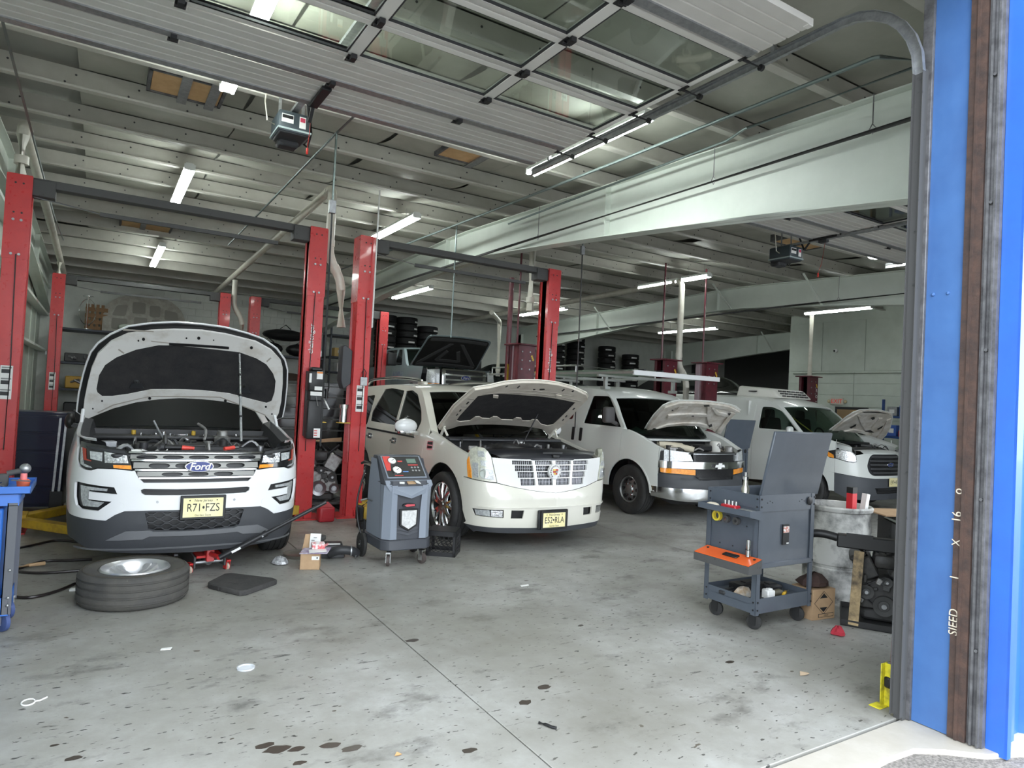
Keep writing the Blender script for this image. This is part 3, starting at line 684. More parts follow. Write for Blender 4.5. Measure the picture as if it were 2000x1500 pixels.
# ================================================================== vehicles: common tools
WPAINT = M('white_car_paint', (.78, .79, .80), .3, coat=.8)
CREAM = M('pearl_cream_paint', (.72, .70, .62), .3, .0, coat=.9)
VANW = M('van_white_paint', (.70, .72, .69), .35, coat=.4)
UNDERW = M('hood_underside_paint', (.66, .63, .58), .5, n=(6, (.50, .45, .38), .36, .6), coat=.2)
LINER = M('hood_liner_felt', (.012, .012, .014), .85, n=(8, (.03, .028, .028), .3, .7), bump=(40, .3))
DGLASS = M('dark_tinted_glass', (.008, .010, .010), .03, spec=.8)
WGLASS = glassmat('windscreen_glass', (.55, .62, .58), .35, .01)
CGLASS = glassmat('clear_side_glass', (.62, .68, .64), .35, .01)
LENS = M('clear_lamp_lens', (.62, .64, .64), .08, .3, n=(45, (.40, .42, .43), .35, .65, 2.), coat=1., bump=(70, .5))
LENSC = M('chrome_reflector', (.80, .81, .82), .10, .9, n=(60, (.5, .5, .52), .4, .6, 2.), bump=(45, .6))
HAZE = M('hazed_lamp_lens', (.66, .67, .56), .18, .15, n=(30, (.50, .50, .42), .35, .65, 2.), coat=1., bump=(50, .5))
AMB = M('amber_lens', (.95, .36, .03), .18, coat=1., n=(40, (.80, .26, .02), .35, .65, 2.))
GLOSSB = M('gloss_black_trim', (.012, .012, .014), .12, coat=.6)
ENG = M('engine_black', (.018, .018, .02), .5, n=(20, (.045, .043, .04), .4, .7))
CASTAL = M('cast_aluminium', (.38, .38, .37), .5, .7, n=(25, (.22, .21, .2), .35, .65), bump=(60, .4))
PLATEY = M('plate_yellow', (.85, .74, .32), .5, n=(7, (.86, .80, .55), .3, .7))
PLTXT = M('plate_print', (.02, .02, .02), .6)
FBLUE = M('oval_blue', (.03, .05, .22), .2, coat=1.)
SEATM = M('seat_cloth', (.05, .052, .055), .8)
def itp(t, x): return float(np.interp(x, [p[0] for p in t], [p[1] for p in t]))
class Car:
    def __init__(s, name, label, xc, y0, plan, fprof, sprof, z0=0., cat='car'):
        s.org = (xc, y0, z0); s.t = thing(name, label, cat, s.org)
        pl = smooth_pts(plan, 8); s.pl = np.array(pl); d = np.hypot(*np.diff(s.pl, axis=0).T); s.sl = np.concatenate([[0], np.cumsum(d)])
        g = np.gradient(s.pl, axis=0); g /= np.linalg.norm(g, axis=1)[:, None]; s.nx = g[:, 1]; s.ny = -g[:, 0]     # outward normal
        k_ = np.clip(s.sl/.16, 0, 1); s.nx = s.nx*k_; s.ny = -np.sqrt(np.maximum(0, 1-s.nx**2))*np.where(s.ny > 0, -1, 1)
        s.fp, s.sp = fprof, sprof; s.L = s.pl[-1][1]
        s.fz, s.fi = [p[0] for p in fprof], [p[1] for p in fprof]; s.sz, s.si = [p[0] for p in sprof], [p[1] for p in sprof]
    def P(s, a, z):
        q = abs(a); sg = 1 if a >= 0 else -1
        x = np.interp(q, s.sl, s.pl[:, 0]); y = np.interp(q, s.sl, s.pl[:, 1]); nx = np.interp(q, s.sl, s.nx); ny = np.interp(q, s.sl, s.ny)
        w = min(max((nx-.25)/.65, 0), 1); w = w*w*(3-2*w)
        i = np.interp(z, s.fz, s.fi)*(1-w)+np.interp(z, s.sz, s.si)*w
        return (sg*(x-nx*i), y-ny*i, z)
    def sy(s, y): return float(np.interp(y, s.pl[:, 1], s.sl))
    def side(s, pts, sg): return [(sg*s.sy(y), z) for y, z in pts]
    def inv(s, ar=(-2.4, 1.6), br=(.1, 1.35)):
        s.iv = Inv(s.P, s.org, ar, br, 110, 22); return s.iv
    def half(s, px, mirror=True):
        """pixels along one half from the centre outwards -> full symmetrical loop"""
        return s.sym([s.iv(*p) for p in px])
    def sym(s, q): q = [(-abs(a), b) for a, b in q]; return q+[(-a, b) for a, b in q[::-1]]
    def mir(s, q): return [(-a, b) for a, b in q]
    def patch(s, name, loop, mat, parent=None, **k): return patch(name, loop, s.P, mat, parent or s.t, **k)
    def strip(s, name, zc, hw, s0, s1, mat, parent=None, dz=0., **k):
        return s.patch(name, [(s0, zc-hw), (s1, zc-hw+dz), (s1, zc+hw+dz), (s0, zc+hw)], mat, parent, **k)
    # roof / windscreen surface from a centre profile [(y, z, crown, bow)]
    def top(s, prof):
        pr = smooth_pts(prof, 6); a = np.array(pr); d = np.concatenate([[0], np.cumsum(np.hypot(np.diff(a[:, 0]), np.diff(a[:, 1])))]); s.tl = d; s.ta = a
        s.tw = []
        for y, z, c, b in pr: s.tw.append(abs(s.P(s.sy(y+b), z-c)[0])-.004)
        s.edge = [(y+b, z-c) for y, z, c, b in pr]
        def T(u, t):
            y, z, c, b, w = [float(np.interp(t, d, q)) for q in (a[:, 0], a[:, 1], a[:, 2], a[:, 3], s.tw)]
            return (u*w, y+b*u*u, z-c*abs(u)**2.2)
        s.T = T; return T
    def t_of_y(s, y): return float(np.interp(y, s.ta[:, 0], s.tl))
def arc(yc, zc, r, a0, a1, n=14): return [(yc+r*math.cos(math.radians(a0+(a1-a0)*i/n)), zc+r*math.sin(math.radians(a0+(a1-a0)*i/n))) for i in range(n+1)]
def rr(pts, r=.03, n=3):
    """rounds the corners of a 2D loop"""
    out = []; k = len(pts)
    for i in range(k):
        a, b, c = (np.array(pts[(i+j) % k], float) for j in (-1, 0, 1)); la, lc = np.linalg.norm(a-b), np.linalg.norm(c-b)
        q = min(r, la*.45, lc*.45); s, e = b+(a-b)/la*q, b+(c-b)/lc*q
        for j in range(n+1): t = j/n; out.append(tuple(s*(1-t)**2+b*2*t*(1-t)+e*t*t))
    return out
def tyre_prof(R, w, rr_, grooves=4):
    h = w/2; p = [(rr_, -h*.86), (rr_+.012, -h*.93), (R*.86, -h), (R*.955, -h*.93), (R*.985, -h*.80)]
    for i in range(grooves):
        c = -h*.62+h*1.24*i/(grooves-1); p += [(R, c-.009), (R-.009, c-.007), (R-.009, c+.007), (R, c+.009)]
    p += [(R*.985, h*.80), (R*.955, h*.93), (R*.86, h), (rr_+.012, h*.93), (rr_, h*.86)]; return p
def wheel(parent, c, R, w, rim, style, side, mats=(RUB, ALU), n=44, name='tyre'):
    """axle along x, outer face on the `side` (-1/+1); style: (spokes, kind)"""
    ty = B().lathe(tyre_prof(R, w, rim), c, 'x', n).build(name, mats[0], parent, smooth=50); k, kind = style; s = side; h = w/2
    B().lathe([(rim, -h*.84*s), (rim, h*.80*s), (rim-.012, h*.86*s), (rim-.03, h*.72*s), (rim-.035, -h*.84*s)], c, 'x', n).build('rim', mats[1], ty)
    xo = c[0]+s*h*.55
    def P3(r, a, dx=0.): return (xo+s*dx, c[1]+r*math.cos(a), c[2]+r*math.sin(a))
    if kind == 'steel':
        pr = [(rim-.03, h*.50*s), (rim*.84, h*.30*s), (rim*.62, h*.55*s), (rim*.42, h*.62*s), (rim*.36, h*.80*s), (rim*.24, h*.92*s), (0, h*.95*s)]
        B().lathe(pr, c, 'x', n).build('wheel_disc', mats[1], ty)
        for i in range(k):
            a = 2*PI*i/k; B().cyl(P3(rim*.73, a, -.02), P3(rim*.73, a, .012), rim*.12, 10).build('vent_hole', BLK, ty)
        for i in range(8): a = 2*PI*i/8+.2; B().cyl(P3(rim*.46, a, -.01), P3(rim*.46, a, .03), .013, 6).build('lug_nut', CHR, ty)
    else:
        B().lathe([(rim-.02, -.02*s), (0, -.02*s)], (c[0], c[1], c[2]), 'x', n).build('brake_shadow', BLK, ty)
        for i in range(k):
            a = 2*PI*i/k+.3; q = .9*PI/k; q = min(q, .34)
            for da in ((-.11, .11) if kind == 'split' else (0,)):
                v = []
                for r, hw, dx in ((rim*.16, .26, .015), (rim*.55, .10*(1.6 if kind == 'wide' else 1), .02), (rim*.97, .075*(2.2 if kind == 'wide' else 1), .0)):
                    aa = a+da*(r/rim)*2.2; wd = hw*rim*(.55 if r < rim*.3 else .8)
                    t = (-math.sin(aa), math.cos(aa)); m = P3(r, aa, dx)
                    for e, f in ((-1, 0), (-.6, .018), (.6, .018), (1, 0)): v.append((m[0]+s*f, m[1]+t[0]*wd*e, m[2]+t[1]*wd*e))
                f = [(4*i_+j, 4*i_+j+1, 4*i_+5+j, 4*i_+4+j) for i_ in range(2) for j in range(3)]
                b = B().raw(v, f); b.raw([(p[0]-s*.03, p[1], p[2]) for p in v], f)
                for i_ in range(2):
                    for j in (0, 3): b.f.append((4*i_+j, 4*i_+4+j, 4*i_+4+j+12, 4*i_+j+12))
                b.build('spoke', mats[1], ty)
        B().lathe([(rim*.22, 0), (rim*.22, .03*s), (rim*.16, .045*s), (0, .045*s)], (xo, c[1], c[2]), 'x', 20).build('hub_cap', mats[1], ty)
        for i in range(5): a = 2*PI*i/5; B().cyl(P3(rim*.3, a, -.01), P3(rim*.3, a, .022), .011, 6).build('lug_nut', CHR, ty)
    return ty
def plate(car, y, x, z, txt, w=.305, h=.152, tilt=0., small=True, top='New Jersey', frame=True):
    t = car.t
    f = B()
    if frame: f.box((x, y-.004, z), (w+.045, .014, h+.045)); f.build('plate_frame', BLK, t, bevel=.005)
    p = B().box((x, y-.014, z), (w, .004, h)).build('license_plate', PLATEY, t, bevel=.001)
    textmesh('plate_number', txt, h*.60, PLTXT, p, (x, y-.0165, z-.003), ext=.0006, sx=.76)
    if small:
        textmesh('plate_state', top, h*.19, PLTXT, p, (x, y-.0165, z+h*.37), ext=.0006); textmesh('plate_motto', 'Garden State', h*.15, PLTXT, p, (x, y-.0165, z-h*.40), ext=.0006)
        for sx in (-.34, .34): B().cyl((x+sx*w, y-.018, z+h*.38), (x+sx*w, y-.012, z+h*.38), .006, 8).build('plate_bolt', PLTXT, p)
def sides(c, sp):
    """panels of both body sides. sp: y0 fender start, fender top line, seams, sill, belt, wheels"""
    for sg in (-1, 1):
        seams = sp['seams']; g = .004
        for k in range(len(seams)-1):
            a, b = seams[k]+g, seams[k+1]-g; nm = sp['names'][k]
            topf = sp['top']; tops = [(y, topf(y)) for y in np.linspace(b, a, 9)]
            low = []; y = a
            zs = sp['sill']; pts = [(a, zs(a))]+(sp.get('pre', []) if k == 0 else [])
            for yw, ra, zw in sp['wheels']:
                if a < yw-ra*.2 < b or a < yw+ra*.2 < b or (yw-ra < a < yw+ra) or (yw-ra < b < yw+ra):
                    ar = [p for p in arc(yw, zw, ra, 180, 0, 28) if a+.003 <= p[0] <= b-.003 and p[1] > zs(p[0])]
                    if ar:
                        if yw-ra < a: pts = [(a, zw+math.sqrt(ra*ra-(a-yw)**2))]
                        pts += ar
                        if b < yw+ra: pts.append((b, zw+math.sqrt(ra*ra-(b-yw)**2)))
            if not any(yw-ra < b < yw+ra for yw, ra, zw in sp['wheels']): pts.append((b, zs(b)))
            loop = pts+tops
            c.patch(nm, c.side(loop, sg), sp['paint'], th=.014, res=(.12, .08)) if nm else None
def upper(c, paint, belt, wins, y0, y1, glass, frame=True, name='side_frame', gm=None):
    """greenhouse side from the belt up to the roof edge, with window openings"""
    for sg in (-1, 1):
        ed = [p for p in c.edge if y0 <= p[0] <= y1 and p[1] > belt(p[0])+.01]
        loop = [(y1, belt(y1)), (y0, belt(y0))]+ed
        f = c.patch(name, c.side(loop, sg), paint, th=.02, res=(.14, .08), holes=[c.side(w, sg) for w in wins])
        for i, w in enumerate(wins):
            c.patch('side_window', c.side(w, sg), (gm[i] if gm else glass), f, th=.005, off=-.012, res=(.2, .12))
def hood_surface(yh, zh, ang, crown=.05, curl=.0, Lh=1.2, W=.9):
    ca, sa = math.cos(ang), math.sin(ang)
    def F(a, b):
        k = crown*(1-(a/W)**2)+crown*.0-curl*max(0, b/Lh-.55)**2
        # outer side is up/back: (0, sa, ca)
        return (a, yh-b*ca+sa*k, zh+b*sa+ca*k)
    return F
# ================================================================== white suv with the long open hood
ex = Car('white_suv', 'white suv with raised rounded hood and black hood liner, one front wheel off', .79, 6.42,
    [(0, 0), (.32, .012), (.58, .06), (.76, .14), (.88, .26), (.95, .44), (.985, .75), (1.0, 1.3), (1.0, 2.6), (.99, 3.8), (.94, 4.6), (.86, 5.0)],
    [(.1, .14), (.22, .07), (.34, .025), (.5, 0), (.85, 0), (1.0, .02), (1.1, .05), (1.2, .10), (1.35, .2)],
    [(.1, .10), (.3, .035), (.5, .01), (.8, 0), (1.0, .012), (1.15, .04), (1.3, .08), (1.5, .16), (1.75, .27), (1.9, .36)])
ex.inv((-2.2, 1.7), (.12, 1.35)); iv = ex.iv
# headlamps
hl = iv.poly([(158, 861), (200, 869), (247, 879), (254, 897), (259, 918), (225, 914.5), (190, 913.5), (178, 917), (167, 915), (156, 909), (152.5, 896), (154.5, 875)])
for f in (lambda q: q, ex.mir):
    h = ex.patch('headlight', f(hl), GLOSSB, th=.05, off=-.004)
    for nm, px_, m, of in (('low_beam_lens', [(176, 881), (200, 884), (199, 901), (177, 896)], LENS, .003), ('high_beam_lens', [(204, 882), (248, 890), (251, 905), (205, 904)], LENSC, .003),
                      ('turn_lens', [(221, 908), (256, 909), (257, 917), (222, 914)], AMB, .003), ('side_marker', [(161, 873), (167, 876), (168, 896), (178, 899), (177, 901), (164, 898)], M('marker_red', (.35, .05, .03), .3), .002),
                      ('upper_trim', [(168, 870), (243, 881), (247, 887), (172, 876)], DRK, .003), ('light_bar', [(159, 873), (161.5, 874), (163, 905), (177, 911), (180, 914), (168, 912), (158, 906)], LENS, .003)):
        ex.patch(nm, f(iv.poly(px_)), m, h, th=.006, off=of)
# fascia
fog = iv.poly([(146, 942), (150, 939.5), (223, 952), (229, 965.5), (173.5, 960), (172.8, 975), (218, 980), (191.5, 998), (156, 993.5), (148, 986), (145, 970)])
slot = ex.half([(350, 955.5), (300, 955.3), (281, 955), (275, 957), (276, 963), (283, 967), (310, 967.5), (350, 967.3)])
s_end = -ex.sy(.60)
line_t = iv.poly([(350, 943), (281, 943), (270, 933), (263, 919), (258, 920), (225, 916.5), (190, 915.5), (178, 919), (166, 917.5), (154, 911), (150, 896), (152, 872)])
line_b = iv.poly([(135, 1002), (181, 1014.5), (206, 1017), (224, 1006), (243, 998.5), (300, 997), (350, 996.5)])
loop = [(-1e-4, line_t[0][1])]+line_t[1:]+[(s_end, 1.20), (s_end, .60)]+line_b[:-1]+[(-1e-4, line_b[-1][1])]
ex.patch('front_bumper', ex.sym(loop)[:], WPAINT, th=.02, res=(.05, .06), holes=[fog, ex.mir(fog), slot])
for f in (lambda q: q, ex.mir):
    fg = ex.patch('fog_light_recess', f([(min(max(a, -1.5), 0), b) for a, b in iv.poly([(143, 937), (226, 949), (232, 966), (220, 983), (193, 1001), (154, 997), (142, 975)])]), BLK, th=.01, off=-.03)
    ex.patch('fog_light_lens', f(iv.poly([(155, 947), (208, 955), (207, 960), (171, 957), (169, 977), (202, 982), (190, 991), (160, 988), (156, 975)])), LENS, fg, th=.012, off=-.01)
    ex.patch('bumper_seam_circle', f(iv.poly([(235+8*math.cos(t), 988+6.3*math.sin(t)) for t in np.linspace(0, 2*PI, 18)[:-1]])), WPAINT, th=.004, off=.002)
    ex.patch('parking_sensor', f(iv.poly([(307.5+2.6*math.cos(t), 980.5+2.6*math.sin(t)) for t in np.linspace(0, 2*PI, 12)[:-1]])), GALV, th=.006, off=.004)
ex.patch('slot_grille', ex.half([(350, 953), (272, 953), (272, 969), (350, 969)]), BLK, th=.01, off=-.03)
for z in (.80, .785): ex.strip('slot_bar', z, .003, -.55, .55, DRK, off=-.012, th=.01)
# grille
gl = ex.half([(350, 876), (300, 876.5), (250, 877.5), (256, 900), (264, 920), (270, 933), (281, 942.5), (350, 943.5)])
g = ex.patch('grille', gl, BLK, th=.02, off=-.04)
zt = [iv(350, v)[1] for v in (885, 900, 918, 933.5)]; SIL = M('grille_silver', (.24, .24, .225), .45, .4)
sx = [abs(iv(u, v)[0]) for u, v in ((252, 884), (257, 899), (264, 918), (272, 933))]
for z, e in zip(zt, sx): ex.strip('chrome_bar', z, .0065, -e, e, CHR, g, th=.03, off=.012)
for k in range(3):
    zc = (zt[k]+zt[k+1])/2; e = (sx[k]+sx[k+1])/2; hw = (zt[k]-zt[k+1])/2-.014
    ov = []
    for i in range(-5, 6):
        c = i*.205+(.10 if k % 2 else 0)
        o = [(c+.082*np.sign(math.cos(t))*abs(math.cos(t))**.5, zc-.002+hw*.85*math.sin(t)) for t in np.linspace(0, 2*PI, 21)[:-1]]
        if abs(c)+.085 < e: ov.append(o)
    ex.patch('grille_mesh', [(-e, zc-hw), (e, zc-hw), (e, zc+hw), (-e, zc+hw)], SIL, g, th=.012, off=-.004, holes=ov, res=(.12, .2))
ex.strip('lower_grille_bar', zt[3]-.034, .006, -.55, .55, DRK, g, th=.02, off=-.01)
# oval badge
def oval(car, cx, cz, a, b, y, txt, ts):
    t = car.t; n = 28
    o = B().prism([(cx+a*math.cos(2*PI*i/n), cz+b*math.sin(2*PI*i/n)) for i in range(n)], 'y', y-.012, y+.03).build('badge', CHR, t, bevel=.003)
    B().prism([(cx+.9*a*math.cos(2*PI*i/n), cz+.86*b*math.sin(2*PI*i/n)) for i in range(n)], 'y', y-.016, y-.01).build('badge_field', FBLUE, o)
    textmesh('badge_script', txt, ts, CHR, o, (cx, y-.018, cz-.002), ext=.0015, font_shear=.25, bold=.002)
be = ex.P(*iv(395, 910)); oval(ex, 0., be[2], .118, .05, -.012, 'Ford', .085)
# lower cladding, lower grille, skid plate, lip
lower = [(-1e-4, line_b[-1][1]-.003)]+[(a, b-.003) for a, b in line_b[:-1][::-1]]+[(s_end, .597), (s_end, .34)]+iv.poly([(143, 1052), (176, 1072), (210, 1078), (280, 1081), (350, 1080)])[:-1]
zl = iv(350, 1080)[1]; lower.append((-1e-4, zl))
lg = ex.half([(350, 1000), (290, 1000), (283, 1003), (290, 1033), (300, 1036), (350, 1036)])
ex.patch('lower_cladding', ex.sym(lower), CLAD, th=.02, res=(.05, .06), holes=[lg])
lgr = ex.patch('lower_grille', [(a*1.04, b) for a, b in lg], BLK, th=.01, off=-.035)
z0, z1 = min(b for a, b in lg), max(b for a, b in lg); HEX = M('hex_mesh_plastic', (.05, .052, .056), .4)
for r in range(5):
    zc = z0+(z1-z0)*(r+.5)/5
    pts = []
    for i in range(41): a = -.60+1.2*i/40; pts.append((a, zc+(.011 if (i//2+r) % 2 else -.011)))
    ex.patch('mesh_strand', pts+[(a, b+.007) for a, b in pts[::-1]], HEX, lgr, th=.02, off=-.008, res=(.2, .2))
ex.patch('skid_plate', ex.half([(350, 1037), (300, 1038), (293, 1035.5), (246, 1037), (230, 1044), (207, 1055), (235, 1055), (262, 1053.5), (278, 1053), (292, 1047), (350, 1046)]), M('satin_silver', (.17, .175, .185), .45, .3), th=.01, off=.012)
ex.strip('lip_edge', zl+.055, .006, -1.05, 1.05, M('satin_silver'), th=.01, off=.008)
plate(ex, -.012, .05, iv(396, 990)[1], 'R71\u2022FZS', .32, .165)
# fenders, doors, greenhouse
zw = .40; wf_, wr_ = .98, 3.85
sides(ex, dict(seams=[.60, 1.62, 2.75, 3.75, 5.0], names=['fender', 'front_door', 'rear_door', 'quarter_panel'], sill=lambda y: .42, top=lambda y: 1.20 if y < .7 else (1.20+.16*(y-.7)/.9 if y < 1.6 else 1.20), wheels=((wf_, .46, zw), (wr_, .46, zw)), paint=WPAINT))
for sg in (-1, 1): ex.patch('sill_cladding', ex.side([(1.46, .25), (3.38, .25), (3.38, .42), (1.46, .42)], sg), CLAD, th=.02)
ex.top([(1.42, 1.24, .04, .14), (1.75, 1.44, .04, .12), (2.15, 1.68, .04, .08), (2.5, 1.80, .035, .03), (3.2, 1.85, .035, 0), (4.2, 1.81, .04, -.02), (4.85, 1.72, .05, -.05)])
upper(ex, WPAINT, lambda y: 1.20, [rr([(1.95, 1.24), (2.72, 1.24), (2.72, 1.68), (2.45, 1.66)], .04), rr([(2.80, 1.24), (3.7, 1.24), (3.7, 1.70), (2.80, 1.70)], .04), rr([(3.8, 1.26), (4.7, 1.30), (4.5, 1.62), (3.8, 1.68)], .05)], 1.6, 4.9, DGLASS)
t1, t2, t3 = ex.t_of_y(1.44), ex.t_of_y(2.36), ex.tl[-1]
patch('roof', [(-1, t1), (-.93, t1), (-.9, t2), (.9, t2), (.93, t1), (1, t1), (1, t3), (-1, t3)], ex.T, WPAINT, ex.t, th=.03, res=(.16, .2))
patch('windshield', rr([(-.94, t1+.02), (.94, t1+.02), (.91, t2+.01), (-.91, t2+.01)], .06), ex.T, M('dull_dark_glass', (.006, .007, .007), .6, spec=.15), ex.t, th=.006, off=-.012, res=(.16, .2))
b = B(); b.bb((-.86, 4.93, .3), (.86, 4.97, 1.66)); b.build('tailgate', WPAINT, ex.t)
b = B(); b.bb((-.84, 1.36, .22), (.84, 4.9, .30)); b.bb((-.8, 1.36, .3), (.8, 1.4, 1.22)); b.build('underbody', BLK, ex.t)
# engine bay
b = B(); b.bb((-.82, .34, .3), (-.80, 1.36, 1.06)); b.bb((.80, .34, .3), (.82, 1.36, 1.06)); b.bb((-.78, .34, .28), (.78, 1.36, .30)); b.bb((-.7, .16, .4), (.7, .2, 1.0)); b.build('engine_bay', BLK, ex.t)
for sg in (-1, 1):
    rows = []
    for y in np.linspace(.22, 1.45, 10):
        z = 1.20 if y < .7 else 1.20+.16*(y-.7)/.9
        x, yy, zz = ex.P(ex.sy(max(y, .12)), z); rows.append([(sg*x, yy, zz), (sg*(x-.028), yy+.005, zz+.004), (sg*(x-.034), yy+.005, zz-.02)])
    B().loft(rows).build('fender_lip', WPAINT, ex.t)
    B().loft([[(r[1][0]-sg*.004, r[1][1], r[1][2]-.006), (r[1][0]-sg*.07, r[1][1], r[1][2]-.035), (r[1][0]-sg*.10, r[1][1], r[1][2]-.14)] for r in rows]).build('fender_cover', DRK, ex.t)
    B().tube([(sg*.90, 1.05, 1.17), (sg*.905, 1.2, 1.28), (sg*.90, 1.33, 1.40)], .016, 8).build('hood_strut', WPAINT, ex.t)
def slab_top(c, pts, z0, z1, name, mat, bev=.012): return B().prism(pts, 'z', z0, z1).build(name, mat, c.t, bevel=bev, seg=2)
slab_top(ex, [(-.64, .10), (.64, .10), (.78, .26), (-.78, .26)], 1.05, 1.085, 'radiator_support', DRK)
b = B(); b.tube([(-.72, .55, 1.06), (-.3, .5, 1.09), (.3, .5, 1.09), (.74, .55, 1.06)], .035, 8); b.build('bay_crossbar', DRK, ex.t)
slab_top(ex, [(-.5, .62), (.45, .62), (.45, 1.1), (-.5, 1.1)], .86, 1.02, 'engine_cover', ENG, .03)
slab_top(ex, [(-.86, 1.12), (.86, 1.12), (.82, 1.42), (-.82, 1.42)], 1.13, 1.17, 'cowl_panel', BLK)
slab_top(ex, [(-.45, .75), (.5, .75), (.5, 1.1), (-.45, 1.1)], 1.0, 1.12, 'intake_manifold', ENG, .03)
B().lathe([(0, 0), (.075, 0), (.08, .05), (.05, .07), (.05, .12), (0, .12)], (.32, .98, 1.12), n=20).build('throttle_body', CASTAL, ex.t)
B().tube(smooth_pts([(.15, 1.0, 1.12), (.17, 1.05, 1.24), (.1, 1.12, 1.30)], 4), .014, 8).build('breather_hose', CASTAL, ex.t); B().tube(smooth_pts([(-.2, 1.05, 1.13), (-.25, 1.12, 1.22), (-.3, 1.15, 1.32)], 4), .010, 8).build('breather_hose', GALV, ex.t)
b = B(); b.tube([(-.55, .38, 1.0), (-.2, .33, 1.05), (.2, .34, 1.05), (.55, .4, 1.0)], .012, 6); b.build('hood_cable', STEEL, ex.t)
R_ = random.Random(3)
def clutter(c, xr, yr, zr_, n, mats, seed, s=(.02, .08)):
    """small engine pieces: boxes, caps, pipes, each a part"""
    R_ = random.Random(seed)
    for i in range(n):
        p = (R_.uniform(*xr), R_.uniform(*yr), R_.uniform(*zr_)); m = R_.choice(mats); k = R_.choice('bcttbc')
        a = R_.uniform(*s)
        if k == 'b': B().box(p, (a*1.5, a, a*.8), (0, 0, R_.uniform(0, 3))).build('engine_piece', m, c.t, bevel=.006)
        elif k == 'c': B().cyl((p[0], p[1], p[2]-.08), (p[0], p[1], p[2]+a*.5), a*.55, 12).build('engine_cap', m, c.t, bevel=.004)
        else:
            q = (p[0]+R_.uniform(-.25, .25), p[1]+R_.uniform(-.12, .12), p[2]+R_.uniform(-.04, .06))
            B().tube(smooth_pts([p, ((p[0]+q[0])/2, (p[1]+q[1])/2, max(p[2], q[2])+R_.uniform(.01, .08)), q], 4), a*.22, 7).build('engine_hose', m, c.t)
clutter(ex, (-.72, .72), (.3, 1.05), (1.02, 1.13), 46, [ENG, ENG, CASTAL, DRK, STEEL, GALV], 5)
slab_top(ex, [(.44, .30), (.66, .30), (.66, .46), (.44, .46)], .85, 1.06, 'battery', GALV)
# raised hood
HF = hood_surface(1.36, 1.40, math.radians(47), .05, .25, 1.2, 1.0); hi = Inv(HF, ex.org, (-1.05, 1.05), (-.15, 1.3), 60, 40)
outer = hi.poly([(148, 804), (152, 770), (160, 734), (167, 710), (176, 687), (190, 670), (214, 653), (250, 637), (295, 631), (345, 629), (395, 633), (440, 639), (485, 651), (515, 662), (542, 681), (558, 703), (563, 722), (562, 755), (558, 792), (553, 815), (545, 818), (533, 825), (519, 810), (500, 799), (470, 789), (440, 782), (395, 777), (350, 775), (310, 777), (265, 783), (220, 795), (190, 807), (165, 818), (160, 812)])
inner = hi.poly([(162, 800), (165, 774), (171, 744), (179, 713), (191, 686), (217, 662), (250, 647), (295, 641), (340, 639), (395, 641), (440, 648), (500, 663), (529, 679), (548, 700), (552, 715), (552, 745), (549, 780), (544, 803), (533, 823), (519, 808), (500, 797), (470, 787), (440, 780), (395, 775), (350, 773), (310, 775), (265, 781), (220, 793), (190, 805), (168, 814)])
liner = hi.poly([(188, 755), (193, 728), (205, 708), (227, 693), (265, 678), (310, 669), (350, 670), (395, 675), (467, 683), (500, 695), (520, 707), (533, 725), (538, 740), (536, 762), (530, 779), (520, 783), (492, 776), (447, 764), (395, 758), (350, 756), (295, 756), (250, 765), (220, 769), (199, 769), (190, 762)])
def hpatch(car, name, loop, F, mat, parent, **k): return patch(name, loop, F, mat, parent, **k)
hd = patch('hood', outer, HF, WPAINT, ex.t, th=.012, off=0., res=.08)
patch('hood_seal', [(a*.985, b*.985+.006) for a, b in outer], HF, BLK, hd, th=.02, off=.012, res=.1)
HUN = M('clean_hood_underside', (.70, .69, .66), .42, n=(5, (.58, .55, .50), .34, .5), coat=.3)
fr = patch('hood_frame', inner, HF, HUN, hd, th=.02, off=.036, res=.07, holes=[liner])
patch('hood_liner', [(a, b) for a, b in liner], HF, LINER, hd, th=.02, off=.030, res=.09)
patch('liner_clip_bar', hi.poly([(330, 664), (447, 672), (447, 676), (330, 668)]), HF, BLK, hd, th=.02, off=.044, res=.2)
for u, v, r in ((280, 657, 3.2), (270, 660, 1.8), (491, 674, 3), (364, 655, 1.8), (388, 655, 3.2), (199, 778, 2), (181, 793, 1.6), (519, 790, 2), (531, 804, 1.6), (292, 773, 3), (440, 778, 3), (417, 659, 1.4)):
    patch('hood_hole', hi.poly([(u+r*math.cos(t), v+r*math.sin(t)) for t in np.linspace(0, 2*PI, 9)[:-1]]), HF, BLK, hd, th=.004, off=.038, res=.2)
for px_ in ([(240, 637), (300, 641), (300, 643), (240, 640)], [(232, 676), (243, 684), (241, 686), (230, 678)], [(520, 700), (528, 693), (530, 695), (521, 703)], [(295, 660), (330, 664), (330, 665.5), (295, 662)], [(190, 800), (220, 785), (290, 769), (290, 770.5), (221, 787), (191, 802)], [(295, 768), (430, 770), (520, 806), (518, 807), (429, 772), (295, 770)]):
    patch('hood_crease', hi.poly(px_), HF, M('crease_shade_tan', (.36, .33, .29), .7), hd, th=.003, off=.0375, res=.3)  # crease shade put into the colour of these thin strips
for u in (282, 388, 476): patch('liner_button', hi.poly([(u+6*math.cos(t), 716+5*math.sin(t)) for t in np.linspace(0, 2*PI, 11)[:-1]]), HF, LINER, hd, th=.004, off=.034, res=.3)
for u, v in ((266, 741), (474, 750)):
    patch('nozzle_pad', hi.poly([(u-14, v+12), (u-10, v+4), (u, v), (u+10, v+4), (u+15, v+13)]), HF, DRK, hd, th=.01, off=.038, res=.3); patch('washer_nozzle', hi.poly([(u-6, v+1), (u-4, v-3), (u+4, v-3), (u+6, v+1)]), HF, ALU, hd, th=.012, off=.045, res=.3)
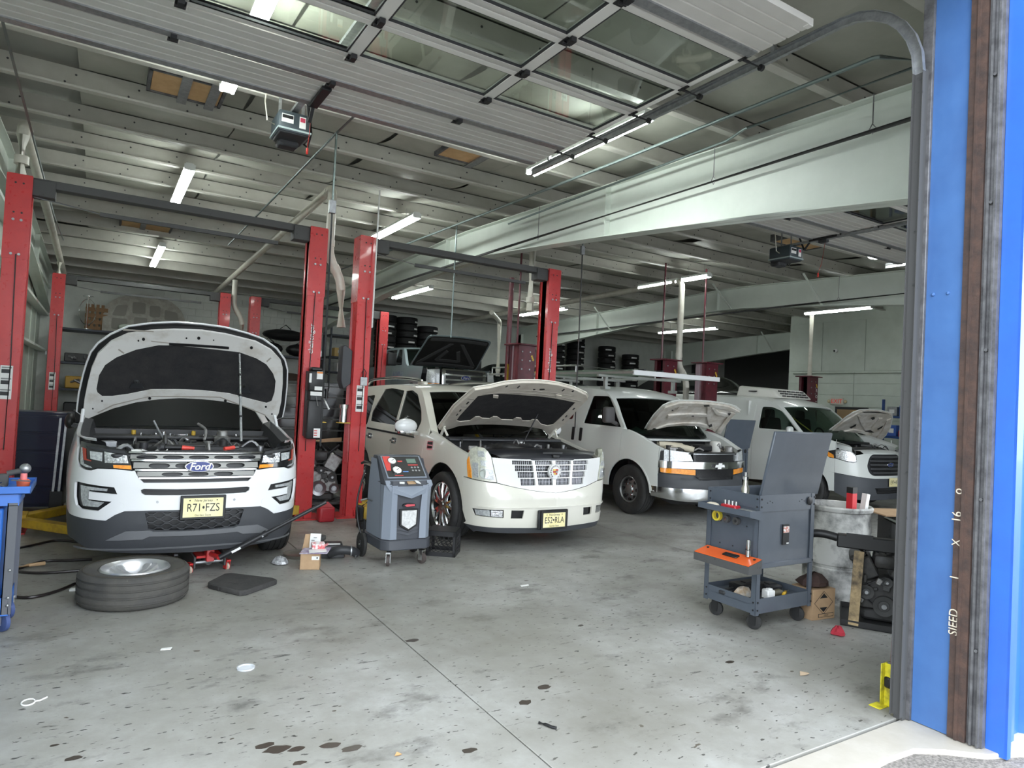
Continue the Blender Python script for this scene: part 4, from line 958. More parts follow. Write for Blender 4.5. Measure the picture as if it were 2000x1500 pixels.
# wheels: one front wheel is off (it lies on the floor)
wheel(ex.t, (.86, wf_, .385), .385, .245, .245, (5, 'wide'), 1); wheel(ex.t, (-.86, wr_, .385), .385, .245, .245, (5, 'wide'), -1); wheel(ex.t, (.86, wr_, .385), .385, .245, .245, (5, 'wide'), 1)
B().lathe([(0, -.02), (.16, -.02), (.16, .005), (.07, .01), (.07, .06), (0, .06)], (-.8, wf_, .42), 'x', 28).build('brake_disc', STEEL, ex.t)
B().lathe([(.46, -.12), (.46, .12)], (-.82, wf_, zw), 'x', 24, 0, PI).build('wheel_arch_liner', BLK, ex.t); B().lathe([(.46, -.12), (.46, .12)], (.82, wf_, zw), 'x', 24, 0, PI).build('wheel_arch_liner', BLK, ex.t)
for sg in (-1, 1):
    mo = B().ball((sg*1.02, 2.0, 1.25), (.05, .10, .08), 14, 8).build('door_mirror', BLK, ex.t); B().bar((sg*.94, 1.95, 1.2), (sg*1.0, 1.95, 1.22), .05, .04).build('mirror_arm', BLK, mo)
# ================================================================== cream luxury suv
es = Car('cream_suv', 'pearl cream luxury suv with chrome grid grille and raised hood', 4.59, 6.35,
    [(0, 0), (.35, .02), (.6, .065), (.78, .14), (.89, .25), (.955, .4), (.985, .65), (1.0, 1.1), (1., 3.), (1., 4.5), (.95, 5.02), (.88, 5.12)],
    [(.1, .10), (.2, .05), (.32, .015), (.45, 0), (.62, .0), (.69, .03), (.75, .055), (1.0, .085), (1.1, .12), (1.35, .25)],
    [(.1, .10), (.28, .03), (.5, .01), (.7, 0), (.95, .0), (1.1, .02), (1.2, .045), (1.35, .09), (1.85, .25), (2., .32)])
es.inv((-3.6, 1.6), (.1, 1.9)); iv = es.iv
C0 = lambda p: [(-1e-4, p[0][1])]+p[1:-1]+[(-1e-4, p[-1][1])]
# lamps
hl = iv.poly([(914, 932), (912, 899), (915.5, 884), (921, 875), (930, 872), (946, 875), (953, 882), (959, 892), (970, 942), (946, 939.5)])
for f in (lambda q: q, es.mir):
    h = es.patch('headlight', f(hl), HAZE, th=.05, off=.004)
    es.patch('turn_lens', f(iv.poly([(914.5, 931), (913, 898), (917, 891), (921, 917), (922, 934)])), AMB, h, th=.006, off=.008)
    for q in ([(938, 899), (960, 901), (963, 912), (940, 910)], [(939, 914), (962, 918), (966, 938), (941, 934)], [(923, 903), (934, 904), (935, 933), (925, 931)], [(933, 880), (946, 882), (947, 893), (934, 892)]):
        es.patch('lamp_reflector', f(iv.poly(q)), LENS, h, th=.006, off=.007)
    c = iv(946, 925)
    es.patch('projector_lens', f([(c[0]+.05*math.cos(t), c[1]+.05*math.sin(t)) for t in np.linspace(0, 2*PI, 15)[:-1]]), CHR, h, th=.012, off=.012)
# grille shell and openings
gsh = C0(iv.poly([(1078, 897), (1040, 897.5), (995, 896.5), (961, 893.5), (971.5, 943), (1008, 952), (1045, 958.5), (1081, 963)]))
zr_ = [iv(1055, v)[1] for v in (899, 909, 910.5, 921.5, 924, 936.5, 939, 951)]
ctr = 0.
cols = [(-.545, -.29), (-.265, -.02)]
WGR = M('grille_white', (.76, .76, .75), .3, coat=.6)
holes = []; bars = []
tops = [iv(1055, v)[1] for v in (900, 909.5, 922, 935)]; bots = [iv(1055, v)[1] for v in (907.5, 920, 933, 948)]
for r in range(4):
    sh = .02*r
    for a, b in ((-.57+.035*r, -.30+.012*r), (-.265+.010*r, -.022)):
        holes.append([(a+sh*.2, bots[r]), (b, bots[r]), (b-.004, tops[r]), (a, tops[r])])
holes += [es.mir(h)[::-1] for h in holes]
gs = es.patch('grille_shell', es.sym(gsh), WGR, th=.03, off=.0, res=(.08, .08), holes=holes)
es.patch('grille_back', [(a*.97, b) for a, b in es.sym(gsh)], BLK, gs, th=.01, off=-.045, res=.1)
for h in holes:
    a0, a1 = h[0][0], h[1][0]; n = 10; mid = (h[0][1]+h[2][1])/2
    es.patch('chrome_slat', [(a0, mid-.006), (a1, mid-.006), (a1, mid+.006), (a0, mid+.006)], M('grille_slat_grey', (.30, .30, .31), .3, .8), gs, th=.02, off=-.03, res=.2)
    b = B()
    for i in range(n):
        s_ = a0+(a1-a0)*(i+.5)/n; lo, hi_ = sorted((h[0][1], h[2][1])); p, q = es.P(s_, lo), es.P(s_, hi_); b.bar((p[0], p[1]+.03, p[2]), (q[0], q[1]+.03, q[2]), .007, .012, (0, 1, 0))
    tag(b.build('chrome_ribs', M('grille_rib_grey', (.20, .20, .21), .3, .8), gs), kind='stuff')
ze = (tops[1]+bots[2])/2; ye = es.P(0, ze)[1]
bd = B().lathe([(0, -.03), (.085, -.03), (.085, -.012), (.072, -.006), (0, -.006)], (0, ye, ze), 'y', 28)
bd = B().prism([(.088*math.cos(2*PI*i/28), ze+.088*math.sin(2*PI*i/28)) for i in range(28)], 'y', ye-.025, ye+.02).build('wreath_badge', WGR, es.t, bevel=.006)
for i in range(14):
    a0, a1 = PI*(-.35)+1.7*PI*i/14, PI*(-.35)+1.7*PI*(i+.7)/14
    B().prism([(r*math.cos(a), ze+r*math.sin(a)) for r, a in ((.062, a0), (.078, a0), (.078, a1), (.062, a1))], 'y', ye-.031, ye-.024).build('wreath_leaf', CHR, bd)
for k, (xx, w_, zz, h_, m) in enumerate(((-.018, .034, .022, .02, M('crest_gold', (.7, .5, .1), .3, .6)), (.018, .034, .022, .02, M('crest_red', (.45, .04, .03), .3)), (-.018, .034, .0, .02, M('crest_red')), (.018, .034, .0, .02, CHR), (-.012, .024, -.022, .02, M('crest_gold')), (.012, .024, -.022, .02, M('crest_red')))):
    B().box((xx, ye-.028, ze+zz), (w_, .006, h_)).build('crest_field', m, bd)
# bumper
s_end = -es.sy(.50)
lt = iv.poly([(1081, 963.5), (1045, 959.5), (1008, 953), (972, 944.5), (946, 941), (914, 934)]); lb = iv.poly([(905, 1021), (946, 1029), (1000, 1031), (1045, 1031), (1083, 1030)])
fogh = iv.poly([(920, 992), (984, 996), (983.5, 1012), (926, 1006)]); duct = iv.poly([(999, 997), (1024, 997), (1020.5, 1013), (997.5, 1013)])
loop = [(-1e-4, lt[0][1])]+lt[1:]+[(s_end, lt[-1][1]+.01), (s_end, .42), (s_end+.06, .30)]+lb[:-1]+[(-1e-4, lb[-1][1])]
es.patch('front_bumper', es.sym(loop), CREAM, th=.02, res=(.05, .05), holes=[fogh, es.mir(fogh)[::-1], duct, es.mir(duct)[::-1]])
zc = iv(1045, 992)[1]
es.strip('bumper_crease', zc+.004, .006, -.98, .98, CREAM, th=.012, off=.014)
for f in (lambda q: q, es.mir):
    g = es.patch('fog_recess', f(iv.poly([(917, 989), (987, 993), (986, 1015), (924, 1009)])), BLK, th=.01, off=-.03)
    es.patch('turn_signal', f(iv.poly([(926, 995), (956, 997), (957, 1009), (929, 1005)])), LENS, g, th=.012, off=-.006); es.patch('fog_lens', f(iv.poly([(958.5, 997), (982, 998), (981.5, 1011), (958.5, 1009)])), LENSC, g, th=.012, off=-.006)
    es.patch('duct_back', f(iv.poly([(996, 994), (1027, 994), (1023, 1016), (994, 1016)])), BLK, th=.01, off=-.035)
lip = [(-1e-4, lb[-1][1]-.004)]+[(a, b-.004) for a, b in lb[:-1][::-1]]+[(s_end+.08, .285), (s_end+.16, .19)]+iv.poly([(930, 1037), (970, 1041), (1045, 1041.5)])+[(-1e-4, iv(1080, 1041)[1])]
es.patch('lower_lip', es.sym(lip), CLAD, th=.02, off=-.004, res=(.07, .05))
plate(es, -.03, -.05, iv(1078, 1013)[1]-.005, 'E52\u2022RLA', .31, .165)
B().box((-.05, -.012, iv(1078, 1013)[1]), (.42, .03, .22)).build('plate_bracket', BLK, es.t, bevel=.01)
# body sides
zw = .41; wf_, wr_ = 1.0, 3.95
ftop = lambda y: float(np.interp(y, [.3, .5, .9, 1.5], [1.02, 1.06, 1.14, 1.26])) if y < 1.52 else 1.14
sides(es, dict(pre=[(.49, lt[-1][1]+.014), (.505, lt[-1][1]+.014)], seams=[.33, 1.62, 2.74, 3.72, 5.05], names=['fender', 'front_door', 'rear_door', 'quarter_panel'], sill=lambda y: .30 if y > .5 else lt[-1][1]+.014, top=ftop, wheels=((wf_, .50, zw), (wr_, .49, zw)), paint=CREAM))
es.top([(1.20, 1.235, .02, .24), (1.55, 1.46, .03, .19), (1.95, 1.72, .04, .13), (2.2, 1.835, .045, .08), (2.6, 1.885, .05, .02), (3.4, 1.90, .05, 0), (4.6, 1.86, .06, -.02), (5.0, 1.78, .06, -.05)])
w1 = iv.poly([(774, 832), (793, 764), (806, 762), (816, 770), (823, 802), (823, 823), (815, 840), (807, 842)]); w2 = iv.poly([(723, 822), (726, 804), (752, 760), (766, 758), (790, 762.5), (771, 830)])
qz = [(3.85, 1.20), (4.75, 1.24), (4.55, 1.64), (3.95, 1.68)]
yz = lambda loop: [(es.P(a, b)[1], b) for a, b in loop]
upper(es, CREAM, lambda y: 1.14, [rr([(abs(a), b) for a, b in [(q[0], q[1]) for q in []]] or yz(w1), .03), rr(yz(w2), .03), rr(qz, .05)], 1.54, 4.95, DGLASS)
for sg in (-1, 1):
    bl = [(1.95, 1.135), (3.80, 1.145), (3.80, 1.165), (1.95, 1.155)]
    es.patch('belt_trim', es.side(bl, sg), GLOSSB, th=.01, off=.006); es.patch('belt_chrome', es.side([(1.95, 1.155), (3.80, 1.165), (3.80, 1.172), (1.95, 1.162)], sg), CHR, th=.01, off=.006)
    for yh in (2.62, 3.60):
        hp = es.P(sg*es.sy(yh), 1.05); hb = B(); hb.box((hp[0]+sg*.025, yh, 1.05), (.025, .17, .03)); hb.build('door_handle', CHR, es.t, bevel=.01); es.patch('handle_cup', es.side(rr([(yh-.09, 1.01), (yh+.09, 1.01), (yh+.09, 1.09), (yh-.09, 1.09)], .03), sg), CHR, th=.004, off=.003)
    fv = es.side(rr([(1.30, 1.035), (1.48, 1.02), (1.50, 1.135), (1.34, 1.145)], .02), sg)
    v_ = es.patch('fender_vent', fv, CHR, th=.012, off=.008); es.patch('vent_slot', es.side([(1.33, 1.05), (1.46, 1.04), (1.47, 1.075), (1.335, 1.08)], sg), BLK, v_, th=.004, off=.011); es.patch('vent_slot', es.side([(1.34, 1.095), (1.475, 1.09), (1.48, 1.12), (1.355, 1.13)], sg), BLK, v_, th=.004, off=.011)
    es.patch('door_molding', es.side([(1.7, .60), (4.4, .60), (4.4, .66), (1.7, .66)], sg), CREAM, th=.012, off=.012); es.patch('molding_chrome', es.side([(1.7, .66), (4.4, .66), (4.4, .672), (1.7, .672)], sg), CHR, th=.01, off=.012)
    rl = B().tube(smooth_pts([(sg*.70, 2.35, 1.87), (sg*.71, 2.5, 1.93), (sg*.72, 3.3, 1.96), (sg*.72, 4.3, 1.93), (sg*.71, 4.6, 1.86)], 5), .022, 8).build('roof_rail', CHR, es.t); B().box((sg*.70, 2.38, 1.88), (.07, .22, .05)).build('rail_foot', CREAM, rl, bevel=.015)
    mx = sg*1.16
    mo = B().lathe([(0, -.10), (.09, -.095), (.13, -.06), (.14, .0), (.12, .05), (0, .06)], (mx, 1.83, 1.30), 'y', 20); mo = B().ball((mx, 1.80, 1.30), (.155, .085, .10), 18, 10).build('door_mirror', WPAINT, es.t)
    B().box((mx-sg*.03, 1.80, 1.225), (.26, .12, .055)).build('mirror_chrome', CHR, mo, bevel=.02, seg=2); B().bar((sg*.98, 1.85, 1.20), (sg*1.08, 1.82, 1.21), .09, .05).build('mirror_arm', CHR, mo, bevel=.01); B().box((mx, 1.865, 1.30), (.24, .01, .15)).build('mirror_glass', DGLASS, mo)
t1, t2, t3 = es.t_of_y(1.22), es.t_of_y(2.10), es.tl[-1]
patch('roof', [(-1, t1), (-.92, t1), (-.88, t2), (.88, t2), (.92, t1), (1, t1), (1, t3), (-1, t3)], es.T, CREAM, es.t, th=.03, res=(.16, .18))
patch('windshield', rr([(-.93, t1+.02), (.93, t1+.02), (.89, t2+.01), (-.89, t2+.01)], .05), es.T, glassmat('dim_windscreen', (.10, .115, .105), .3, .01), es.t, th=.006, off=-.012, res=(.16, .2))
b = B(); b.bb((-.88, 5.06, .35), (.88, 5.10, 1.72)); b.build('tailgate', CREAM, es.t)
b = B(); b.bb((-.84, 1.36, .26), (.84, 5.0, .34)); b.bb((-.8, 1.36, .3), (.8, 1.4, 1.2)); b.bb((-.82, 2.9, .34), (.82, 2.95, 1.6)); b.build('underbody', BLK, es.t)
b = B(); b.bb((-.78, 1.42, .9), (.78, 1.8, 1.12)); b.build('dashboard', DRK, es.t, bevel=.05)
for sx_ in (-.4, .4):
    b = B(); b.box((sx_, 2.45, .75), (.5, .5, .2)); b.box((sx_, 2.68, 1.15), (.48, .16, .7), (-.2, 0, 0)); b.box((sx_, 2.78, 1.58), (.26, .1, .18), (-.15, 0, 0)); b.build('front_seat', M('tan_seat', (.30, .27, .22), .7), es.t, bevel=.05, seg=2)
B().bar((-.12, 1.7, 1.15), (-.28, 2.05, 1.62), .03, .03).build('grab_strap', YEL, es.t)
# engine bay
b = B(); b.bb((-.84, .42, .4), (-.82, 1.36, 1.02)); b.bb((.82, .42, .4), (.84, 1.36, 1.02)); b.bb((-.8, .42, .38), (.8, 1.36, .42)); b.build('engine_bay', BLK, es.t)
for sg in (-1, 1):
    rows = []
    for y in np.linspace(.30, 1.50, 10):
        z = ftop(y); x, yy, zz = es.P(es.sy(y), z); rows.append([(sg*x, yy, zz), (sg*(x-.025), yy, zz+.008), (sg*(x-.06), yy+.01, zz+.004), (sg*(x-.063), yy+.01, zz-.03)])
    B().loft(rows).build('fender_lip', CREAM, es.t)
    B().loft([[(r[3][0]-sg*.002, r[3][1], r[3][2]+.005), (r[3][0]-sg*.05, r[3][1], r[3][2]-.06), (sg*.72, r[3][1], min(r[3][2]-.08, 1.06))] for r in rows]).build('bay_side', ENG, es.t)
z_ = gsh[0][1]
rows = []
for y, zz, w in ((.085, z_-.01, .60), (.095, z_+.035, .63), (.16, z_+.075, .72), (.34, z_+.10, .80), (.55, z_+.09, .84), (.62, z_+.05, .84)):
    rows.append([(w*k/6, y+(.10*(k/6)**2 if y < .3 else 0), zz-.035*(abs(k)/6)**3) for k in range(-6, 7)])
B().loft(rows).build('radiator_cover', M('satin_black_cover', (.02, .021, .025), .35), es.t, smooth=60)
b = B().prism([(-.14, .12), (.14, .12), (.10, .17), (-.10, .17)], 'z', z_+.06, z_+.08).build('cover_recess', BLK, es.t)
B().box((.02, .10, z_+.035), (.09, .06, .035)).build('hood_latch', BLK, es.t, bevel=.006)
rows = []
for y, h in ((.6, .08), (.68, .14), (.9, .17), (1.05, .14), (1.12, .06)): rows.append([(-.02+.34*k/5, y, .99+h*(1-(k/5)**4)) for k in range(-5, 6)])
B().loft(rows).build('engine_cover', M('satin_black_cover'), es.t, smooth=60)
b = B().tube(smooth_pts([(-.1, .55, 1.08), (-.3, .7, 1.13), (-.35, .9, 1.1), (-.5, 1.0, 1.06)], 5), .05, 10); b.build('intake_duct', ENG, es.t)
B().prism([(-.86, 1.14), (.86, 1.14), (.84, 1.34), (-.84, 1.34)], 'z', 1.16, 1.20).build('cowl_panel', DRK, es.t, bevel=.012)
for s_ in (-1, 1): B().tube([(s_*.15-.2, 1.22, 1.22), (s_*.3-.05, 1.30, 1.25), (s_*.35+.2, 1.4, 1.32)], .01, 6).build('wiper', BLK, es.t)
clutter(es, (-.78, .78), (.62, 1.12), (1.05, 1.15), 34, [ENG, ENG, DRK, CASTAL, STEEL], 11, (.02, .07))
B().box((-.62, .85, 1.05), (.16, .14, .12)).build('fuse_box', M('red_cap', (.45, .05, .03), .4), es.t, bevel=.01); B().box((.12, 1.0, 1.12), (.06, .05, .11)).build('relay_tag', PAPER, es.t); B().cyl((.45, .62, .95), (.45, .62, 1.11), .06, 14).build('reservoir', M('translucent_tank', (.66, .64, .56), .4), es.t)
# raised hood
HF2 = hood_surface(1.38, 1.31, math.radians(24), .085, .0, 1.25, .95); hi = Inv(HF2, es.org, (-1.05, 1.05), (-.1, 1.5), 60, 40)
zb = lambda q: hi.poly([(840+.18*x, 720+.18*y) for x, y in q])
outer = zb([(75, 640), (250, 400), (470, 205), (640, 180), (800, 142), (1000, 124), (1200, 127), (1400, 152), (1560, 197), (1700, 262), (1722, 305), (1620, 410), (1450, 595), (1320, 700), (1290, 690), (1230, 640), (1100, 615), (800, 590), (500, 585), (300, 600), (200, 632), (120, 650)])
liner = zb([(278, 540), (310, 490), (510, 270), (690, 245), (1000, 262), (1300, 290), (1575, 345), (1480, 445), (1335, 585), (1270, 598), (1200, 580), (1165, 535), (1110, 530), (1080, 545), (1000, 545), (985, 515), (930, 510), (890, 535), (770, 530), (725, 500), (680, 498), (640, 520), (560, 515), (530, 498), (485, 500), (430, 540), (320, 552)])
hd = patch('hood', outer, HF2, CREAM, es.t, th=.012, off=0., res=.08)
HUC = M('cream_hood_underside', (.66, .61, .53), .42, n=(5, (.56, .50, .43), .34, .5), coat=.3)
patch('hood_frame', [(a*.985, b*.985+.008) for a, b in outer], HF2, HUC, hd, th=.03, off=.032, res=.08, holes=[liner]); patch('hood_liner', liner, HF2, LINER, hd, th=.02, off=.022, res=.1)
for q in ([(935, 180), (960, 155), (972, 160), (945, 185)], [(1420, 215), (1448, 192), (1460, 197), (1432, 222)], [(1530, 222), (1548, 208), (1562, 214), (1544, 228)], [(805, 170), (830, 155), (840, 160), (815, 175)], [(1180, 192), (1235, 190), (1240, 202), (1185, 206)], [(380, 355), (405, 330), (418, 335), (392, 360)], [(305, 435), (325, 412), (335, 418), (316, 440)], [(270, 480), (290, 460), (300, 466), (282, 485)], [(1540, 420), (1560, 400), (1572, 405), (1552, 426)], [(1460, 500), (1478, 480), (1490, 486), (1472, 506)], [(1428, 538), (1444, 520), (1454, 526), (1438, 544)], [(1110, 195), (1135, 193), (1137, 203), (1112, 205)]):
    patch('hood_slot', zb(q), HF2, BLK, hd, th=.004, off=.034, res=.3)
for q in ([(560, 245), (1640, 330), (1640, 338), (560, 252)], [(400, 295), (470, 300), (466, 310), (396, 305)], [(330, 380), (395, 385), (390, 393), (326, 388)], [(860, 205), (1560, 275), (1560, 280), (860, 211)]):
    patch('hood_crease', zb(q), HF2, M('crease_shade_tan'), hd, th=.003, off=.0335, res=.4)  # thin strips with the shade of the creases in their colour
for u in (705, 1392): patch('liner_tab', zb([(u-28, 255), (u+28, 262), (u+24, 290), (u-30, 283)]), HF2, HUC, hd, th=.01, off=.04, res=.3)
for sg in (-1, 1):
    hg = B(); hg.bar((sg*.84, 1.42, 1.20), (sg*.86, 1.28, 1.34), .03, .02); hg.bar((sg*.84, 1.22, 1.22), (sg*.86, 1.32, 1.33), .02, .02); hg.build('hood_hinge', CREAM, es.t)
a_ = HF2(*hi(1052, 806)); b_ = (.08, .95, 1.10); B().cyl(a_, b_, .008, 8).build('prop_rod', BLK, es.t)
CW = M('chrome_wheel', (.74, .75, .76), .14, 1.)
for x in (-.87, .87):
    for y in (wf_, wr_): wheel(es.t, (x, y, .40), .40, .275, .285, (7, 'split'), -1 if x < 0 else 1, (RUB, CW))
    B().lathe([(.49, -.13), (.49, .13)], (x*.95, wf_, zw), 'x', 24, 0, PI).build('wheel_arch_liner', BLK, es.t)
# ================================================================== white cargo van with ladder rack
vn = Car('cargo_van', 'white cargo van with amber lamps, chrome bumper and roof rack', 8.22, 7.25,
    [(0, -.13), (.28, -.11), (.52, -.055), (.74, .045), (.87, .15), (.945, .3), (.985, .55), (1., 1.), (1., 3.), (1., 5.4), (.97, 5.69)],
    [(.2, .10), (.27, .02), (.33, -.03), (.50, -.03), (.53, 0), (.64, .02), (.67, .06), (.9, .06), (1.06, .08), (1.15, .16), (1.35, .3)],
    [(.2, .08), (.4, .02), (.7, 0), (1.0, .01), (1.3, .03), (1.36, .045), (1.9, .17), (2.1, .26)], cat='van')
vn.inv((-3.4, 1.6), (.15, 2.0)); iv = vn.iv
V2 = lambda q: iv.poly([(1230+.16*x, 760+.16*y) for x, y in q])
hl = V2([(355, 872), (383, 742), (430, 737), (730, 777), (775, 882)]); chb = V2([(355, 882), (400, 878), (780, 893), (1000, 893)]); 
zc0, zc1 = iv(1230+.16*800, 760+.16*893)[1], iv(1230+.16*800, 760+.16*975)[1]
sA = V2([(357, 905)])[0][0]; sG = V2([(790, 930)])[0][0]
for f in (lambda q: q, vn.mir):
    h = vn.patch('headlight', f(hl), LENS, th=.05, off=.0)
    vn.patch('lamp_divider', f(V2([(480, 742), (492, 744), (492, 880), (480, 880)])), DRK, h, th=.006, off=.004); vn.patch('lamp_shade', f(V2([(375, 760), (420, 745), (415, 865), (365, 868)])), DRK, h, th=.005, off=.003)
    a = vn.patch('turn_signal', f(V2([(370, 952), (800, 987), (800, 1052), (376, 1012)])), AMB, th=.03, off=.004); vn.patch('signal_frame', f(V2([(357, 940), (812, 976), (812, 1066), (360, 1026)])), BLK, th=.03, off=-.004)
    vn.patch('corner_panel', f([(-vn.sy(.258), zc1-.095), (hl[0][0]-.004, zc1-.095), (hl[0][0]-.004, hl[0][1]), (hl[1][0]-.004, hl[1][1]), (hl[2][0], hl[2][1]+.01), (-vn.sy(.258), 1.10)]), VANW, th=.02)
vn.patch('chrome_band', [(sA, zc1), (-sA, zc1), (-sA, zc0), (sA, zc0)], CHR, th=.03, off=.022, res=(.06, .03))
zg0, zg1 = iv(1230+.16*1000, 760+.16*802)[1], zc0-.0; gl_, gr_ = sG, -sG
g = vn.patch('upper_grille', [(gl_, zc0), (gr_, zc0), (gr_+.02, zg0), (gl_-.02, zg0)], BLK, th=.02, off=-.01)
zl1 = iv(1230+.16*1000, 760+.16*1100)[1]
g2 = vn.patch('lower_grille', [(gl_, zc1), (gl_+.03, zl1+.05), (gl_+.12, zl1), (gr_-.12, zl1), (gr_-.03, zl1+.05), (gr_, zc1)], BLK, th=.02, off=-.01)
vn.patch('grille_surround', [(gl_-.012, zc1), (gl_+.02, zl1+.045), (gl_+.115, zl1-.014), (gr_-.115, zl1-.014), (gr_-.02, zl1+.045), (gr_+.012, zc1)], CLAD, th=.02, off=-.022)
HON = M('honeycomb', (.035, .035, .037), .4)
for gg, za, zb_ in ((g, zc0+.01, zg0-.008), (g2, zl1+.012, zc1-.008)):
    n = 6; b = B()
    for r in range(n):
        zz = za+(zb_-za)*(r+.5)/n; hw = abs(sG)-.03
        pts = [vn.P(-hw+2*hw*i/60, zz+(.007 if (i+r) % 2 else -.007)) for i in range(61)]
        b.tube([(p[0], p[1]-.004, p[2]) for p in pts], .0028, 4)
    tag(b.build('honeycomb_mesh', HON, gg), kind='stuff')
vn.strip('grille_top_trim', zg0+.006, .007, gl_-.02, gr_+.02, GALV, th=.02, off=.008)
zb_ = (zc0+zc1)/2; bx_ = 0.05; yb = vn.P(0, zb_)[1]-.035
bt = [(-.115, -.022), (-.045, -.022), (-.052, -.05), (.03, -.05), (.037, -.022), (.115, -.022), (.098, .022), (.045, .022), (.052, .05), (-.03, .05), (-.037, .022), (-.098, .022)]
o = B().prism([(x*1.12, zb_+z*1.15) for x, z in bt], 'y', yb-.012, yb+.03).build('bowtie_badge', BLK, vn.t); B().prism([(x*.95, zb_+z*.9) for x, z in bt], 'y', yb-.018, yb-.01).build('bowtie_face', PAPER, o)
# bumper: charcoal top, chrome face
zt = zl1-.016
se = -vn.sy(.42)
vn.patch('bumper_top', vn.sym([(-1e-4, zt), (gl_+.1, zt), (gl_-.02, zc1-.09), (sA, zc1-.09), (se, zc1-.06), (se, .50), (-1e-4, .50)]), CLAD, th=.03, off=-.01, res=(.06, .05))
se2 = -vn.sy(.40)
vn.patch('chrome_bumper', vn.sym([(-1e-4, .495), (se2, .515), (se2+.02, .36), (-.6, .31), (-1e-4, .31)]), M('bumper_chrome', (.70, .71, .71), .16, 1., rn=(12, .06)), th=.03, res=(.06, .05))
vn.patch('air_dam', vn.sym([(-1e-4, .305), (-.6, .305), (se2+.08, .35), (-.8, .22), (-1e-4, .22)]), BLK, th=.02, off=-.05)
zw = .40; wf_, wr_ = .87, 4.30
ftop = lambda y: float(np.interp(y, [.1, .35, .6, .95], [1.06, 1.13, 1.24, 1.34])) if y < .95 else 1.33
sides(vn, dict(seams=[.26, 1.08, 2.24, 3.40, 5.6], names=['fender', 'front_door', 'cargo_door', 'quarter_panel'], sill=lambda y: .36, top=ftop, wheels=((wf_, .47, zw), (wr_, .47, zw)), paint=VANW))
vn.top([(.72, 1.225, .02, .22), (1.0, 1.46, .025, .18), (1.32, 1.78, .03, .13), (1.58, 1.955, .045, .07), (2.0, 2.04, .06, .01), (3., 2.06, .065, 0), (5.5, 2.06, .07, 0)])
win1 = [(1.02, 1.36), (2.12, 1.37), (2.02, 1.86), (1.62, 1.86), (1.5, 1.82)]
upper(vn, VANW, lambda y: 1.33, [rr(win1, .04), rr([(2.45, 1.42), (3.3, 1.42), (3.3, 1.85), (2.45, 1.85)], .05)], .95, 5.55, CGLASS, gm=[CGLASS, DGLASS])
t1, t2, t3 = vn.t_of_y(.74), vn.t_of_y(1.42), vn.tl[-1]
patch('roof', [(-1, t1), (-.93, t1), (-.9, t2), (.9, t2), (.93, t1), (1, t1), (1, t3), (-1, t3)], vn.T, VANW, vn.t, th=.03, res=(.16, .25))
patch('windshield', rr([(-.94, t1+.02), (.94, t1+.02), (.91, t2+.01), (-.91, t2+.01)], .05), vn.T, glassmat('van_windscreen', (.32, .36, .34), .3, .01), vn.t, th=.006, off=-.012, res=(.16, .2))
for sg in (-1, 1):
    for y in (2.14, 2.36): vn.patch('door_handle', vn.side(rr([(y-.035, 1.06), (y+.035, 1.06), (y+.035, 1.29), (y-.035, 1.29)], .02), sg), BLK, th=.02, off=.012)
    vn.patch('side_marker_bar', vn.side([(1.5, .79), (1.75, .79), (1.75, .83), (1.5, .83)], sg), BLK, th=.01, off=.008)
    mm = M('mirror_grey', (.07, .065, .066), .6)
    mo = B().box((sg*1.22, 1.12, 1.55), (.20, .12, .26)).build('door_mirror', mm, vn.t, bevel=.04, seg=3); B().tube([(sg*.97, 1.2, 1.40), (sg*1.05, 1.14, 1.42), (sg*1.18, 1.12, 1.46)], .032, 10).build('mirror_arm', mm, mo); B().box((sg*1.22, 1.185, 1.55), (.17, .006, .22)).build('mirror_glass', DGLASS, mo)
b = B(); b.bb((-.95, 5.6, .4), (.95, 5.64, 1.98)); b.build('rear_doors', VANW, vn.t)
b = B(); b.bb((-.88, 1.0, .30), (.88, 5.6, .42)); b.bb((-.86, .98, .4), (.86, 1.02, 1.2)); b.bb((-.9, 2.42, .4), (.9, 2.45, 1.9)); b.build('underbody', BLK, vn.t)
b = B(); b.bb((-.85, 1.02, 1.0), (.85, 1.4, 1.24)); b.build('dashboard', DRK, vn.t, bevel=.05)
for sx_ in (-.48, .48):
    b = B(); b.box((sx_, 1.85, .85), (.5, .5, .2)); b.box((sx_, 2.12, 1.25), (.48, .16, .75), (-.18, 0, 0)); b.box((sx_, 2.2, 1.70), (.26, .1, .2), (-.12, 0, 0)); b.build('front_seat', SEATM, vn.t, bevel=.06, seg=2)
R_ = random.Random(9); b = []
for i in range(5): b.append((-.62+.1*i+R_.uniform(-.03, .03), 1.12+R_.uniform(-.1, .1), 1.27+R_.uniform(0, .05)))
B().raw([(-.75, 1.1, 1.27), (-.45, 1.0, 1.27), (-.4, 1.2, 1.31), (-.65, 1.3, 1.29), (-.6, 1.15, 1.38)], [(0, 1, 4), (1, 2, 4), (2, 3, 4), (3, 0, 4)]).build('dash_rag', M('green_rag', (.30, .48, .40), .8), vn.t)
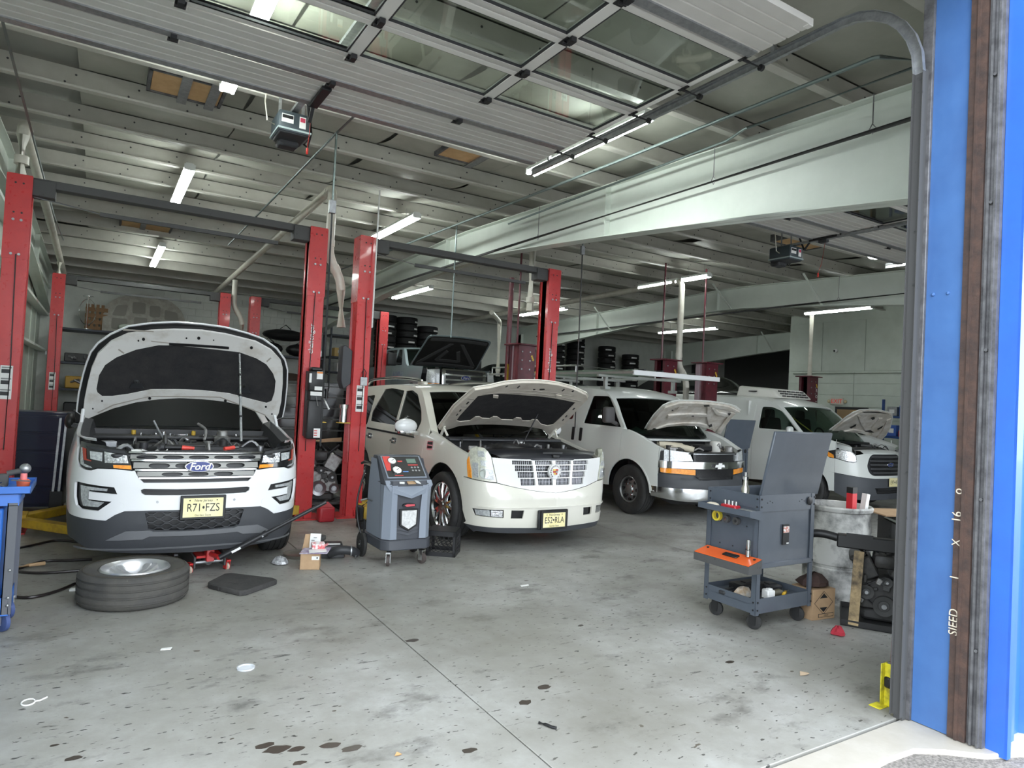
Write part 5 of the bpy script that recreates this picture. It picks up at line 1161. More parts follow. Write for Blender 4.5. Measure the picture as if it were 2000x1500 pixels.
# engine bay
b = B(); b.bb((-.83, .3, .5), (-.81, 1.0, 1.04)); b.bb((.81, .3, .5), (.83, 1.0, 1.04)); b.bb((-.8, .3, .46), (.8, 1.0, .5)); b.bb((-.66, .16, .5), (.66, .18, 1.0)); b.build('engine_bay', BLK, vn.t)
for sg in (-1, 1):
    rows = []
    for y in np.linspace(.2, .95, 8):
        z = ftop(y); x, yy, zz = vn.P(vn.sy(y), z); rows.append([(sg*x, yy, zz), (sg*(x-.03), yy, zz+.006), (sg*(x-.10), yy+.01, zz-.01), (sg*(x-.11), yy+.01, zz-.12)])
    B().loft(rows).build('fender_lip', VANW, vn.t)
B().prism([(-.5, .0), (.5, .0), (.72, .16), (.72, .24), (-.72, .24), (-.72, .16)], 'z', zg0-.005, zg0+.02).build('radiator_support', BLK, vn.t, bevel=.008)
B().prism([(-.88, .86), (.88, .86), (.84, 1.0), (-.84, 1.0)], 'z', 1.16, 1.2).build('cowl_panel', VANW, vn.t, bevel=.01)
BEIG = M('beige_plastic', (.60, .54, .42), .5)
b = B().tube(smooth_pts([(-.62, .62, 1.12), (-.45, .5, 1.12), (-.28, .36, 1.09), (-.18, .26, 1.06)], 5), [.055]*16, 10); b.build('air_duct', BEIG, vn.t); B().box((-.56, .42, 1.08), (.14, .12, .1), (0, 0, .4)).build('washer_tank', BEIG, vn.t, bevel=.03, seg=2)
B().box((-.22, .68, 1.10), (.36, .2, .10), (0, 0, .2)).build('air_box', BEIG, vn.t, bevel=.03, seg=2); B().box((.16, .45, 1.09), (.3, .28, .1)).build('battery_cover', BLK, vn.t, bevel=.02)
B().cyl((.52, .45, .95), (.52, .45, 1.20), .09, 16).build('coolant_tank', M('white_tank', (.72, .71, .66), .4), vn.t, bevel=.02); B().cyl((.68, .3, 1.0), (.68, .3, 1.13), .07, 14).build('reservoir', CASTAL, vn.t, bevel=.01)
clutter(vn, (-.7, .75), (.18, .8), (1.02, 1.10), 26, [ENG, ENG, DRK, CASTAL, BEIG], 21, (.03, .09))
for x in (-.85, .85):
    for y in (wf_, wr_): wheel(vn.t, (x, y, .39), .39, .255, .215, (8, 'steel'), -1 if x < 0 else 1, (RUB, M('grey_steel_wheel', (.26, .26, .26), .3, .8)))
    B().lathe([(.47, -.12), (.47, .12)], (x*.97, wf_, zw), 'x', 24, 0, PI).build('wheel_arch_liner', BLK, vn.t)
    vn.patch('arch_trim', vn.side(arc(wf_, zw, .50, 175, 5, 20)+arc(wf_, zw, .475, 5, 175, 20), -1 if x < 0 else 1), VANW, th=.012, off=.010, res=.3)
# hood
def rough_hood(car, F, org, zf, outer, ribs, holes_, paint, under, edge=.03):
    hi = Inv(F, org, (-1.1, 1.1), (-.15, 1.2), 60, 36); z = lambda q: hi.poly([zf(*p) for p in q])
    h = patch('hood', z(outer), F, paint, car.t, th=.012, off=0., res=.08); patch('hood_inner_skin', [(a*.96, b*.97+.012) for a, b in z(outer)], F, under, h, th=.008, off=.012, res=.08)
    for q in ribs: patch('hood_rib', rr(z(q), .012), F, under, h, th=.03, off=.038, res=.12)
    for q in holes_: patch('hood_hole', z(q), F, BLK, h, th=.004, off=.041, res=.3)
    return h, hi
HFv = hood_surface(1.0, 1.29, math.radians(33), .06, .0, 1.0, .95)
oh = [(170, 505), (215, 425), (290, 315), (400, 200), (480, 162), (600, 137), (800, 140), (1000, 150), (1200, 182), (1300, 210), (1360, 258), (1310, 272), (1240, 335), (1150, 460), (1105, 540), (1075, 548), (1010, 490), (900, 445), (750, 420), (600, 420), (450, 443), (300, 492), (215, 528)]
rb = [[(190, 500), (300, 340), (415, 215), (470, 205), (380, 310), (290, 430), (240, 505)], [(420, 205), (600, 150), (900, 155), (1200, 195), (1340, 262), (1290, 262), (1150, 225), (900, 190), (620, 185), (470, 225)], [(1100, 530), (1160, 430), (1250, 310), (1290, 275), (1230, 270), (1150, 370), (1060, 500)], [(460, 300), (700, 285), (960, 290), (960, 320), (700, 312), (450, 335)], [(940, 190), (985, 195), (980, 330), (1010, 420), (1040, 480), (960, 440), (935, 330)], [(300, 470), (450, 415), (650, 395), (850, 400), (960, 430), (1010, 480), (850, 435), (650, 420), (450, 436)], [(990, 205), (1020, 205), (1080, 265), (1200, 290), (1190, 320), (1050, 295)], [(600, 190), (560, 230), (690, 215), (700, 190)]]
ho = [[(890, 170), (960, 165), (965, 185), (900, 190)], [(1185, 270), (1225, 275), (1205, 300)], [(950, 420), (990, 400), (1000, 430), (960, 445)], [(745, 300), (775, 300), (775, 310), (745, 310)], [(500, 228), (520, 228), (520, 240), (500, 240)]]
rough_hood(vn, HFv, vn.org, lambda x, y: (1230+.16*x, 760+.16*y), oh, rb, ho, VANW, UNDERW)
# roof rack (part of the van) and the ladder on it
RK = M('rack_aluminium', (.52, .54, .52), .4, .75); zk = 2.19
for y in (1.75, 3.3, 4.9):
    for sg in (-1, 1):
        B().bb((sg*.80-.03, y-.03, 2.0), (sg*.80+.03, y+.03, zk)).build('rack_leg', RK, vn.t, bevel=.004); B().bb((sg*.80-.06, y-.07, 1.98), (sg*.80+.05, y+.07, 2.03)).build('rack_foot', RK, vn.t, bevel=.006)
    B().bb((-.98, y-.03, zk), (.98, y+.03, zk+.04)).build('rack_crossbar', RK, vn.t, bevel=.004)
for sg in (-1, 1):
    B().bb((sg*.96-.02, .85, zk+.04), (sg*.96+.02, 5.5, zk+.08)).build('rack_side_rail', RK, vn.t, bevel=.004)
    B().tube([(sg*.96, .9, zk+.07), (sg*.96, 2.4, zk+.20), (sg*.96, 5.4, zk+.20)], .016, 8).build('rack_hand_rail', RK, vn.t)
    for y in (2.4, 4.0, 5.4): B().cyl((sg*.96, y, zk+.06), (sg*.96, y, zk+.20), .014, 8).build('rack_stanchion', WPAINT, vn.t)
B().bb((-.98, .83, zk+.02), (1.0, .88, zk+.10)).build('rack_front_bar', WPAINT, vn.t, bevel=.005)
ld = thing('extension_ladder', 'grey-green extension ladder lying along the roof rack of cargo van', 'ladder', (8.22-.42, 8.25, zk+.045))
LAD = M('fibreglass_green', (.22, .29, .23), .5)
for x in (-.2, .2): B().bb((x-.018, 0, 0), (x+.018, 4.2, .09)).build('ladder_rail', LAD, ld, bevel=.006)
for i in range(13): B().cyl((-.2, .2+.31*i, .045), (.2, .2+.31*i, .045), .016, 8).build('rung', ALU, ld)
B().bb((-.222, 3.0, .02), (-.218, 3.25, .075)).build('yellow_label', M('label_yellow', (.75, .65, .05), .5), ld)
for x in (-.2, .2): B().bb((x-.022, -.02, -.002), (x+.022, .12, .092)).build('ladder_cap', DRK, ld)

# ================================================================== white refrigerated van
tr = Car('refrigerated_van', 'white delivery van with roof cooling unit and oval slatted grille', 12.38, 6.80,
    [(0, 0), (.36, .03), (.6, .095), (.79, .22), (.91, .40), (.975, .7), (1.02, 1.2), (1.03, 2.), (1.03, 5.), (1., 5.55)],
    [(.2, .06), (.35, .01), (.5, 0), (.7, .02), (.85, .04), (1.0, .07), (1.12, .12), (1.25, .22), (1.4, .36)],
    [(.2, .06), (.4, .02), (.7, 0), (1.0, .01), (1.25, .03), (1.4, .05), (1.95, .18), (2.15, .28)], cat='van')
tr.inv((-3.2, 1.6), (.15, 2.0)); iv = tr.iv
TZ = lambda q: iv.poly([(1400+.19*x, 720+.19*y) for x, y in q])
gro = TZ([(1508, 1060), (1512, 965), (1545, 888), (1700, 884), (1790, 890), (1850, 930), (1882, 1010), (1864, 1078), (1800, 1102), (1690, 1102), (1560, 1095)])
gc = np.mean([a for a, b in gro]); gro = [(a-gc, b) for a, b in gro]; gw = max(abs(a) for a, b in gro); gz0, gz1 = min(b for a, b in gro), max(b for a, b in gro)
hexo = [(-gw, (gz0+gz1)/2-.02), (-gw*.93, gz0+.05), (-gw*.78, gz0), (gw*.78, gz0), (gw*.93, gz0+.05), (gw, (gz0+gz1)/2-.02), (gw*.88, gz1-.06), (gw*.7, gz1), (-gw*.7, gz1), (-gw*.88, gz1-.06)]
hexo = rr(hexo, .05)
g = tr.patch('grille', hexo, DRK, th=.03, off=.006)
tr.patch('grille_opening', [(a*.92, (gz0+gz1)/2+(b-(gz0+gz1)/2)*.88) for a, b in hexo], BLK, g, th=.004, off=.008)
SLT = M('slat_grey', (.10, .10, .105), .35, .3)
for k in range(5):
    z = gz0+(gz1-gz0)*(k+.75)/5.4; e = gw*(.80 if k in (0, 4) else .90); tr.strip('grille_slat', z, .013, -e, e, SLT, g, th=.02, off=.022)
oval(tr, 0, (gz0+gz1)/2+.01, .10, .042, tr.P(0, .9)[1]-.03, 'Ford', .07)
zfb = TZ([(1300, 1085)])[0][1]; se = -tr.sy(.50)
hl = TZ([(1225, 832), (1290, 832), (1380, 850), (1432, 895), (1440, 962), (1400, 972), (1340, 960), (1225, 925), (1160, 915), (1120, 880), (1100, 850)])
for f in (lambda q: q, tr.mir):
    h = tr.patch('headlight', f(hl), GLOSSB, th=.04, off=.002); tr.patch('headlight_lens', f(TZ([(1222, 840), (1290, 838), (1375, 858), (1425, 900), (1432, 955), (1345, 952), (1225, 918)])), LENSC, h, th=.006, off=.008); tr.patch('turn_lens', f(TZ([(1140, 850), (1200, 885), (1205, 918), (1145, 905)])), AMB, h, th=.006, off=.008)
up = [(-1e-4, gz1+.03), (-gw*.7, gz1+.05)]+[(a, b+.004) for a, b in (hl[3], hl[2], hl[1], hl[0])]+[(se, 1.30), (se, .70)]+TZ([(1120, 1045), (1300, 1085), (1500, 1120)])+[(-gw*.7, gz0-.05), (-1e-4, gz0-.05)]
tr.patch('front_fascia', tr.sym(up), VANW, th=.02, res=(.07, .06), holes=[[(a*.97, (gz0+gz1)/2+(b-(gz0+gz1)/2)*.96) for a, b in hexo]])
dn = [(-1e-4, gz0-.055), (-gw*.7, gz0-.055)]+TZ([(1500, 1124), (1300, 1089), (1120, 1049)])+[(se, .695), (se, .34), (-.9, .24), (-1e-4, .24)]
tr.patch('lower_bumper', tr.sym(dn), M('grey_bumper', (.075, .08, .09), .55), th=.02, res=(.07, .06))
tr.patch('lower_grille', tr.sym(TZ([(1700, 1245), (1590, 1240), (1620, 1285), (1700, 1290)]) if 0 else [(-1e-4, .46), (-.42, .46), (-.36, .36), (-1e-4, .36)]), BLK, th=.02, off=.008)
for z in (.39, .43): tr.strip('lower_slat', z, .008, -.36, .36, DRK, th=.02, off=.014)
plate(tr, -.012, .06, .565, 'E97\u2022HF', .30, .16, small=False, frame=False)
zw = .36; wf_, wr_ = 1.02, 4.2
ftop = lambda y: float(np.interp(y, [.3, .6, .95, 1.15], [1.20, 1.27, 1.36, 1.38])) if y < 1.1 else 1.36
sides(tr, dict(seams=[.50, 1.33, 2.27, 3.45, 5.5], names=['fender', 'front_door', 'sliding_door', 'quarter_panel'], sill=lambda y: .36, top=ftop, wheels=((wf_, .42, zw), (wr_, .42, zw)), paint=VANW))
tr.top([(.78, 1.235, .02, .26), (1.13, 1.50, .03, .2), (1.50, 1.80, .04, .15), (1.80, 1.965, .05, .09), (2.28, 2.06, .06, .01), (3.2, 2.08, .06, 0), (5.45, 2.08, .06, 0)])
wn = [(1.12, 1.24), (1.38, 1.16), (2.0, 1.36), (2.0, 1.82), (1.72, 1.82), (1.46, 1.72)]
upper(tr, VANW, lambda y: 1.36, [rr([(1.22, 1.40), (2.16, 1.40), (2.16, 1.84), (1.92, 1.84), (1.67, 1.76)], .05)], 1.1, 5.45, CGLASS)
for sg in (-1, 1):
    mo = B().box((sg*1.16, 1.3, 1.38), (.16, .10, .2)).build('door_mirror', VANW if sg < 0 else BLK, tr.t, bevel=.05, seg=3); B().box((sg*1.05, 1.38, 1.38), (.12, .09, .09)).build('mirror_arm', BLK, mo, bevel=.02)
    tr.patch('side_panel_line', tr.side(rr([(2.3, 1.45), (3.2, 1.45), (3.2, 1.9), (2.3, 1.9)], .08), sg), VANW, th=.008, off=.008)
t1, t2, t3 = tr.t_of_y(.80), tr.t_of_y(1.63), tr.tl[-1]
patch('roof', [(-1, t1), (-.93, t1), (-.9, t2), (.9, t2), (.93, t1), (1, t1), (1, t3), (-1, t3)], tr.T, VANW, tr.t, th=.03, res=(.16, .25))
patch('windshield', rr([(-.94, t1+.02), (.94, t1+.02), (.91, t2+.01), (-.91, t2+.01)], .05), tr.T, WGLASS, tr.t, th=.006, off=-.012, res=(.16, .2))
b = B(); b.bb((-.97, 5.46, .4), (.97, 5.5, 2.0)); b.build('rear_doors', VANW, tr.t)
b = B(); b.bb((-.9, .95, .30), (.9, 5.45, .42)); b.bb((-.86, 1.1, .4), (.86, 1.13, 1.2)); b.build('underbody', BLK, tr.t); B().bb((-.93, 2.45, .42), (.93, 2.48, 1.95)).build('bulkhead', VANW, tr.t)
b = B(); b.bb((-.88, 1.14, 1.0), (.88, 1.5, 1.24)); b.build('dashboard', DRK, tr.t, bevel=.05)
for sx_ in (-.5, .5):
    b = B(); b.box((sx_, 1.93, .85), (.5, .5, .2)); b.box((sx_, 2.18, 1.25), (.48, .16, .75), (-.16, 0, 0)); b.box((sx_, 2.26, 1.70), (.26, .1, .2), (-.12, 0, 0)); b.build('front_seat', SEATM, tr.t, bevel=.06, seg=2)
B().bar((-.05, 1.42, 1.28), (-.5, 1.9, 1.75), .03, .02).build('yellow_strap', M('strap_yellow', (.65, .48, .08), .6), tr.t)
b = B().tube(smooth_pts([(.2+.16*math.cos(t), 1.58+.03*math.sin(t), 1.30+.16*math.sin(t)) for t in np.linspace(0, 2*PI, 20)[:-1]], 1, True), .016, 7, True); b.build('steering_wheel', BLK, tr.t)
b = B(); b.bb((-.84, .5, .5), (-.82, 1.1, 1.14)); b.bb((.82, .5, .5), (.84, 1.1, 1.14)); b.bb((-.8, .5, .46), (.8, 1.1, .5)); b.bb((-.56, .2, .5), (.56, .22, 1.0)); b.build('engine_bay', BLK, tr.t)
for sg in (-1, 1):
    rows = []
    for y in np.linspace(.3, 1.1, 8):
        z = ftop(y); x, yy, zz = tr.P(tr.sy(y), z); rows.append([(sg*x, yy, zz), (sg*(x-.03), yy, zz+.006), (sg*(x-.12), yy+.01, zz-.03), (sg*(x-.13), yy+.01, zz-.14)])
    B().loft(rows).build('fender_lip', VANW, tr.t)
rows = [[(.62*k/5, y+.06*(k/5)**2, z-.02*(abs(k)/5)**2) for k in range(-5, 6)] for y, z in ((.10, gz1+.03), (.16, gz1+.07), (.30, gz1+.075))]
B().loft(rows).build('bonnet_shelf', VANW, tr.t)
B().prism([(-.85, .9), (.85, .9), (.8, 1.12), (-.8, 1.12)], 'z', 1.19, 1.23).build('cowl_panel', BLK, tr.t, bevel=.01); B().prism([(-.5, .38), (.4, .38), (.4, .72), (-.5, .72)], 'z', 1.0, 1.15).build('engine_cover', ENG, tr.t, bevel=.03)
clutter(tr, (-.7, .7), (.3, .75), (1.08, 1.16), 18, [ENG, DRK, CASTAL], 31, (.02, .07))
for x in (-.88, .88):
    for y in (wf_, wr_): wheel(tr.t, (x, y, .35), .35, .235, .205, (8, 'steel'), -1 if x < 0 else 1, (RUB, M('grey_steel_wheel')))
HFt = hood_surface(1.10, 1.37, math.radians(35), .07, .0, .9, .9)
oh = [(1135, 645), (1250, 560), (1330, 495), (1400, 450), (1470, 424), (1550, 420), (1700, 432), (1805, 455), (1812, 505), (1790, 600), (1740, 690), (1680, 740), (1640, 752), (1615, 725), (1560, 690), (1480, 655), (1350, 640), (1200, 660)]
rb = [[(1160, 640), (1300, 530), (1440, 445), (1480, 440), (1400, 500), (1280, 600), (1230, 645)], [(1450, 435), (1600, 428), (1790, 462), (1790, 490), (1600, 455), (1480, 458)], [(1790, 500), (1770, 600), (1700, 710), (1650, 735), (1640, 700), (1700, 620), (1740, 520)], [(1440, 470), (1480, 480), (1550, 600), (1600, 680), (1550, 670), (1480, 560)], [(1230, 645), (1400, 615), (1540, 640), (1610, 700), (1480, 650), (1350, 636)], [(1660, 500), (1700, 500), (1640, 590), (1580, 600)]]
ho = [[(1360, 590), (1425, 550), (1420, 570), (1370, 598)], [(1640, 605), (1700, 570), (1690, 590), (1650, 612)], [(1480, 425), (1640, 425), (1760, 450), (1640, 436), (1500, 434)], [(1510, 625), (1570, 615), (1610, 640), (1560, 640)], [(1570, 490), (1610, 478), (1615, 500), (1590, 510)]]
rough_hood(tr, HFt, tr.org, lambda x, y: (1400+.19*x, 720+.19*y), oh, rb, ho, VANW, UNDERW)
# cooling unit on the cab roof
cu = B().raw([(-.56, 1.75, 0), (.56, 1.75, 0), (.58, 2.85, 0), (-.58, 2.85, 0), (-.52, 1.95, .19), (.52, 1.95, .19), (.55, 2.8, .25), (-.55, 2.8, .25)], [(0, 1, 5, 4), (1, 2, 6, 5), (2, 3, 7, 6), (3, 0, 4, 7), (4, 5, 6, 7)])
CUW = M('cooler_shell', (.74, .73, .68), .45)
cu = B().raw(cu.v, cu.f+[(3, 2, 1, 0)]).build('cooling_unit', CUW, tr.t, bevel=.05, seg=3); cu.location = (0, .25, 2.03)
for r in range(3):
    for k in range(6): B().box((-.36+.145*k, 1.785+.055*r, .05+.05*r), (.11, .02, .022), (-.8, 0, 0)).build('vent_louver', BLK, cu)
B().box((-.575, 2.4, .13), (.02, .2, .02)).build('side_vent', BLK, cu)
# ================================================================== things on the floor near the opening
def caster(parent, x, y, r, mat, fork=GALV, ang=0., w=.03, name='caster'):
    c = B().lathe([(r*.25, -w/2), (r*.8, -w/2), (r, -w*.35), (r, w*.35), (r*.8, w/2), (r*.25, w/2)], (0, 0, 0), 'x', 22).build(name, mat, parent); c.location = (x, y, r); c.rotation_euler = (0, 0, ang)
    B().lathe([(0, -w*.55), (r*.3, -w*.55), (r*.3, w*.55), (0, w*.55)], (0, 0, 0), 'x', 12).build('hub', DRK, c)
    f = B(); f.bb((-w*.8, -.02, -.02), (-w*.6, .03, r+.03)); f.bb((w*.6, -.02, -.02), (w*.8, .03, r+.03)); f.bb((-w*.8, -.03, r+.015), (w*.8, .04, r+.03)); f.build('fork', fork, c); return c
# ---- grey service cart with its lid up
GC = M('cart_grey_paint', (.085, .10, .125), .35, n=(5, (.07, .085, .105), .3, .7), coat=.2)
X0, X1, Y0, Y1 = 4.42, 5.12, 3.43, 3.95
ct = thing('tool_cart', 'grey steel service cart with raised lid and orange side drawer', 'tool cart', (X0, Y0, 0)); w, d = X1-X0, Y1-Y0
for x in (0, w):
    for y in (0, d):
        sx = 1 if x == 0 else -1; sy = 1 if y == 0 else -1; b = B(); b.bb((x, y, .13), (x+sx*.045, y+sy*.004, 1.06)); b.bb((x, y, .13), (x+sx*.004, y+sy*.045, 1.06)); b.build('corner_post', GC, ct)
def tray(z0, z1, zf, name, m=GC, inset=.004):
    b = B(); a, c, e, f = inset, w-inset, inset, d-inset
    b.bb((a, e, zf), (c, f, zf+.004)); b.bb((a, e, z0), (c, e+.004, z1)); b.bb((a, f-.004, z0), (c, f, z1)); b.bb((a, e, z0), (a+.004, f, z1)); b.bb((c-.004, e, z0), (c, f, z1)); return b.build(name, m, ct)
tray(.14, .255, .205, 'lower_tray'); tray(.93, 1.06, .95, 'top_well')
b = B(); b.bb((.02, .012, .52), (w-.02, .016, .93)); b.build('front_panel', GC, ct); B().bb((.0, -.003, .49), (w, .02, .53)).build('panel_rail', GC, ct, bevel=.003); B().bb((.012, .05, .52), (.016, d-.02, .93)).build('side_panel', GC, ct); B().bb((.02, d-.02, .52), (w-.02, d-.016, .93)).build('back_panel', GC, ct); B().bb((.02, .02, .52), (w-.02, d-.02, .525)).build('cabinet_floor', GC, ct)
for x, y in ((.013, 0), (w-.02, 0)):
    for z in (.17, .23, .51, .97, 1.03): B().cyl((x+.012, -.006, z), (x+.012, .002, z), .007, 8).build('cart_bolt', BLK, ct)
for y in (.02, d-.03):
    for z in (.17, .23, .97, 1.03): B().cyl((-.006, y, z), (.002, y, z), .007, 8).build('cart_bolt', BLK, ct)
for x in (.1, .13, .16, .5, .53, .56):
    B().cyl((x, .001, 1.0+.012*((x*100) % 2)), (x, .006, 1.0+.012*((x*100) % 2)), .004, 6).build('vent_hole', BLK, ct)
for y in (.12, .25, .38):
    for z in (.62, .80): B().cyl((.008, y, z), (.013, y, z), .006, 6).build('peg_hole', BLK, ct)
B().lathe([(0, -.012), (.018, -.012), (.034, -.006), (.034, 0), (0, 0)], (w-.075, 0, 1.0), 'y', 18).build('lock_knob', BLK, ct)
lid = B(); lid.bb((-.02, -.012, 0), (w+.01, .012, .53)); lid = lid.build('lid', GC, ct, bevel=.006); lid.location = (.04, .02, 1.05); lid.rotation_euler = (.22, .0, .0)
lb = B().bb((.30, -.002, .66), (.375, .013, .82)).build('label', BLK, ct); B().bb((.303, -.004, .755), (.372, .0, .805)).build('label_print', M('label_red_white', (.62, .25, .2), .5, n=(60, (.8, .78, .75), .45, .55)), lb); B().bb((.345, -.004, .665), (.372, .0, .675)).build('label_print', PAPER, lb)
st = B(); st.prism([(-.13, .915), (-.13, .90), (0, .87), (0, .885)], 'y', -.02, d-.02); st.bb((-.135, -.02, .90), (-.13, d-.02, .945)); st.prism([(-.135, .90), (0, .87), (0, .95), (-.135, .945)], 'y', -.024, -.02); st.prism([(-.135, .90), (0, .87), (0, .95), (-.135, .945)], 'y', d-.024, d-.02); st.build('side_tray', GC, ct)
OR = M('orange_paint', (.75, .12, .02), .4, coat=.2)
dr = B(); dr.prism([(-.17, .475), (-.17, .535), (-.02, .575), (-.02, .47)], 'y', -.06, d-.03); dr = dr.build('side_drawer', BLKST, ct); B().prism([(-.168, .537), (-.02, .577), (-.02, .582), (-.168, .543)], 'y', -.055, d-.035).build('drawer_face', OR, dr); B().box((-.09, .18, .568), (.05, .14, .012), (0, -.26, 0)).build('drawer_latch', BLK, dr, bevel=.004)
for y in (-.02, d-.08): B().cyl((-.06, y, .560), (-.06, y, .580), .010, 8).build('drawer_screw', BLK, dr)
for x, y in ((.08, .07), (w-.08, .07), (.08, d-.07), (w-.08, d-.07)): caster(ct, x, y, .058, RUB, BLK, .3, .035)
# things on the cart
def item(name, label, cat, loc, rz=0.): return thing(name, label, cat, loc, rz)
t = item('spray_bottle', 'silver spray bottle standing on grey cart top', 'bottle', (X0+.10, Y0+.22, .954)); B().lathe([(0, 0), (.03, 0), (.033, .01), (.033, .13), (.02, .16), (.018, .2), (0, .2)], n=18).build('bottle_body', M('bottle_silver', (.66, .64, .55), .25, .8), t); B().lathe([(0, .2), (.022, .2), (.022, .225), (.012, .23), (.012, .26), (0, .26)], n=14).build('nozzle', CHR, t)
t = item('socket_tray', 'red socket holder in side tray of grey cart', 'tool', (X0-.07, Y0+.22, .918)); B().box((0, 0, .02), (.07, .15, .045)).build('holder', M('tool_red', (.45, .02, .03), .4), t, bevel=.008)
for k in range(4): B().cyl((.0, -.055+.036*k, .04), (.0, -.055+.036*k, .075), .012, 10).build('socket', CHR, t)
t = item('glove_rag', 'cream rag in side tray of grey cart', 'rag', (X0-.07, Y0+.40, .918)); B().ball((0, 0, .015), (.045, .06, .02), 10, 6).build('rag_cloth', M('rag_cream', (.62, .56, .45), .9), t)
t = item('tray_clamp', 'grey metal clamp in side tray of grey cart', 'tool', (X0-.065, Y0+.06, .915)); B().box((0, 0, .015), (.05, .13, .03)).build('clamp_bar', GALV, t, bevel=.004); B().cyl((0, -.07, .02), (0, .09, .02), .008, 8).build('clamp_screw', STEEL, t)
t = item('tape_roll', 'yellow roll hanging on peg panel of grey cart', 'tape', (X0-.012, Y0+.40, .84)); B().lathe([(.028, -.016), (.042, -.016), (.042, .016), (.028, .016), (.028, -.016)], (0, 0, 0), 'x', 20).build('roll', M('tape_yellow', (.72, .58, .05), .5), t); B().cyl((-.02, 0, .03), (.02, 0, .03), .004, 6).build('peg', STEEL, t)
for k, y in enumerate((.30, .20)):
    t = item('hanging_socket', ('chrome capped' if k == 0 else 'plain black')+' socket wrench hanging on peg panel of grey cart', 'tool', (X0-.016, Y0+y, .83)); B().lathe([(.0, -.015), (.03, -.015), (.03, .012), (0, .012)], (0, 0, 0), 'x', 16).build('socket_head', BLKST, t); B().cyl((-.02, 0, 0), (-.012, 0, 0), .012, 10).build('drive', CHR if k == 0 else DRK, t); B().cyl((-.012, 0, .0), (.014, 0, .02), .004, 6).build('peg', STEEL, t)
t = item('torch_can', 'small chrome bits stood on drawer of grey cart', 'tool', (X0-.045, Y0+.05, .581)); B().lathe([(0, 0), (.02, 0), (.02, .05), (.013, .055), (.018, .09), (.018, .13), (0, .13)], n=14).build('bit_stack', CHR, t)
R_ = random.Random(4); ITM = [BLK, DRK, PAPER, CARD, STEEL, GC]
for k, (x, y, sx, sy, sz, m, nm, lb_) in enumerate(((.12, .22, .16, .10, .05, PAPER, 'crumpled_bag', 'crumpled white bag in lower tray of grey cart'), (.09, .34, .2, .06, .03, DRK, 'pry_bar_case', 'flat dark case in lower tray of grey cart'), (.27, .09, .075, .08, .075, PAPER, 'white_carton', 'small white carton in lower tray of grey cart'), (.40, .12, .15, .05, .05, M('olive_part', (.10, .09, .06), .6), 'canister', 'olive canister lying in lower tray of grey cart'), (.30, .33, .28, .14, .07, BLK, 'black_part', 'black moulded part in lower tray of grey cart'), (.55, .30, .16, .16, .04, DRK, 'cable_pile', 'dark bracket in lower tray of grey cart'))):
    t = item(nm, lb_, 'cart item', (X0+x, Y0+y, .211), R_.uniform(-.5, .5))
    if nm == 'canister': B().lathe([(0, -.07), (.024, -.07), (.026, .05), (.015, .06), (.015, .08), (0, .08)], (0, 0, .027), 'x', 14).build('canister_body', m, t)
    elif nm == 'crumpled_bag':
        v = [(sx*.5*math.cos(a)*q+R_.uniform(-.012, .012), sy*.5*math.sin(a)*q+R_.uniform(-.012, .012), h) for q, h in ((.9, 0), (1, .03), (.6, .07)) for a in np.linspace(0, 2*PI, 9)[:-1]]+[(0, 0, .085)]
        B().raw(v, [(8*r+i, 8*r+(i+1) % 8, 8*r+8+(i+1) % 8, 8*r+8+i) for r in range(2) for i in range(8)]+[(16+i, 16+(i+1) % 8, 24) for i in range(8)]).build('bag_skin', M('bag_white', (.55, .52, .47), .8, n=(14, (.4, .3, .2), .4, .6)), t, smooth=25)
    else: B().box((0, 0, sz/2), (sx, sy, sz)).build('case_body', m, t, bevel=.008); B().box((sx*.1, 0, sz+.004), (sx*.5, sy*.4, .008)).build('case_rib', m, t)
t = item('screwdriver', 'yellow handled screwdriver in lower tray of grey cart', 'screwdriver', (X0+.47, Y0+.10, .215), .4); B().cyl((0, 0, .005), (.09, 0, .01), .014, 8).build('grip', M('grip_yellow', (.7, .42, .03), .4), t, bevel=.004); B().cyl((.09, 0, .01), (.2, 0, .004), .004, 6).build('shaft', STEEL, t)
# ---- blue rolling cart at left edge
BL = M('cart_blue_paint', (.03, .14, .50), .35, coat=.3); GL = M('cart_leg_grey', (.10, .105, .12), .5)
t = thing('rolling_cart', 'blue and grey rolling tool cart with tools on its tray', 'tool cart', (-1.12, 5.48, 0)); bc = t
def btray(z, h, x1=.77, y1=.45, x0=0., y0=0., nm='tray'):
    b = B(); b.bb((x0, y0, z), (x1, y1, z+.006)); b.bb((x0, y0, z), (x1, y0+.006, z+h)); b.bb((x0, y1-.006, z), (x1, y1, z+h)); b.bb((x0, y0, z), (x0+.006, y1, z+h)); b.bb((x1-.006, y0, z), (x1, y1, z+h)); return b.build(nm, BL, bc, bevel=.002)
btray(.92, .05, .78, .46, 0, -.02); btray(.84, .085, .72, .42, .02, .0, 'tray_skirt'); btray(.12, .12, .70, .42, .03); B().bb((.06, .02, .24), (.64, .4, .82)).build('blue_bin', BL, bc, bevel=.01)
for x in (.04, .66):
    for y in (.0, .38): b = B(); b.bb((x, y, .13), (x+.055, y+.006, .86)); b.bb((x, y, .13), (x+.006, y+.05, .86)); b.build('leg', GL, bc)
for z in (.19, .24, .42): B().ball((.695, -.004, z), .010, 8, 6).build('leg_bolt', GALV, bc)
for x, y in ((.67, .08), (.08, .08), (.67, .36), (.08, .36)): caster(bc, x, y, .065, M('blue_wheel', (.05, .08, .22), .6), ALU, .6, .035)
B().tube([(.62, -.01, .80), (.61, -.012, .6), (.60, -.01, .35)], .006, 6).build('hanging_hose', GALV, bc)
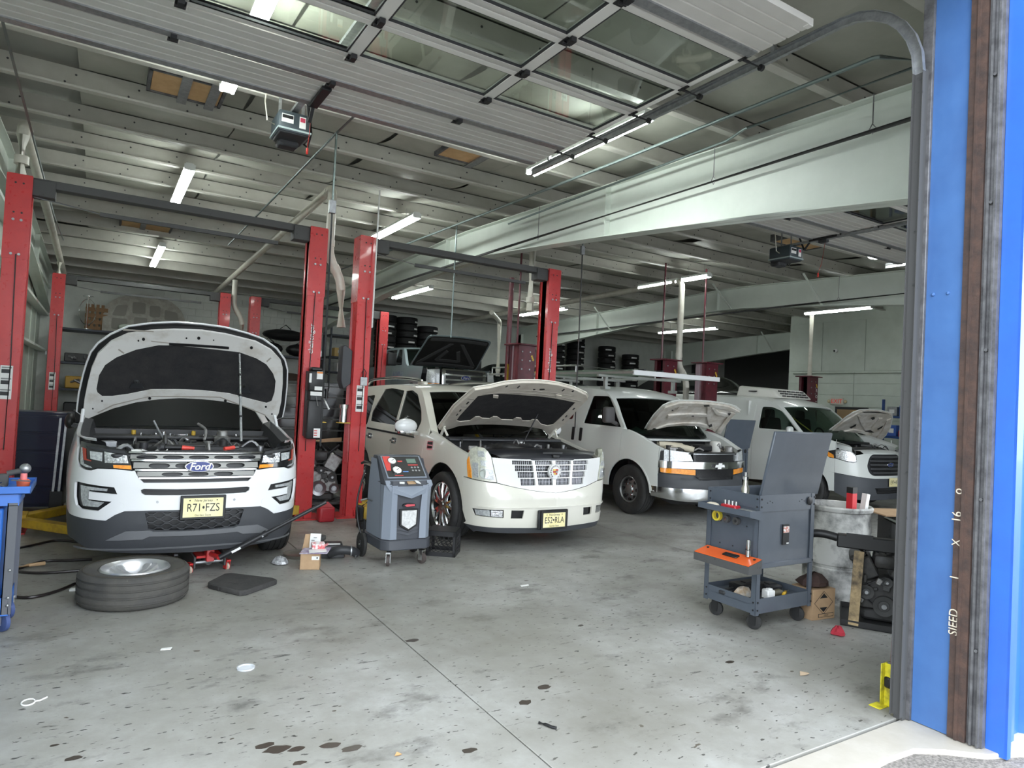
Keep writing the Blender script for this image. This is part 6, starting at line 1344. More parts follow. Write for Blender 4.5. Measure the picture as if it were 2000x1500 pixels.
for k, (nm, lb_, m, x, y) in enumerate((('impact_socket', 'dark swivel socket on blue cart tray', BLKST, .70, .30), ('orange_socket', 'orange capped tool on blue cart tray', M('tool_orange', (.75, .16, .08), .4), .72, .22), ('wrench_pile', 'pile of chrome wrenches on blue cart tray', STEEL, .66, .08))):
    t = item(nm, lb_, 'tool', (-1.12+x, 5.48+y, .928))
    if k == 0: B().cyl((-.08, 0, .09), (.0, 0, .11), .02, 12).build('tool_body', m, t); B().ball((.02, 0, .125), .035, 12, 8).build('tool_head', GALV, t); B().box((-.1, 0, .045), (.06, .06, .09)).build('tool_base', m, t, bevel=.01)
    elif k == 1: B().lathe([(0, 0), (.035, 0), (.04, .05), (.03, .06), (0, .06)], n=14).build('tool_cap', m, t); B().lathe([(0, .06), (.02, .06), (.02, .1), (0, .1)], n=12).build('tool_tip', M('tool_pink', (.75, .2, .2), .4), t)
    else:
        for i in range(7): a = R_.uniform(0, 3); q = (R_.uniform(-.1, .06), R_.uniform(-.06, .1)); B().bar((q[0]-.06*math.cos(a), q[1]-.06*math.sin(a), .006+.009*i), (q[0]+.06*math.cos(a), q[1]+.06*math.sin(a), .008+.009*i), .018, .007).build('wrench', R_.choice((CHR, STEEL, BLKST)), t)
# ---- wheel lying on the floor
t = thing('loose_wheel', 'loose silver five-spoke wheel and tyre lying flat on the floor', 'wheel', (.33, 6.05, 0), 2.2)
TG = M('dusty_tyre', (.055, .053, .05), .8, n=(5, (.085, .08, .07), .35, .65), bump=(45, .35)); R0 = .39
pr = tyre_prof(R0, .25, .245, 4); ty = B().lathe([(r, h+.125) for r, h in pr], n=72).build('tyre', TG, t, smooth=50)
for k in range(2): B().lathe([(R0*(.90+.0*k), .2505), (R0*.905, .2525), (R0*.91, .2505)], n=60).build('sidewall_ring', M('worn_ring', (.16, .13, .09), .8), ty)
SW = M('silver_wheel', (.62, .62, .63), .3, .75)
rm = B().lathe([(.25, .02), (.25, .235), (.238, .25), (.228, .236), (.212, .20), (.205, .06), (.0, .05)], n=60).build('rim', SW, t)
for i in range(5):
    a = 2*PI*i/5; v = []
    for r, hw, z in ((.03, .042, .172), (.09, .038, .178), (.16, .048, .190), (.222, .075, .222)):
        c = (r*math.cos(a), r*math.sin(a)); q = (-math.sin(a), math.cos(a))
        for e, dz in ((-1, -.012), (-.7, 0), (-.12, 0), (0, -.010), (.12, 0), (.7, 0), (1, -.012)): v.append((c[0]+q[0]*hw*e, c[1]+q[1]*hw*e, z+dz))
    f = [(7*j+k, 7*j+k+1, 7*j+8+k, 7*j+7+k) for j in range(3) for k in range(6)]; n = len(v)
    v += [(p[0], p[1], p[2]-.05) for p in v]; f += [(7*j, 7*j+7, 7*j+7+n, 7*j+n) for j in range(3)]+[(7*j+6, 7*j+13, 7*j+13+n, 7*j+6+n) for j in range(3)]
    B().raw(v, f).build('spoke', SW, rm, smooth=25)
    B().cyl((.055*math.cos(a+.63), .055*math.sin(a+.63), .14), (.055*math.cos(a+.63), .055*math.sin(a+.63), .158), .012, 8).build('lug_hole', BLK, rm)
B().lathe([(.032, .15), (.032, .176), (.026, .18), (.0, .172)], n=20).build('centre_bore', BLKST, rm)
# ---- floor jack
t = thing('floor_jack', 'red and black trolley jack with long black handle under white suv', 'floor jack', (.95, 6.68, 0), .12); JR = M('jack_red', (.55, .03, .03), .35, coat=.3)
for s in (-1, 1): B().prism([(-.05, .05), (.1, .04), (.62, .05), (.64, .10), (.5, .13), (.1, .17), (-.05, .15)], 'x', s*.13-.008, s*.13+.008).build('side_plate', BLKST, t, bevel=.004)
B().prism([(-.02, .13), (.28, .15), (.28, .17), (-.02, .15)], 'x', -.11, .11).build('tool_tray', JR, t); B().box((-.02, .12, .172), (.1, .08, .004)).build('jack_label', PAPER, t)
B().bar((0, .2, .13), (0, .55, .19), .10, .05).build('lift_arm', JR, t); B().cyl((0, .55, .18), (0, .55, .225), .05, 14).build('saddle', BLKST, t)
b = B(); b.cyl((-.13, 0, .09), (.13, 0, .09), .016, 10); b.build('rear_axle', GALV, t); B().cyl((.0, -.01, .1), (.0, .16, .11), .04, 14).build('pump', BLKST, t)
y = B().prism([(-.06, .10), (.02, .10), (.03, .20), (-.05, .215)], 'x', -.035, .035).build('handle_yoke', JR, t, bevel=.006)
for s in (-1, 1):
    caster(t, s*.16, -.01, .032, M('caster_cream', (.55, .45, .36), .5), JR, .3, .025); B().lathe([(0, -.018), (.04, -.018), (.04, .018), (0, .018)], (s*.15, .6, .04), 'x', 18).build('front_wheel', STEEL, t)
HB = M('handle_black', (.015, .015, .017), .35)
p0, p1 = Vector((.03, -.23, .17)), Vector((.88, -.50, .66)); B().cyl((0, -.03, .17), p0, .022, 12).build('handle_socket', JR, t); dd = p1-p0
h = B().cyl(p0, p0+dd*.42, .026, 14).build('handle_grip', HB, t); B().cyl(p0+dd*.42, p1, .018, 12).build('handle_tube', HB, t); B().cyl(p0+dd*.40, p0+dd*.43, .030, 14).build('handle_collar', HB, t)
B().cyl(p0+dd*.38+Vector((0, -.026, 0)), p0+dd*.38+Vector((0, -.034, 0)), .008, 8).build('handle_screw', GALV, t); B().bar(p0+dd*.10+Vector((0, -.027, 0)), p0+dd*.18+Vector((0, -.027, 0)), .004, .02).build('handle_label', PAPER, t)
# ---- kneeling pad
pd = [(.88, 6.10), (1.07, 5.79), (1.13, 5.80), (1.42, 6.03), (1.40, 6.10), (1.10, 6.39), (1.04, 6.38), (.88, 6.16)]
t = thing('kneeling_pad', 'dark foam kneeling pad lying on the floor', 'kneeling pad', (1.14, 6.09, 0)); PADM = M('pad_foam', (.035, .034, .034), .85, n=(10, (.055, .052, .05), .35, .65), bump=(60, .4))
o = B().prism([(x-1.14, y-6.09) for x, y in pd], 'z', 0, .045).build('pad_body', PADM, t, bevel=.008); B().box((-.06, -.05, .046), (.12, .03, .003), (0, 0, -.65)).build('moulded_mark', PADM, t)
a, c = Vector((1.09-1.14, 5.795-6.09, .02)), Vector((.9-1.14, 6.07-6.09, .02))
for i in range(6): p = a+(c-a)*(.25+.1*i); B().box(p+Vector((-.002, -.002, 0)), (.012, .012, .035), (0, 0, .7)).build('grip_rib', PADM, t)
# ---- opened carton with paperwork
t = thing('parts_carton', 'opened tan carton with papers and red box on top', 'carton', (1.83, 6.50, 0), -.35)
b = B(); b.bb((-.09, -.08, 0), (.09, -.076, .16)); b.bb((-.09, .076, 0), (.09, .08, .16)); b.bb((-.09, -.08, 0), (-.086, .08, .16)); b.bb((.086, -.08, 0), (.09, .08, .16)); b.bb((-.09, -.08, 0), (.09, .08, .004)); b.build('carton_walls', CARD, t)
B().raw([(-.09, .08, .16), (.05, .08, .16), (.05, .10, .30), (-.07, .10, .30)], [(0, 1, 2, 3)]).build('raised_flap', CARD, t); B().box((.05, -.082, .11), (.07, .003, .035)).build('shipping_label', PAPER, t); B().box((.065, -.084, .112), (.012, .002, .015)).build('label_print', BLK, t)
t = thing('booklet', 'printed instruction sheets fanned over the tan carton', 'booklet', (1.86, 6.46, .165), -.5); B().box((0, 0, .003), (.26, .17, .006), (.10, -.05, 0)).build('sheets', M('printed_sheet', (.55, .52, .58), .6, n=(20, (.30, .22, .38), .4, .6)), t); B().box((.03, -.04, .013), (.16, .09, .004), (.10, -.05, .3)).build('white_sheet', PAPER, t)
t = thing('red_carton', 'small red and white carton lying on the papers', 'carton', (1.885, 6.47, .185), -.3); B().box((0, 0, .03), (.12, .07, .05), (.15, 0, .2)).build('carton_body', M('red_white_box', (.65, .12, .13), .5, n=(25, (.8, .75, .75), .42, .58)), t, bevel=.002); B().box((.075, .0, .035), (.05, .06, .004), (0, -.5, .2)).build('open_flap', M('red_white_box'), t)
t = thing('white_leaflet', 'folded white leaflet standing in the tan carton', 'leaflet', (1.88, 6.56, .15), -.3); B().box((0, 0, .08), (.10, .006, .16), (-.12, .05, 0)).build('leaflet_sheet', PAPER, t); [B().box((-.02+.02*(i % 2), -.02, .05+.025*i), (.03, .002, .008), (-.12, .05, 0)).build('leaflet_print', M('print_grey'), t) for i in range(4)]
# ---- air filter housing with its duct
t = thing('air_filter_housing', 'black air filter housing with curved duct on the floor', 'car part', (2.13, 6.88, 0), -.25)
b = B().raw([(-.13, -.10, 0), (.15, -.10, 0), (.15, .12, 0), (-.13, .12, 0), (-.10, -.07, .14), (.12, -.07, .14), (.12, .10, .14), (-.10, .10, .14)], [(0, 1, 5, 4), (1, 2, 6, 5), (2, 3, 7, 6), (3, 0, 4, 7), (4, 5, 6, 7), (3, 2, 1, 0)]); b.build('housing', DRK, t, bevel=.02, seg=2)
B().box((.03, -.075, .142), (.13, .035, .003), (.1, 0, 0)).build('housing_label', PAPER, t)
for r in range(3): B().tube(smooth_pts([(-.02, -.12, .05), (.08, -.17, .10), (.20, -.16, .09), (.26, -.10, .05)], 5), .045+.0*r, 12).build('duct', DRK, t) if r == 0 else None
for i, q in enumerate(((.20, -.16, .09), (.25, -.11, .055))): B().lathe([(.047, -.008), (.055, -.006), (.055, .006), (.047, .008)], q, 'x', 16).build('duct_clamp', GALV, t)
for x in (-.12, .13): B().box((x, -.09, .09), (.012, .012, .05)).build('clip', GALV, t)
t = thing('pump_cap', 'round black cap standing behind the filter housing', 'car part', (2.12, 7.2, 0)); B().lathe([(0, 0), (.06, 0), (.06, .05), (.04, .06), (.04, .11), (.055, .11), (.055, .15), (0, .15)], n=18).build('cap_body', BLKST, t)
t = thing('oily_funnel', 'flat oily drip plate beside the filter housing', 'plate', (1.86, 7.0, 0)); B().lathe([(.0, .01), (.03, .012), (.15, .015), (.17, .03), (.165, .0), (0, .0)], n=24).build('plate_disc', M('oily_plate', (.12, .11, .09), .4), t); B().cyl((.0, 0, .01), (.05, .02, .06), .012, 8).build('spout', STEEL, t)
def crumple(name, label, cat, loc, r, h, mat, seed, part):
    q = random.Random(seed); t = thing(name, label, cat, loc); rows = []
    for k, (s, z) in enumerate(((.6, 0), (1., .15), (.9, .5), (.55, .85), (.1, 1.))): rows.append([(r*s*q.uniform(.75, 1.15)*math.cos(a), r*s*q.uniform(.75, 1.15)*math.sin(a), h*z*q.uniform(.8, 1.1) if k else 0) for a in np.linspace(0, 2*PI, 13)[:-1]])
    B().loft(rows, cu=True).build(part, mat, t, smooth=20)
crumple('plastic_bag', 'crumpled clear plastic bag on the floor', 'plastic bag', (1.60, 6.73, 0), .085, .08, M('clear_film', (.45, .46, .47), .15, coat=1., n=(30, (.2, .2, .21), .4, .6)), 2, 'bag_film')
# ---- refrigerant service machine
ac = thing('refrigerant_machine', 'grey wheeled refrigerant service machine with two dial gauges', 'service machine', (2.72, 6.26, 0))
AG = M('machine_grey', (.22, .25, .30), .45, bump=(120, .1)); AD = M('machine_dark', (.05, .054, .065), .5, bump=(120, .1))
def hexloft(secs, name, mat, bev=.0, parent=None, close=True):
    """secs: [(z, [(x,y)...])]"""
    b = B(); b.loft([[(x, y, z) for x, y in p] for z, p in secs], cu=True); n = len(secs[0][1])
    b.f += [tuple(range(n-1, -1, -1)), tuple(range(n*(len(secs)-1), n*len(secs)))] if close else []
    return b.build(name, mat, parent or ac, bevel=bev, smooth=30)
pl = lambda w, f, r, c=.07: [(-w, r), (-w, f+c), (-w+c, f), (w-c, f), (w, f+c), (w, r)]
hexloft([(.16, pl(.27, -.02, .55)), (.26, pl(.27, -.01, .55))], 'base_skirt', AD, .008)
hexloft([(.26, pl(.25, .02, .5)), (.60, pl(.25, .03, .5)), (.80, pl(.25, .02, .48)), (.84, pl(.245, .03, .48))], 'cabinet', AD)
for s in (-1, 1):
    b = B(); b.loft([[(s*.12, .005, .265), (s*.19, -.003, .265), (s*.255, .065, .265), (s*.255, .12, .265)], [(s*.125, .015, .55), (s*.19, .003, .55), (s*.255, .075, .55), (s*.255, .14, .55)], [(s*.135, .0, .80), (s*.19, -.002, .80), (s*.255, .06, .80), (s*.255, .16, .80)]]); b.build('side_fairing', AG, ac, smooth=20)
    b = B(); b.loft([[(s*.256, .12, .265), (s*.26, .5, .265)], [(s*.257, .14, .55), (s*.262, .5, .55)], [(s*.258, .16, .80), (s*.262, .48, .84)], [(s*.258, .30, 1.04), (s*.258, .46, 1.04)]]); b.build('side_panel', AG if s > 0 else AG, ac)
tp = B(); tp.raw([(-.26, .02, .80), (.26, .02, .80), (.24, .34, 1.07), (-.24, .34, 1.07), (-.26, .48, .80), (.26, .48, .80), (.24, .46, 1.07), (-.24, .46, 1.07)], [(0, 1, 2, 3), (3, 2, 6, 7), (1, 5, 6, 2), (4, 0, 3, 7), (5, 4, 7, 6), (0, 4, 5, 1)]); tp.build('console', AD, ac, bevel=.015, seg=2)
def con(u, v, off=.004):          # point on the sloping console face
    o = Vector((0, .02, .80)); e = Vector((0, .32, .27)); n = Vector((0, -.27, .32)).normalized(); return o+Vector((u, 0, 0))+e*v+n*off
def conq(name, u0, u1, v0, v1, mat, off=.004, parent=None, th=.004):
    n = Vector((0, -.27, .32)).normalized(); t = [con(u0, v0, off), con(u1, v0, off), con(u1, v1, off), con(u0, v1, off)]; b = B().raw([tuple(p) for p in t]+[tuple(p-n*th) for p in t], [(0, 1, 2, 3), (7, 6, 5, 4), (0, 4, 5, 1), (1, 5, 6, 2), (2, 6, 7, 3), (3, 7, 4, 0)]); return b.build(name, mat, parent or ac)
conq('console_rim', -.215, .215, .22, .96, AG, .006); cp = conq('control_panel', -.20, .20, .26, .93, BLK, .011)
n_ = Vector((0, -.27, .32)).normalized(); q0, q1, q2 = con(-.20, .93, .013), con(-.12, .93, .013), con(-.155, .45, .013); B().raw([tuple(q) for q in (q0, q1, q2, con(-.2, .45, .013))], [(0, 1, 2, 3)]).build('red_graphic', M('panel_red', (.6, .05, .04), .4), cp)
for u, v in ((-.115, .76), (-.095, .45)):
    c = con(u, v, .012); g = B().cyl(c, c+n_*.012, .046, 22).build('gauge', CHR, cp); B().cyl(c+n_*.0125, c+n_*.014, .040, 22).build('gauge_face', PAPER, g); B().bar(c+n_*.015-Vector((.015, 0, .008)), c+n_*.015+Vector((.018, 0, .012)), .005, .001, n_).build('gauge_needle', BLK, g)
conq('lcd_screen', .05, .15, .70, .84, M('lcd_green', (.10, .17, .13), .3), .014, cp); conq('red_legend', -.05, .0, .74, .78, M('panel_red'), .013, cp); conq('red_legend', .05, .16, .62, .645, M('panel_red'), .013, cp); conq('blue_legend', -.03, .03, .40, .43, M('panel_blue', (.1, .25, .6), .4), .013, cp); conq('red_legend', -.13, -.04, .28, .30, M('panel_red'), .013, cp)
for i in range(2):
    for j in range(3): c = con(.08+.035*j, .54-.10*i, .012); B().cyl(c, c+n_*.006, .011, 10).build('key_button', GALV, cp)
b = B(); b.raw([(-.25, .015, .80), (0, -.04, .70), (.25, .015, .80), (.25, .06, .845), (-.25, .06, .845), (-.20, .01, .73), (.2, .01, .73), (0, -.04, .675)], [(0, 5, 7, 1), (1, 7, 6, 2), (0, 1, 4), (1, 3, 4), (1, 2, 3)]); b.build('chin', AG, ac, smooth=20)
t = item('paper_scraps', 'torn tan and white scraps on the sill of refrigerant machine', 'scraps', (2.70, 6.27, .815)); B().box((.03, .0, .01), (.09, .04, .008), (.5, 0, .2)).build('tan_scrap', CARD, t); B().box((.10, .0, .015), (.07, .04, .006), (.6, .2, .5)).build('white_scrap', PAPER, t); B().box((-.07, .0, .01), (.05, .03, .005), (.5, 0, -.3)).build('white_scrap', PAPER, t)
b = B(); b.prism([(-.10, .565), (.10, .565), (.095, .40), (0, .34), (-.095, .40)], 'y', .0, .02); b.build('badge_shield', BLK, ac, bevel=.004); b = B(); b.prism([(-.08, .55), (.08, .55), (.076, .41), (0, .365), (-.076, .41)], 'y', -.005, .0); b.build('shield_label', M('label_grey', (.66, .66, .65), .5, n=(40, (.5, .5, .5), .4, .6)), ac); b = B().prism([(.07*math.cos(a), .60+.022*math.sin(a)) for a in np.linspace(0, 2*PI, 21)[:-1]], 'y', .0, .025).build('logo_oval', BLK, ac); B().prism([(-.055, .60), (-.03, .612), (.055, .61), (.055, .592), (-.03, .588)], 'y', -.004, .001).build('logo_mark', M('logo_red', (.55, .08, .10), .4), b)
for i, z in enumerate((.30, .335)): B().raw([(-.12, .018, z+.03), (0, -.0, z), (.12, .018, z+.03), (.12, .03, z+.055), (0, .012, z+.025), (-.12, .03, z+.055)], [(0, 1, 4, 5), (1, 2, 3, 4)]).build('chevron_vent', AD, ac)
for s in (-1, 1): caster(ac, s*.18, .04, .055, M('caster_brown', (.07, .055, .05), .6), CHR, .5*s, .03); wh = B().lathe([(.03, -.02), (.09, -.022), (.125, -.015), (.13, 0), (.125, .015), (.09, .022), (.03, .02)], (s*.29, .52, .13), 'x', 28).build('rear_wheel', RUB, ac); B().lathe([(0, -.025), (.04, -.025), (.04, .025), (0, .025)], (s*.29, .52, .13), 'x', 14).build('wheel_hub', DRK, wh); B().cyl((s*.26, .52, .13), (s*.318, .52, .13), .008, 8).build('axle_tip', CHR, wh)
B().tube([(-.24, .44, .98), (-.30, .55, .98), (-.30, .62, .96)], .014, 8).build('hose_hook', BLK, ac); B().tube(smooth_pts([(-.27, .55, .95), (-.34, .58, .6), (-.33, .55, .35), (-.29, .5, .22), (-.30, .45, .4)], 5), .010, 7).build('service_hose', BLK, ac); B().tube([(-.26, .35, .60), (-.31, .38, .62), (-.36, .42, .60)], .01, 6).build('hose_fitting', GALV, ac)
t = item('yellow_vacuum_pump', 'small yellow and black pump behind refrigerant machine', 'pump', (2.98, 8.2, 0)); B().box((0, 0, .19), (.13, .16, .17)).build('pump_case', YEL, t, bevel=.03, seg=2); B().box((-.09, 0, .19), (.07, .16, .19)).build('pump_end', BLK, t, bevel=.02); B().box((0, 0, .05), (.2, .18, .1)).build('pump_foot', BLK, t, bevel=.01); B().tube([(-.06, 0, .28), (0, 0, .32), (.06, 0, .28)], .01, 6).build('pump_handle', BLK, t)
# ---- black crate
cr = thing('milk_crate', 'black plastic crate with hexagon holes standing beside cream suv wheel', 'crate', (3.30, 6.62, 0), -.65); CRM = M('crate_black', (.016, .016, .018), .4); s = .16; h = .27
b = B()
for z0, z1 in ((0, .045), (h-.055, h)):
    b.bb((-s, -s, z0), (s, -s+.008, z1)); b.bb((-s, s-.008, z0), (s, s, z1)); b.bb((-s, -s, z0), (-s+.008, s, z1)); b.bb((s-.008, -s, z0), (s, s, z1))
for x in (-1, 1):
    for y in (-1, 1): b.bb((x*s, y*s, 0), (x*(s-.03), y*(s-.008), h)); b.bb((x*s, y*s, 0), (x*(s-.008), y*(s-.03), h))
b.build('crate_frame', CRM, cr); B().bb((-s, -s, h-.006), (s, s, h)).build('crate_bottom_up', CRM, cr)
for k in range(4):
    a = k*PI/2
    for r in range(4):
        for c in range(-2, 4):
            x, z = (c-.5)*.05+(.025 if r % 2 else 0), .075+r*.043
            if abs(x) < s-.035:
                pts = [(x+.027*math.sin(q), z+.027*math.cos(q)) for q in np.linspace(0, 2*PI, 7)[:-1]]
                m = B().tube([(p[0], -s+.004, p[1]) for p in pts], .0035, 4, True).build('hex_cell', CRM, cr, smooth=0); m.rotation_euler = (0, 0, a)
# ---- gas can, engine between the posts
t = thing('gas_can', 'red plastic fuel can on the floor between red posts', 'fuel can', (2.62, 8.74, 0)); GR = M('can_red', (.40, .02, .03), .4)
B().box((0, 0, .10), (.21, .15, .20)).build('can_body', GR, t, bevel=.03, seg=3); B().raw([(-.09, -.06, .19), (.09, -.06, .19), (.09, .06, .19), (-.09, .06, .19), (-.02, -.02, .26), (.02, -.02, .26), (.02, .02, .26), (-.02, .02, .26)], [(0, 1, 5, 4), (1, 2, 6, 5), (2, 3, 7, 6), (3, 0, 4, 7), (4, 5, 6, 7)]).build('can_shoulder', GR, t); B().lathe([(0, .255), (.022, .255), (.022, .285), (0, .285)], n=12).build('cap', BLK, t); B().box((0, -.077, .10), (.12, .004, .10)).build('can_relief', GR, t, bevel=.002)
def engine(loc, rz, label, s, seed, cast):
    q = random.Random(seed); t = thing('car_engine', label, 'engine', loc, rz); b = B(); b.raw([(-.26, -.22, .12), (.26, -.22, .12), (.26, .22, .12), (-.26, .22, .12), (-.20, -.2, .42), (.20, -.2, .42), (.20, .2, .42), (-.20, .2, .42)], [(0, 1, 5, 4), (1, 2, 6, 5), (2, 3, 7, 6), (3, 0, 4, 7), (4, 5, 6, 7), (3, 2, 1, 0)]); b.build('engine_block', cast, t, bevel=.02)
    B().bb((-.2, -.18, 0), (.2, .18, .12)).build('oil_pan', BLKST, t, bevel=.03)
    for sx in (-1, 1): B().box((sx*.17, 0, .52), (.18, .42, .22), (0, sx*.5, 0)).build('cylinder_head', cast, t, bevel=.015); B().box((sx*.25, 0, .63), (.16, .42, .06), (0, sx*.5, 0)).build('valve_cover', ENG, t, bevel=.02)
    B().box((0, 0, .60), (.2, .36, .14)).build('intake_manifold', ENG, t, bevel=.04, seg=2)
    for x, z, r in ((0, .18, .10), (-.16, .30, .07), (.17, .33, .06), (.02, .42, .05), (.2, .18, .065)): p = B().lathe([(0, -.03), (r*.5, -.03), (r*.55, -.015), (r, -.03), (r*.94, 0), (r, .02), (0, .02)], (x, -.25, z), 'y', 24).build('pulley', STEEL if r > .06 and cast is CASTAL else BLKST, t); B().cyl((x, -.30, z), (x, -.27, z), r*.25, 10).build('pulley_bolt', GALV, p)
    B().tube([(-.1, -.252, .18), (-.23, -.252, .30), (-.16, -.252, .37), (.0, -.252, .47), (.2, -.252, .39), (.26, -.252, .18), (.0, -.252, .085)], .009, 5, True).build('belt', BLK, t)
    for i in range(10): p = (q.uniform(-.25, .25), -.24+q.uniform(-.03, .02), q.uniform(.2, .65)); B().box(p, (q.uniform(.03, .09), .04, q.uniform(.03, .09)), (0, q.uniform(-.6, .6), 0)).build('accessory', q.choice((cast, ENG, BLKST, CASTAL)), t, bevel=.008)
    for i in range(6): p = Vector((q.uniform(-.2, .2), q.uniform(-.2, .1), .68)); B().tube(smooth_pts([p, p+Vector((q.uniform(-.15, .15), q.uniform(-.1, .1), .08)), p+Vector((q.uniform(-.25, .25), q.uniform(-.1, .1), -.05))], 4), .012, 6).build('hose', BLK, t)
    t.scale = (s, s, s); return t
engine((2.80, 9.75, .14), -.28, 'bare aluminium engine on pallet between the red posts', 1.05, 4, CASTAL)
t = thing('pallet', 'dark stand under the bare aluminium engine', 'stand', (2.8, 9.75, 0)); [B().bb((-.36, -.32+.2*i, .10), (.36, -.2+.2*i, .138)).build('slat', BLKST, t) for i in range(4)]; [B().bb((-.34+.3*i, -.3, 0), (-.26+.3*i, .4, .10)).build('runner', BLKST, t) for i in range(3)]
# ---- drum with lengths of profile in it
dm = thing('drum', 'dirty white plastic drum with open top', 'drum', (6.06, 3.82, 0)); DW = M('dirty_white_plastic', (.66, .66, .63), .5, n=(3.2, (.07, .07, .068), .36, .56, 9.), bump=(9, .25))
B().lathe([(0, .02), (.26, .02), (.28, 0), (.29, .05), (.292, .30), (.282, .31), (.282, .33), (.292, .34), (.295, .60), (.285, .61), (.285, .63), (.293, .64), (.285, .82), (.30, .83), (.305, .86), (.295, .875), (.28, .87), (.275, .80), (.272, .3), (0, .3)], n=48).build('drum_shell', DW, dm); B().lathe([(0, .72), (.272, .72)], n=32).build('drum_contents', M('sludge', (.03, .028, .025), .5), dm)
t = thing('red_profile', 'red and black square tube standing in the drum', 'profile', (6.02, 3.66, .722)); B().bb((-.035, -.03, 0), (.035, .03, .33)).build('tube_body', M('tube_red', (.62, .02, .03), .4), t); B().bb((-.036, -.031, .28), (.036, .031, .335)).build('tube_end', BLK, t)
t = thing('white_profile', 'white square tube leaning in the drum', 'profile', (6.16, 3.64, .722)); B().bar((0, 0, 0), (.06, .0, .27), .05, .05, (0, 1, 0)).build('tube_body', PAPER, t)
# ---- pulled engine pile beside the jamb
engine((5.80, 3.22, .012), -1.0, 'greasy black pulled engine lying beside the drum', .82, 8, ENG)
PL = M('drip_tray', (.02, .02, .021), .5); t = thing('drip_tray', 'low black drip tray under the pulled engine', 'tray', (5.70, 3.18, 0), -1.0); B().bb((-.3, -.3, 0), (.4, .3, .008)).build('tray_floor', PL, t); [B().bb(a, c).build('tray_side', PL, t) for a, c in (((-.3, -.3, 0), (.4, -.29, .05)), ((-.3, .29, 0), (.4, .3, .05)), ((-.3, -.3, 0), (-.29, .3, .05)), ((.39, -.3, 0), (.4, .3, .05)))]
t = thing('radiator_frame', 'black plastic radiator frame laid on the pulled engine', 'car part', (5.62, 3.16, .60), -1.0); b = B(); b.bb((-.32, -.05, 0), (.55, .05, .11)); b.build('frame_beam', BLK, t, bevel=.01); B().tube(smooth_pts([(-.30, 0, .07), (-.42, -.0, .09), (-.52, 0, .08), (-.57, .0, .03)], 5), .035, 10).build('frame_hose', BLK, t); B().bb((-.25, -.055, .09), (-.05, -.05, .13)).build('frame_tab', BLK, t)
t = thing('plastic_cover', 'black folded splash cover on top of engine pile', 'car part', (5.80, 3.08, .715), -.9); b = B().raw([(-.38, -.1, .06), (-.15, -.08, .17), (.2, -.1, .03), (.3, .1, .03), (-.1, .12, .15), (-.32, .1, .05)], [(0, 1, 4, 5), (1, 2, 3, 4)]); b.raw([(-.38, -.1, .05), (-.15, -.08, .16), (.2, -.1, .0), (.3, .1, .0), (-.1, .12, .14), (-.32, .1, .04)], [(0, 5, 4, 1), (1, 4, 3, 2)]); b.build('cover_sheet', GLOSSB, t, smooth=20); B().box((.05, -.0, .01), (.16, .05, .02)).build('white_clip', PAPER, t)
t = thing('flat_carton', 'flattened tan carton lying across boxes behind engine pile', 'carton', (6.50, 3.42, .835), -.6); B().bar((-.32, -.05, .0), (.4, -.02, .02), .42, .012).build('carton_sheet', CARD, t); B().bar((-.1, -.3, -.03), (.4, -.28, -.10), .30, .010).build('carton_flap', CARD, t)
t = thing('parts_bin', 'dark bin holding the flattened tan carton', 'bin', (6.52, 3.42, 0), -.6); B().bb((-.2, -.15, 0), (.25, .15, .83)).build('bin_body', BLKST, t, bevel=.02)
t = thing('wood_plank', 'oil stained wooden plank leaning on the pulled engine', 'plank', (5.38, 3.22, .012), -1.0); B().bar((0, -.04, 0), (.03, .10, .58), .075, .035, (0, 1, 0)).build('plank_board', M('stained_wood', (.52, .38, .20), .7, n=(4, (.06, .045, .03), .36, .56, 7.)), t)
t = thing('arrow_carton', 'tan carton printed with black arrows on the floor by cart', 'carton', (5.29, 3.52, 0), -.1); B().bb((-.13, -.1, 0), (.14, .12, .25)).build('carton_body', CARD, t, bevel=.003)
for zc, s_ in ((.195, 1), (.085, -1)): B().prism([(-.045, zc-.016*s_), (.045, zc-.016*s_), (0, zc+.022*s_)], 'y', -.103, -.10).build('arrow_print', BLK, t)
b = B(); [b.bar(p, q, .002, .003, (0, 1, 0)) for p, q in (((-.11, -.101, .14), (.0, -.101, .235)), ((0, -.101, .235), (.11, -.101, .14)), ((-.11, -.101, .14), (0, -.101, .045)), ((0, -.101, .045), (.11, -.101, .14)))]; tag(b.build('line_print', BLK, t), kind='stuff')
b = B(); b.bb((-.06, -.1025, .02), (.12, -.1, .05)); b.build('print_box', BLK, t); B().bb((-.055, -.104, .024), (.115, -.102, .046)).build('print_field', CARD, t); textmesh('print_text', 'IIIII', .022, BLK, t, (.03, -.1045, .035), ext=.0004, sx=2)
crumple('brown_bag', 'crumpled dark brown bag on top of the arrow carton', 'bag', (5.31, 3.54, .252), .14, .11, M('brown_rag', (.055, .03, .025), .85), 6, 'bag_cloth')
crumple('red_rag', 'small red shop rag on the floor by pulled engine', 'rag', (5.03, 3.13, 0), .06, .07, M('rag_red', (.45, .03, .05), .85), 12, 'rag_cloth')
t = thing('tie_strap', 'dark red strap hanging inside the right jamb', 'strap', (4.20, 2.25, 0)); B().tube(smooth_pts([(0, 0, .02), (.02, .01, .3), (.05, .02, .55), (.03, .0, .75), (.05, .01, .82)], 4), .018, 6).build('strap_web', M('strap_red', (.16, .02, .03), .8), t); B().box((.04, 0, .78), (.05, .02, .06)).build('strap_tag', M('strap_pink', (.6, .35, .38), .7), t)
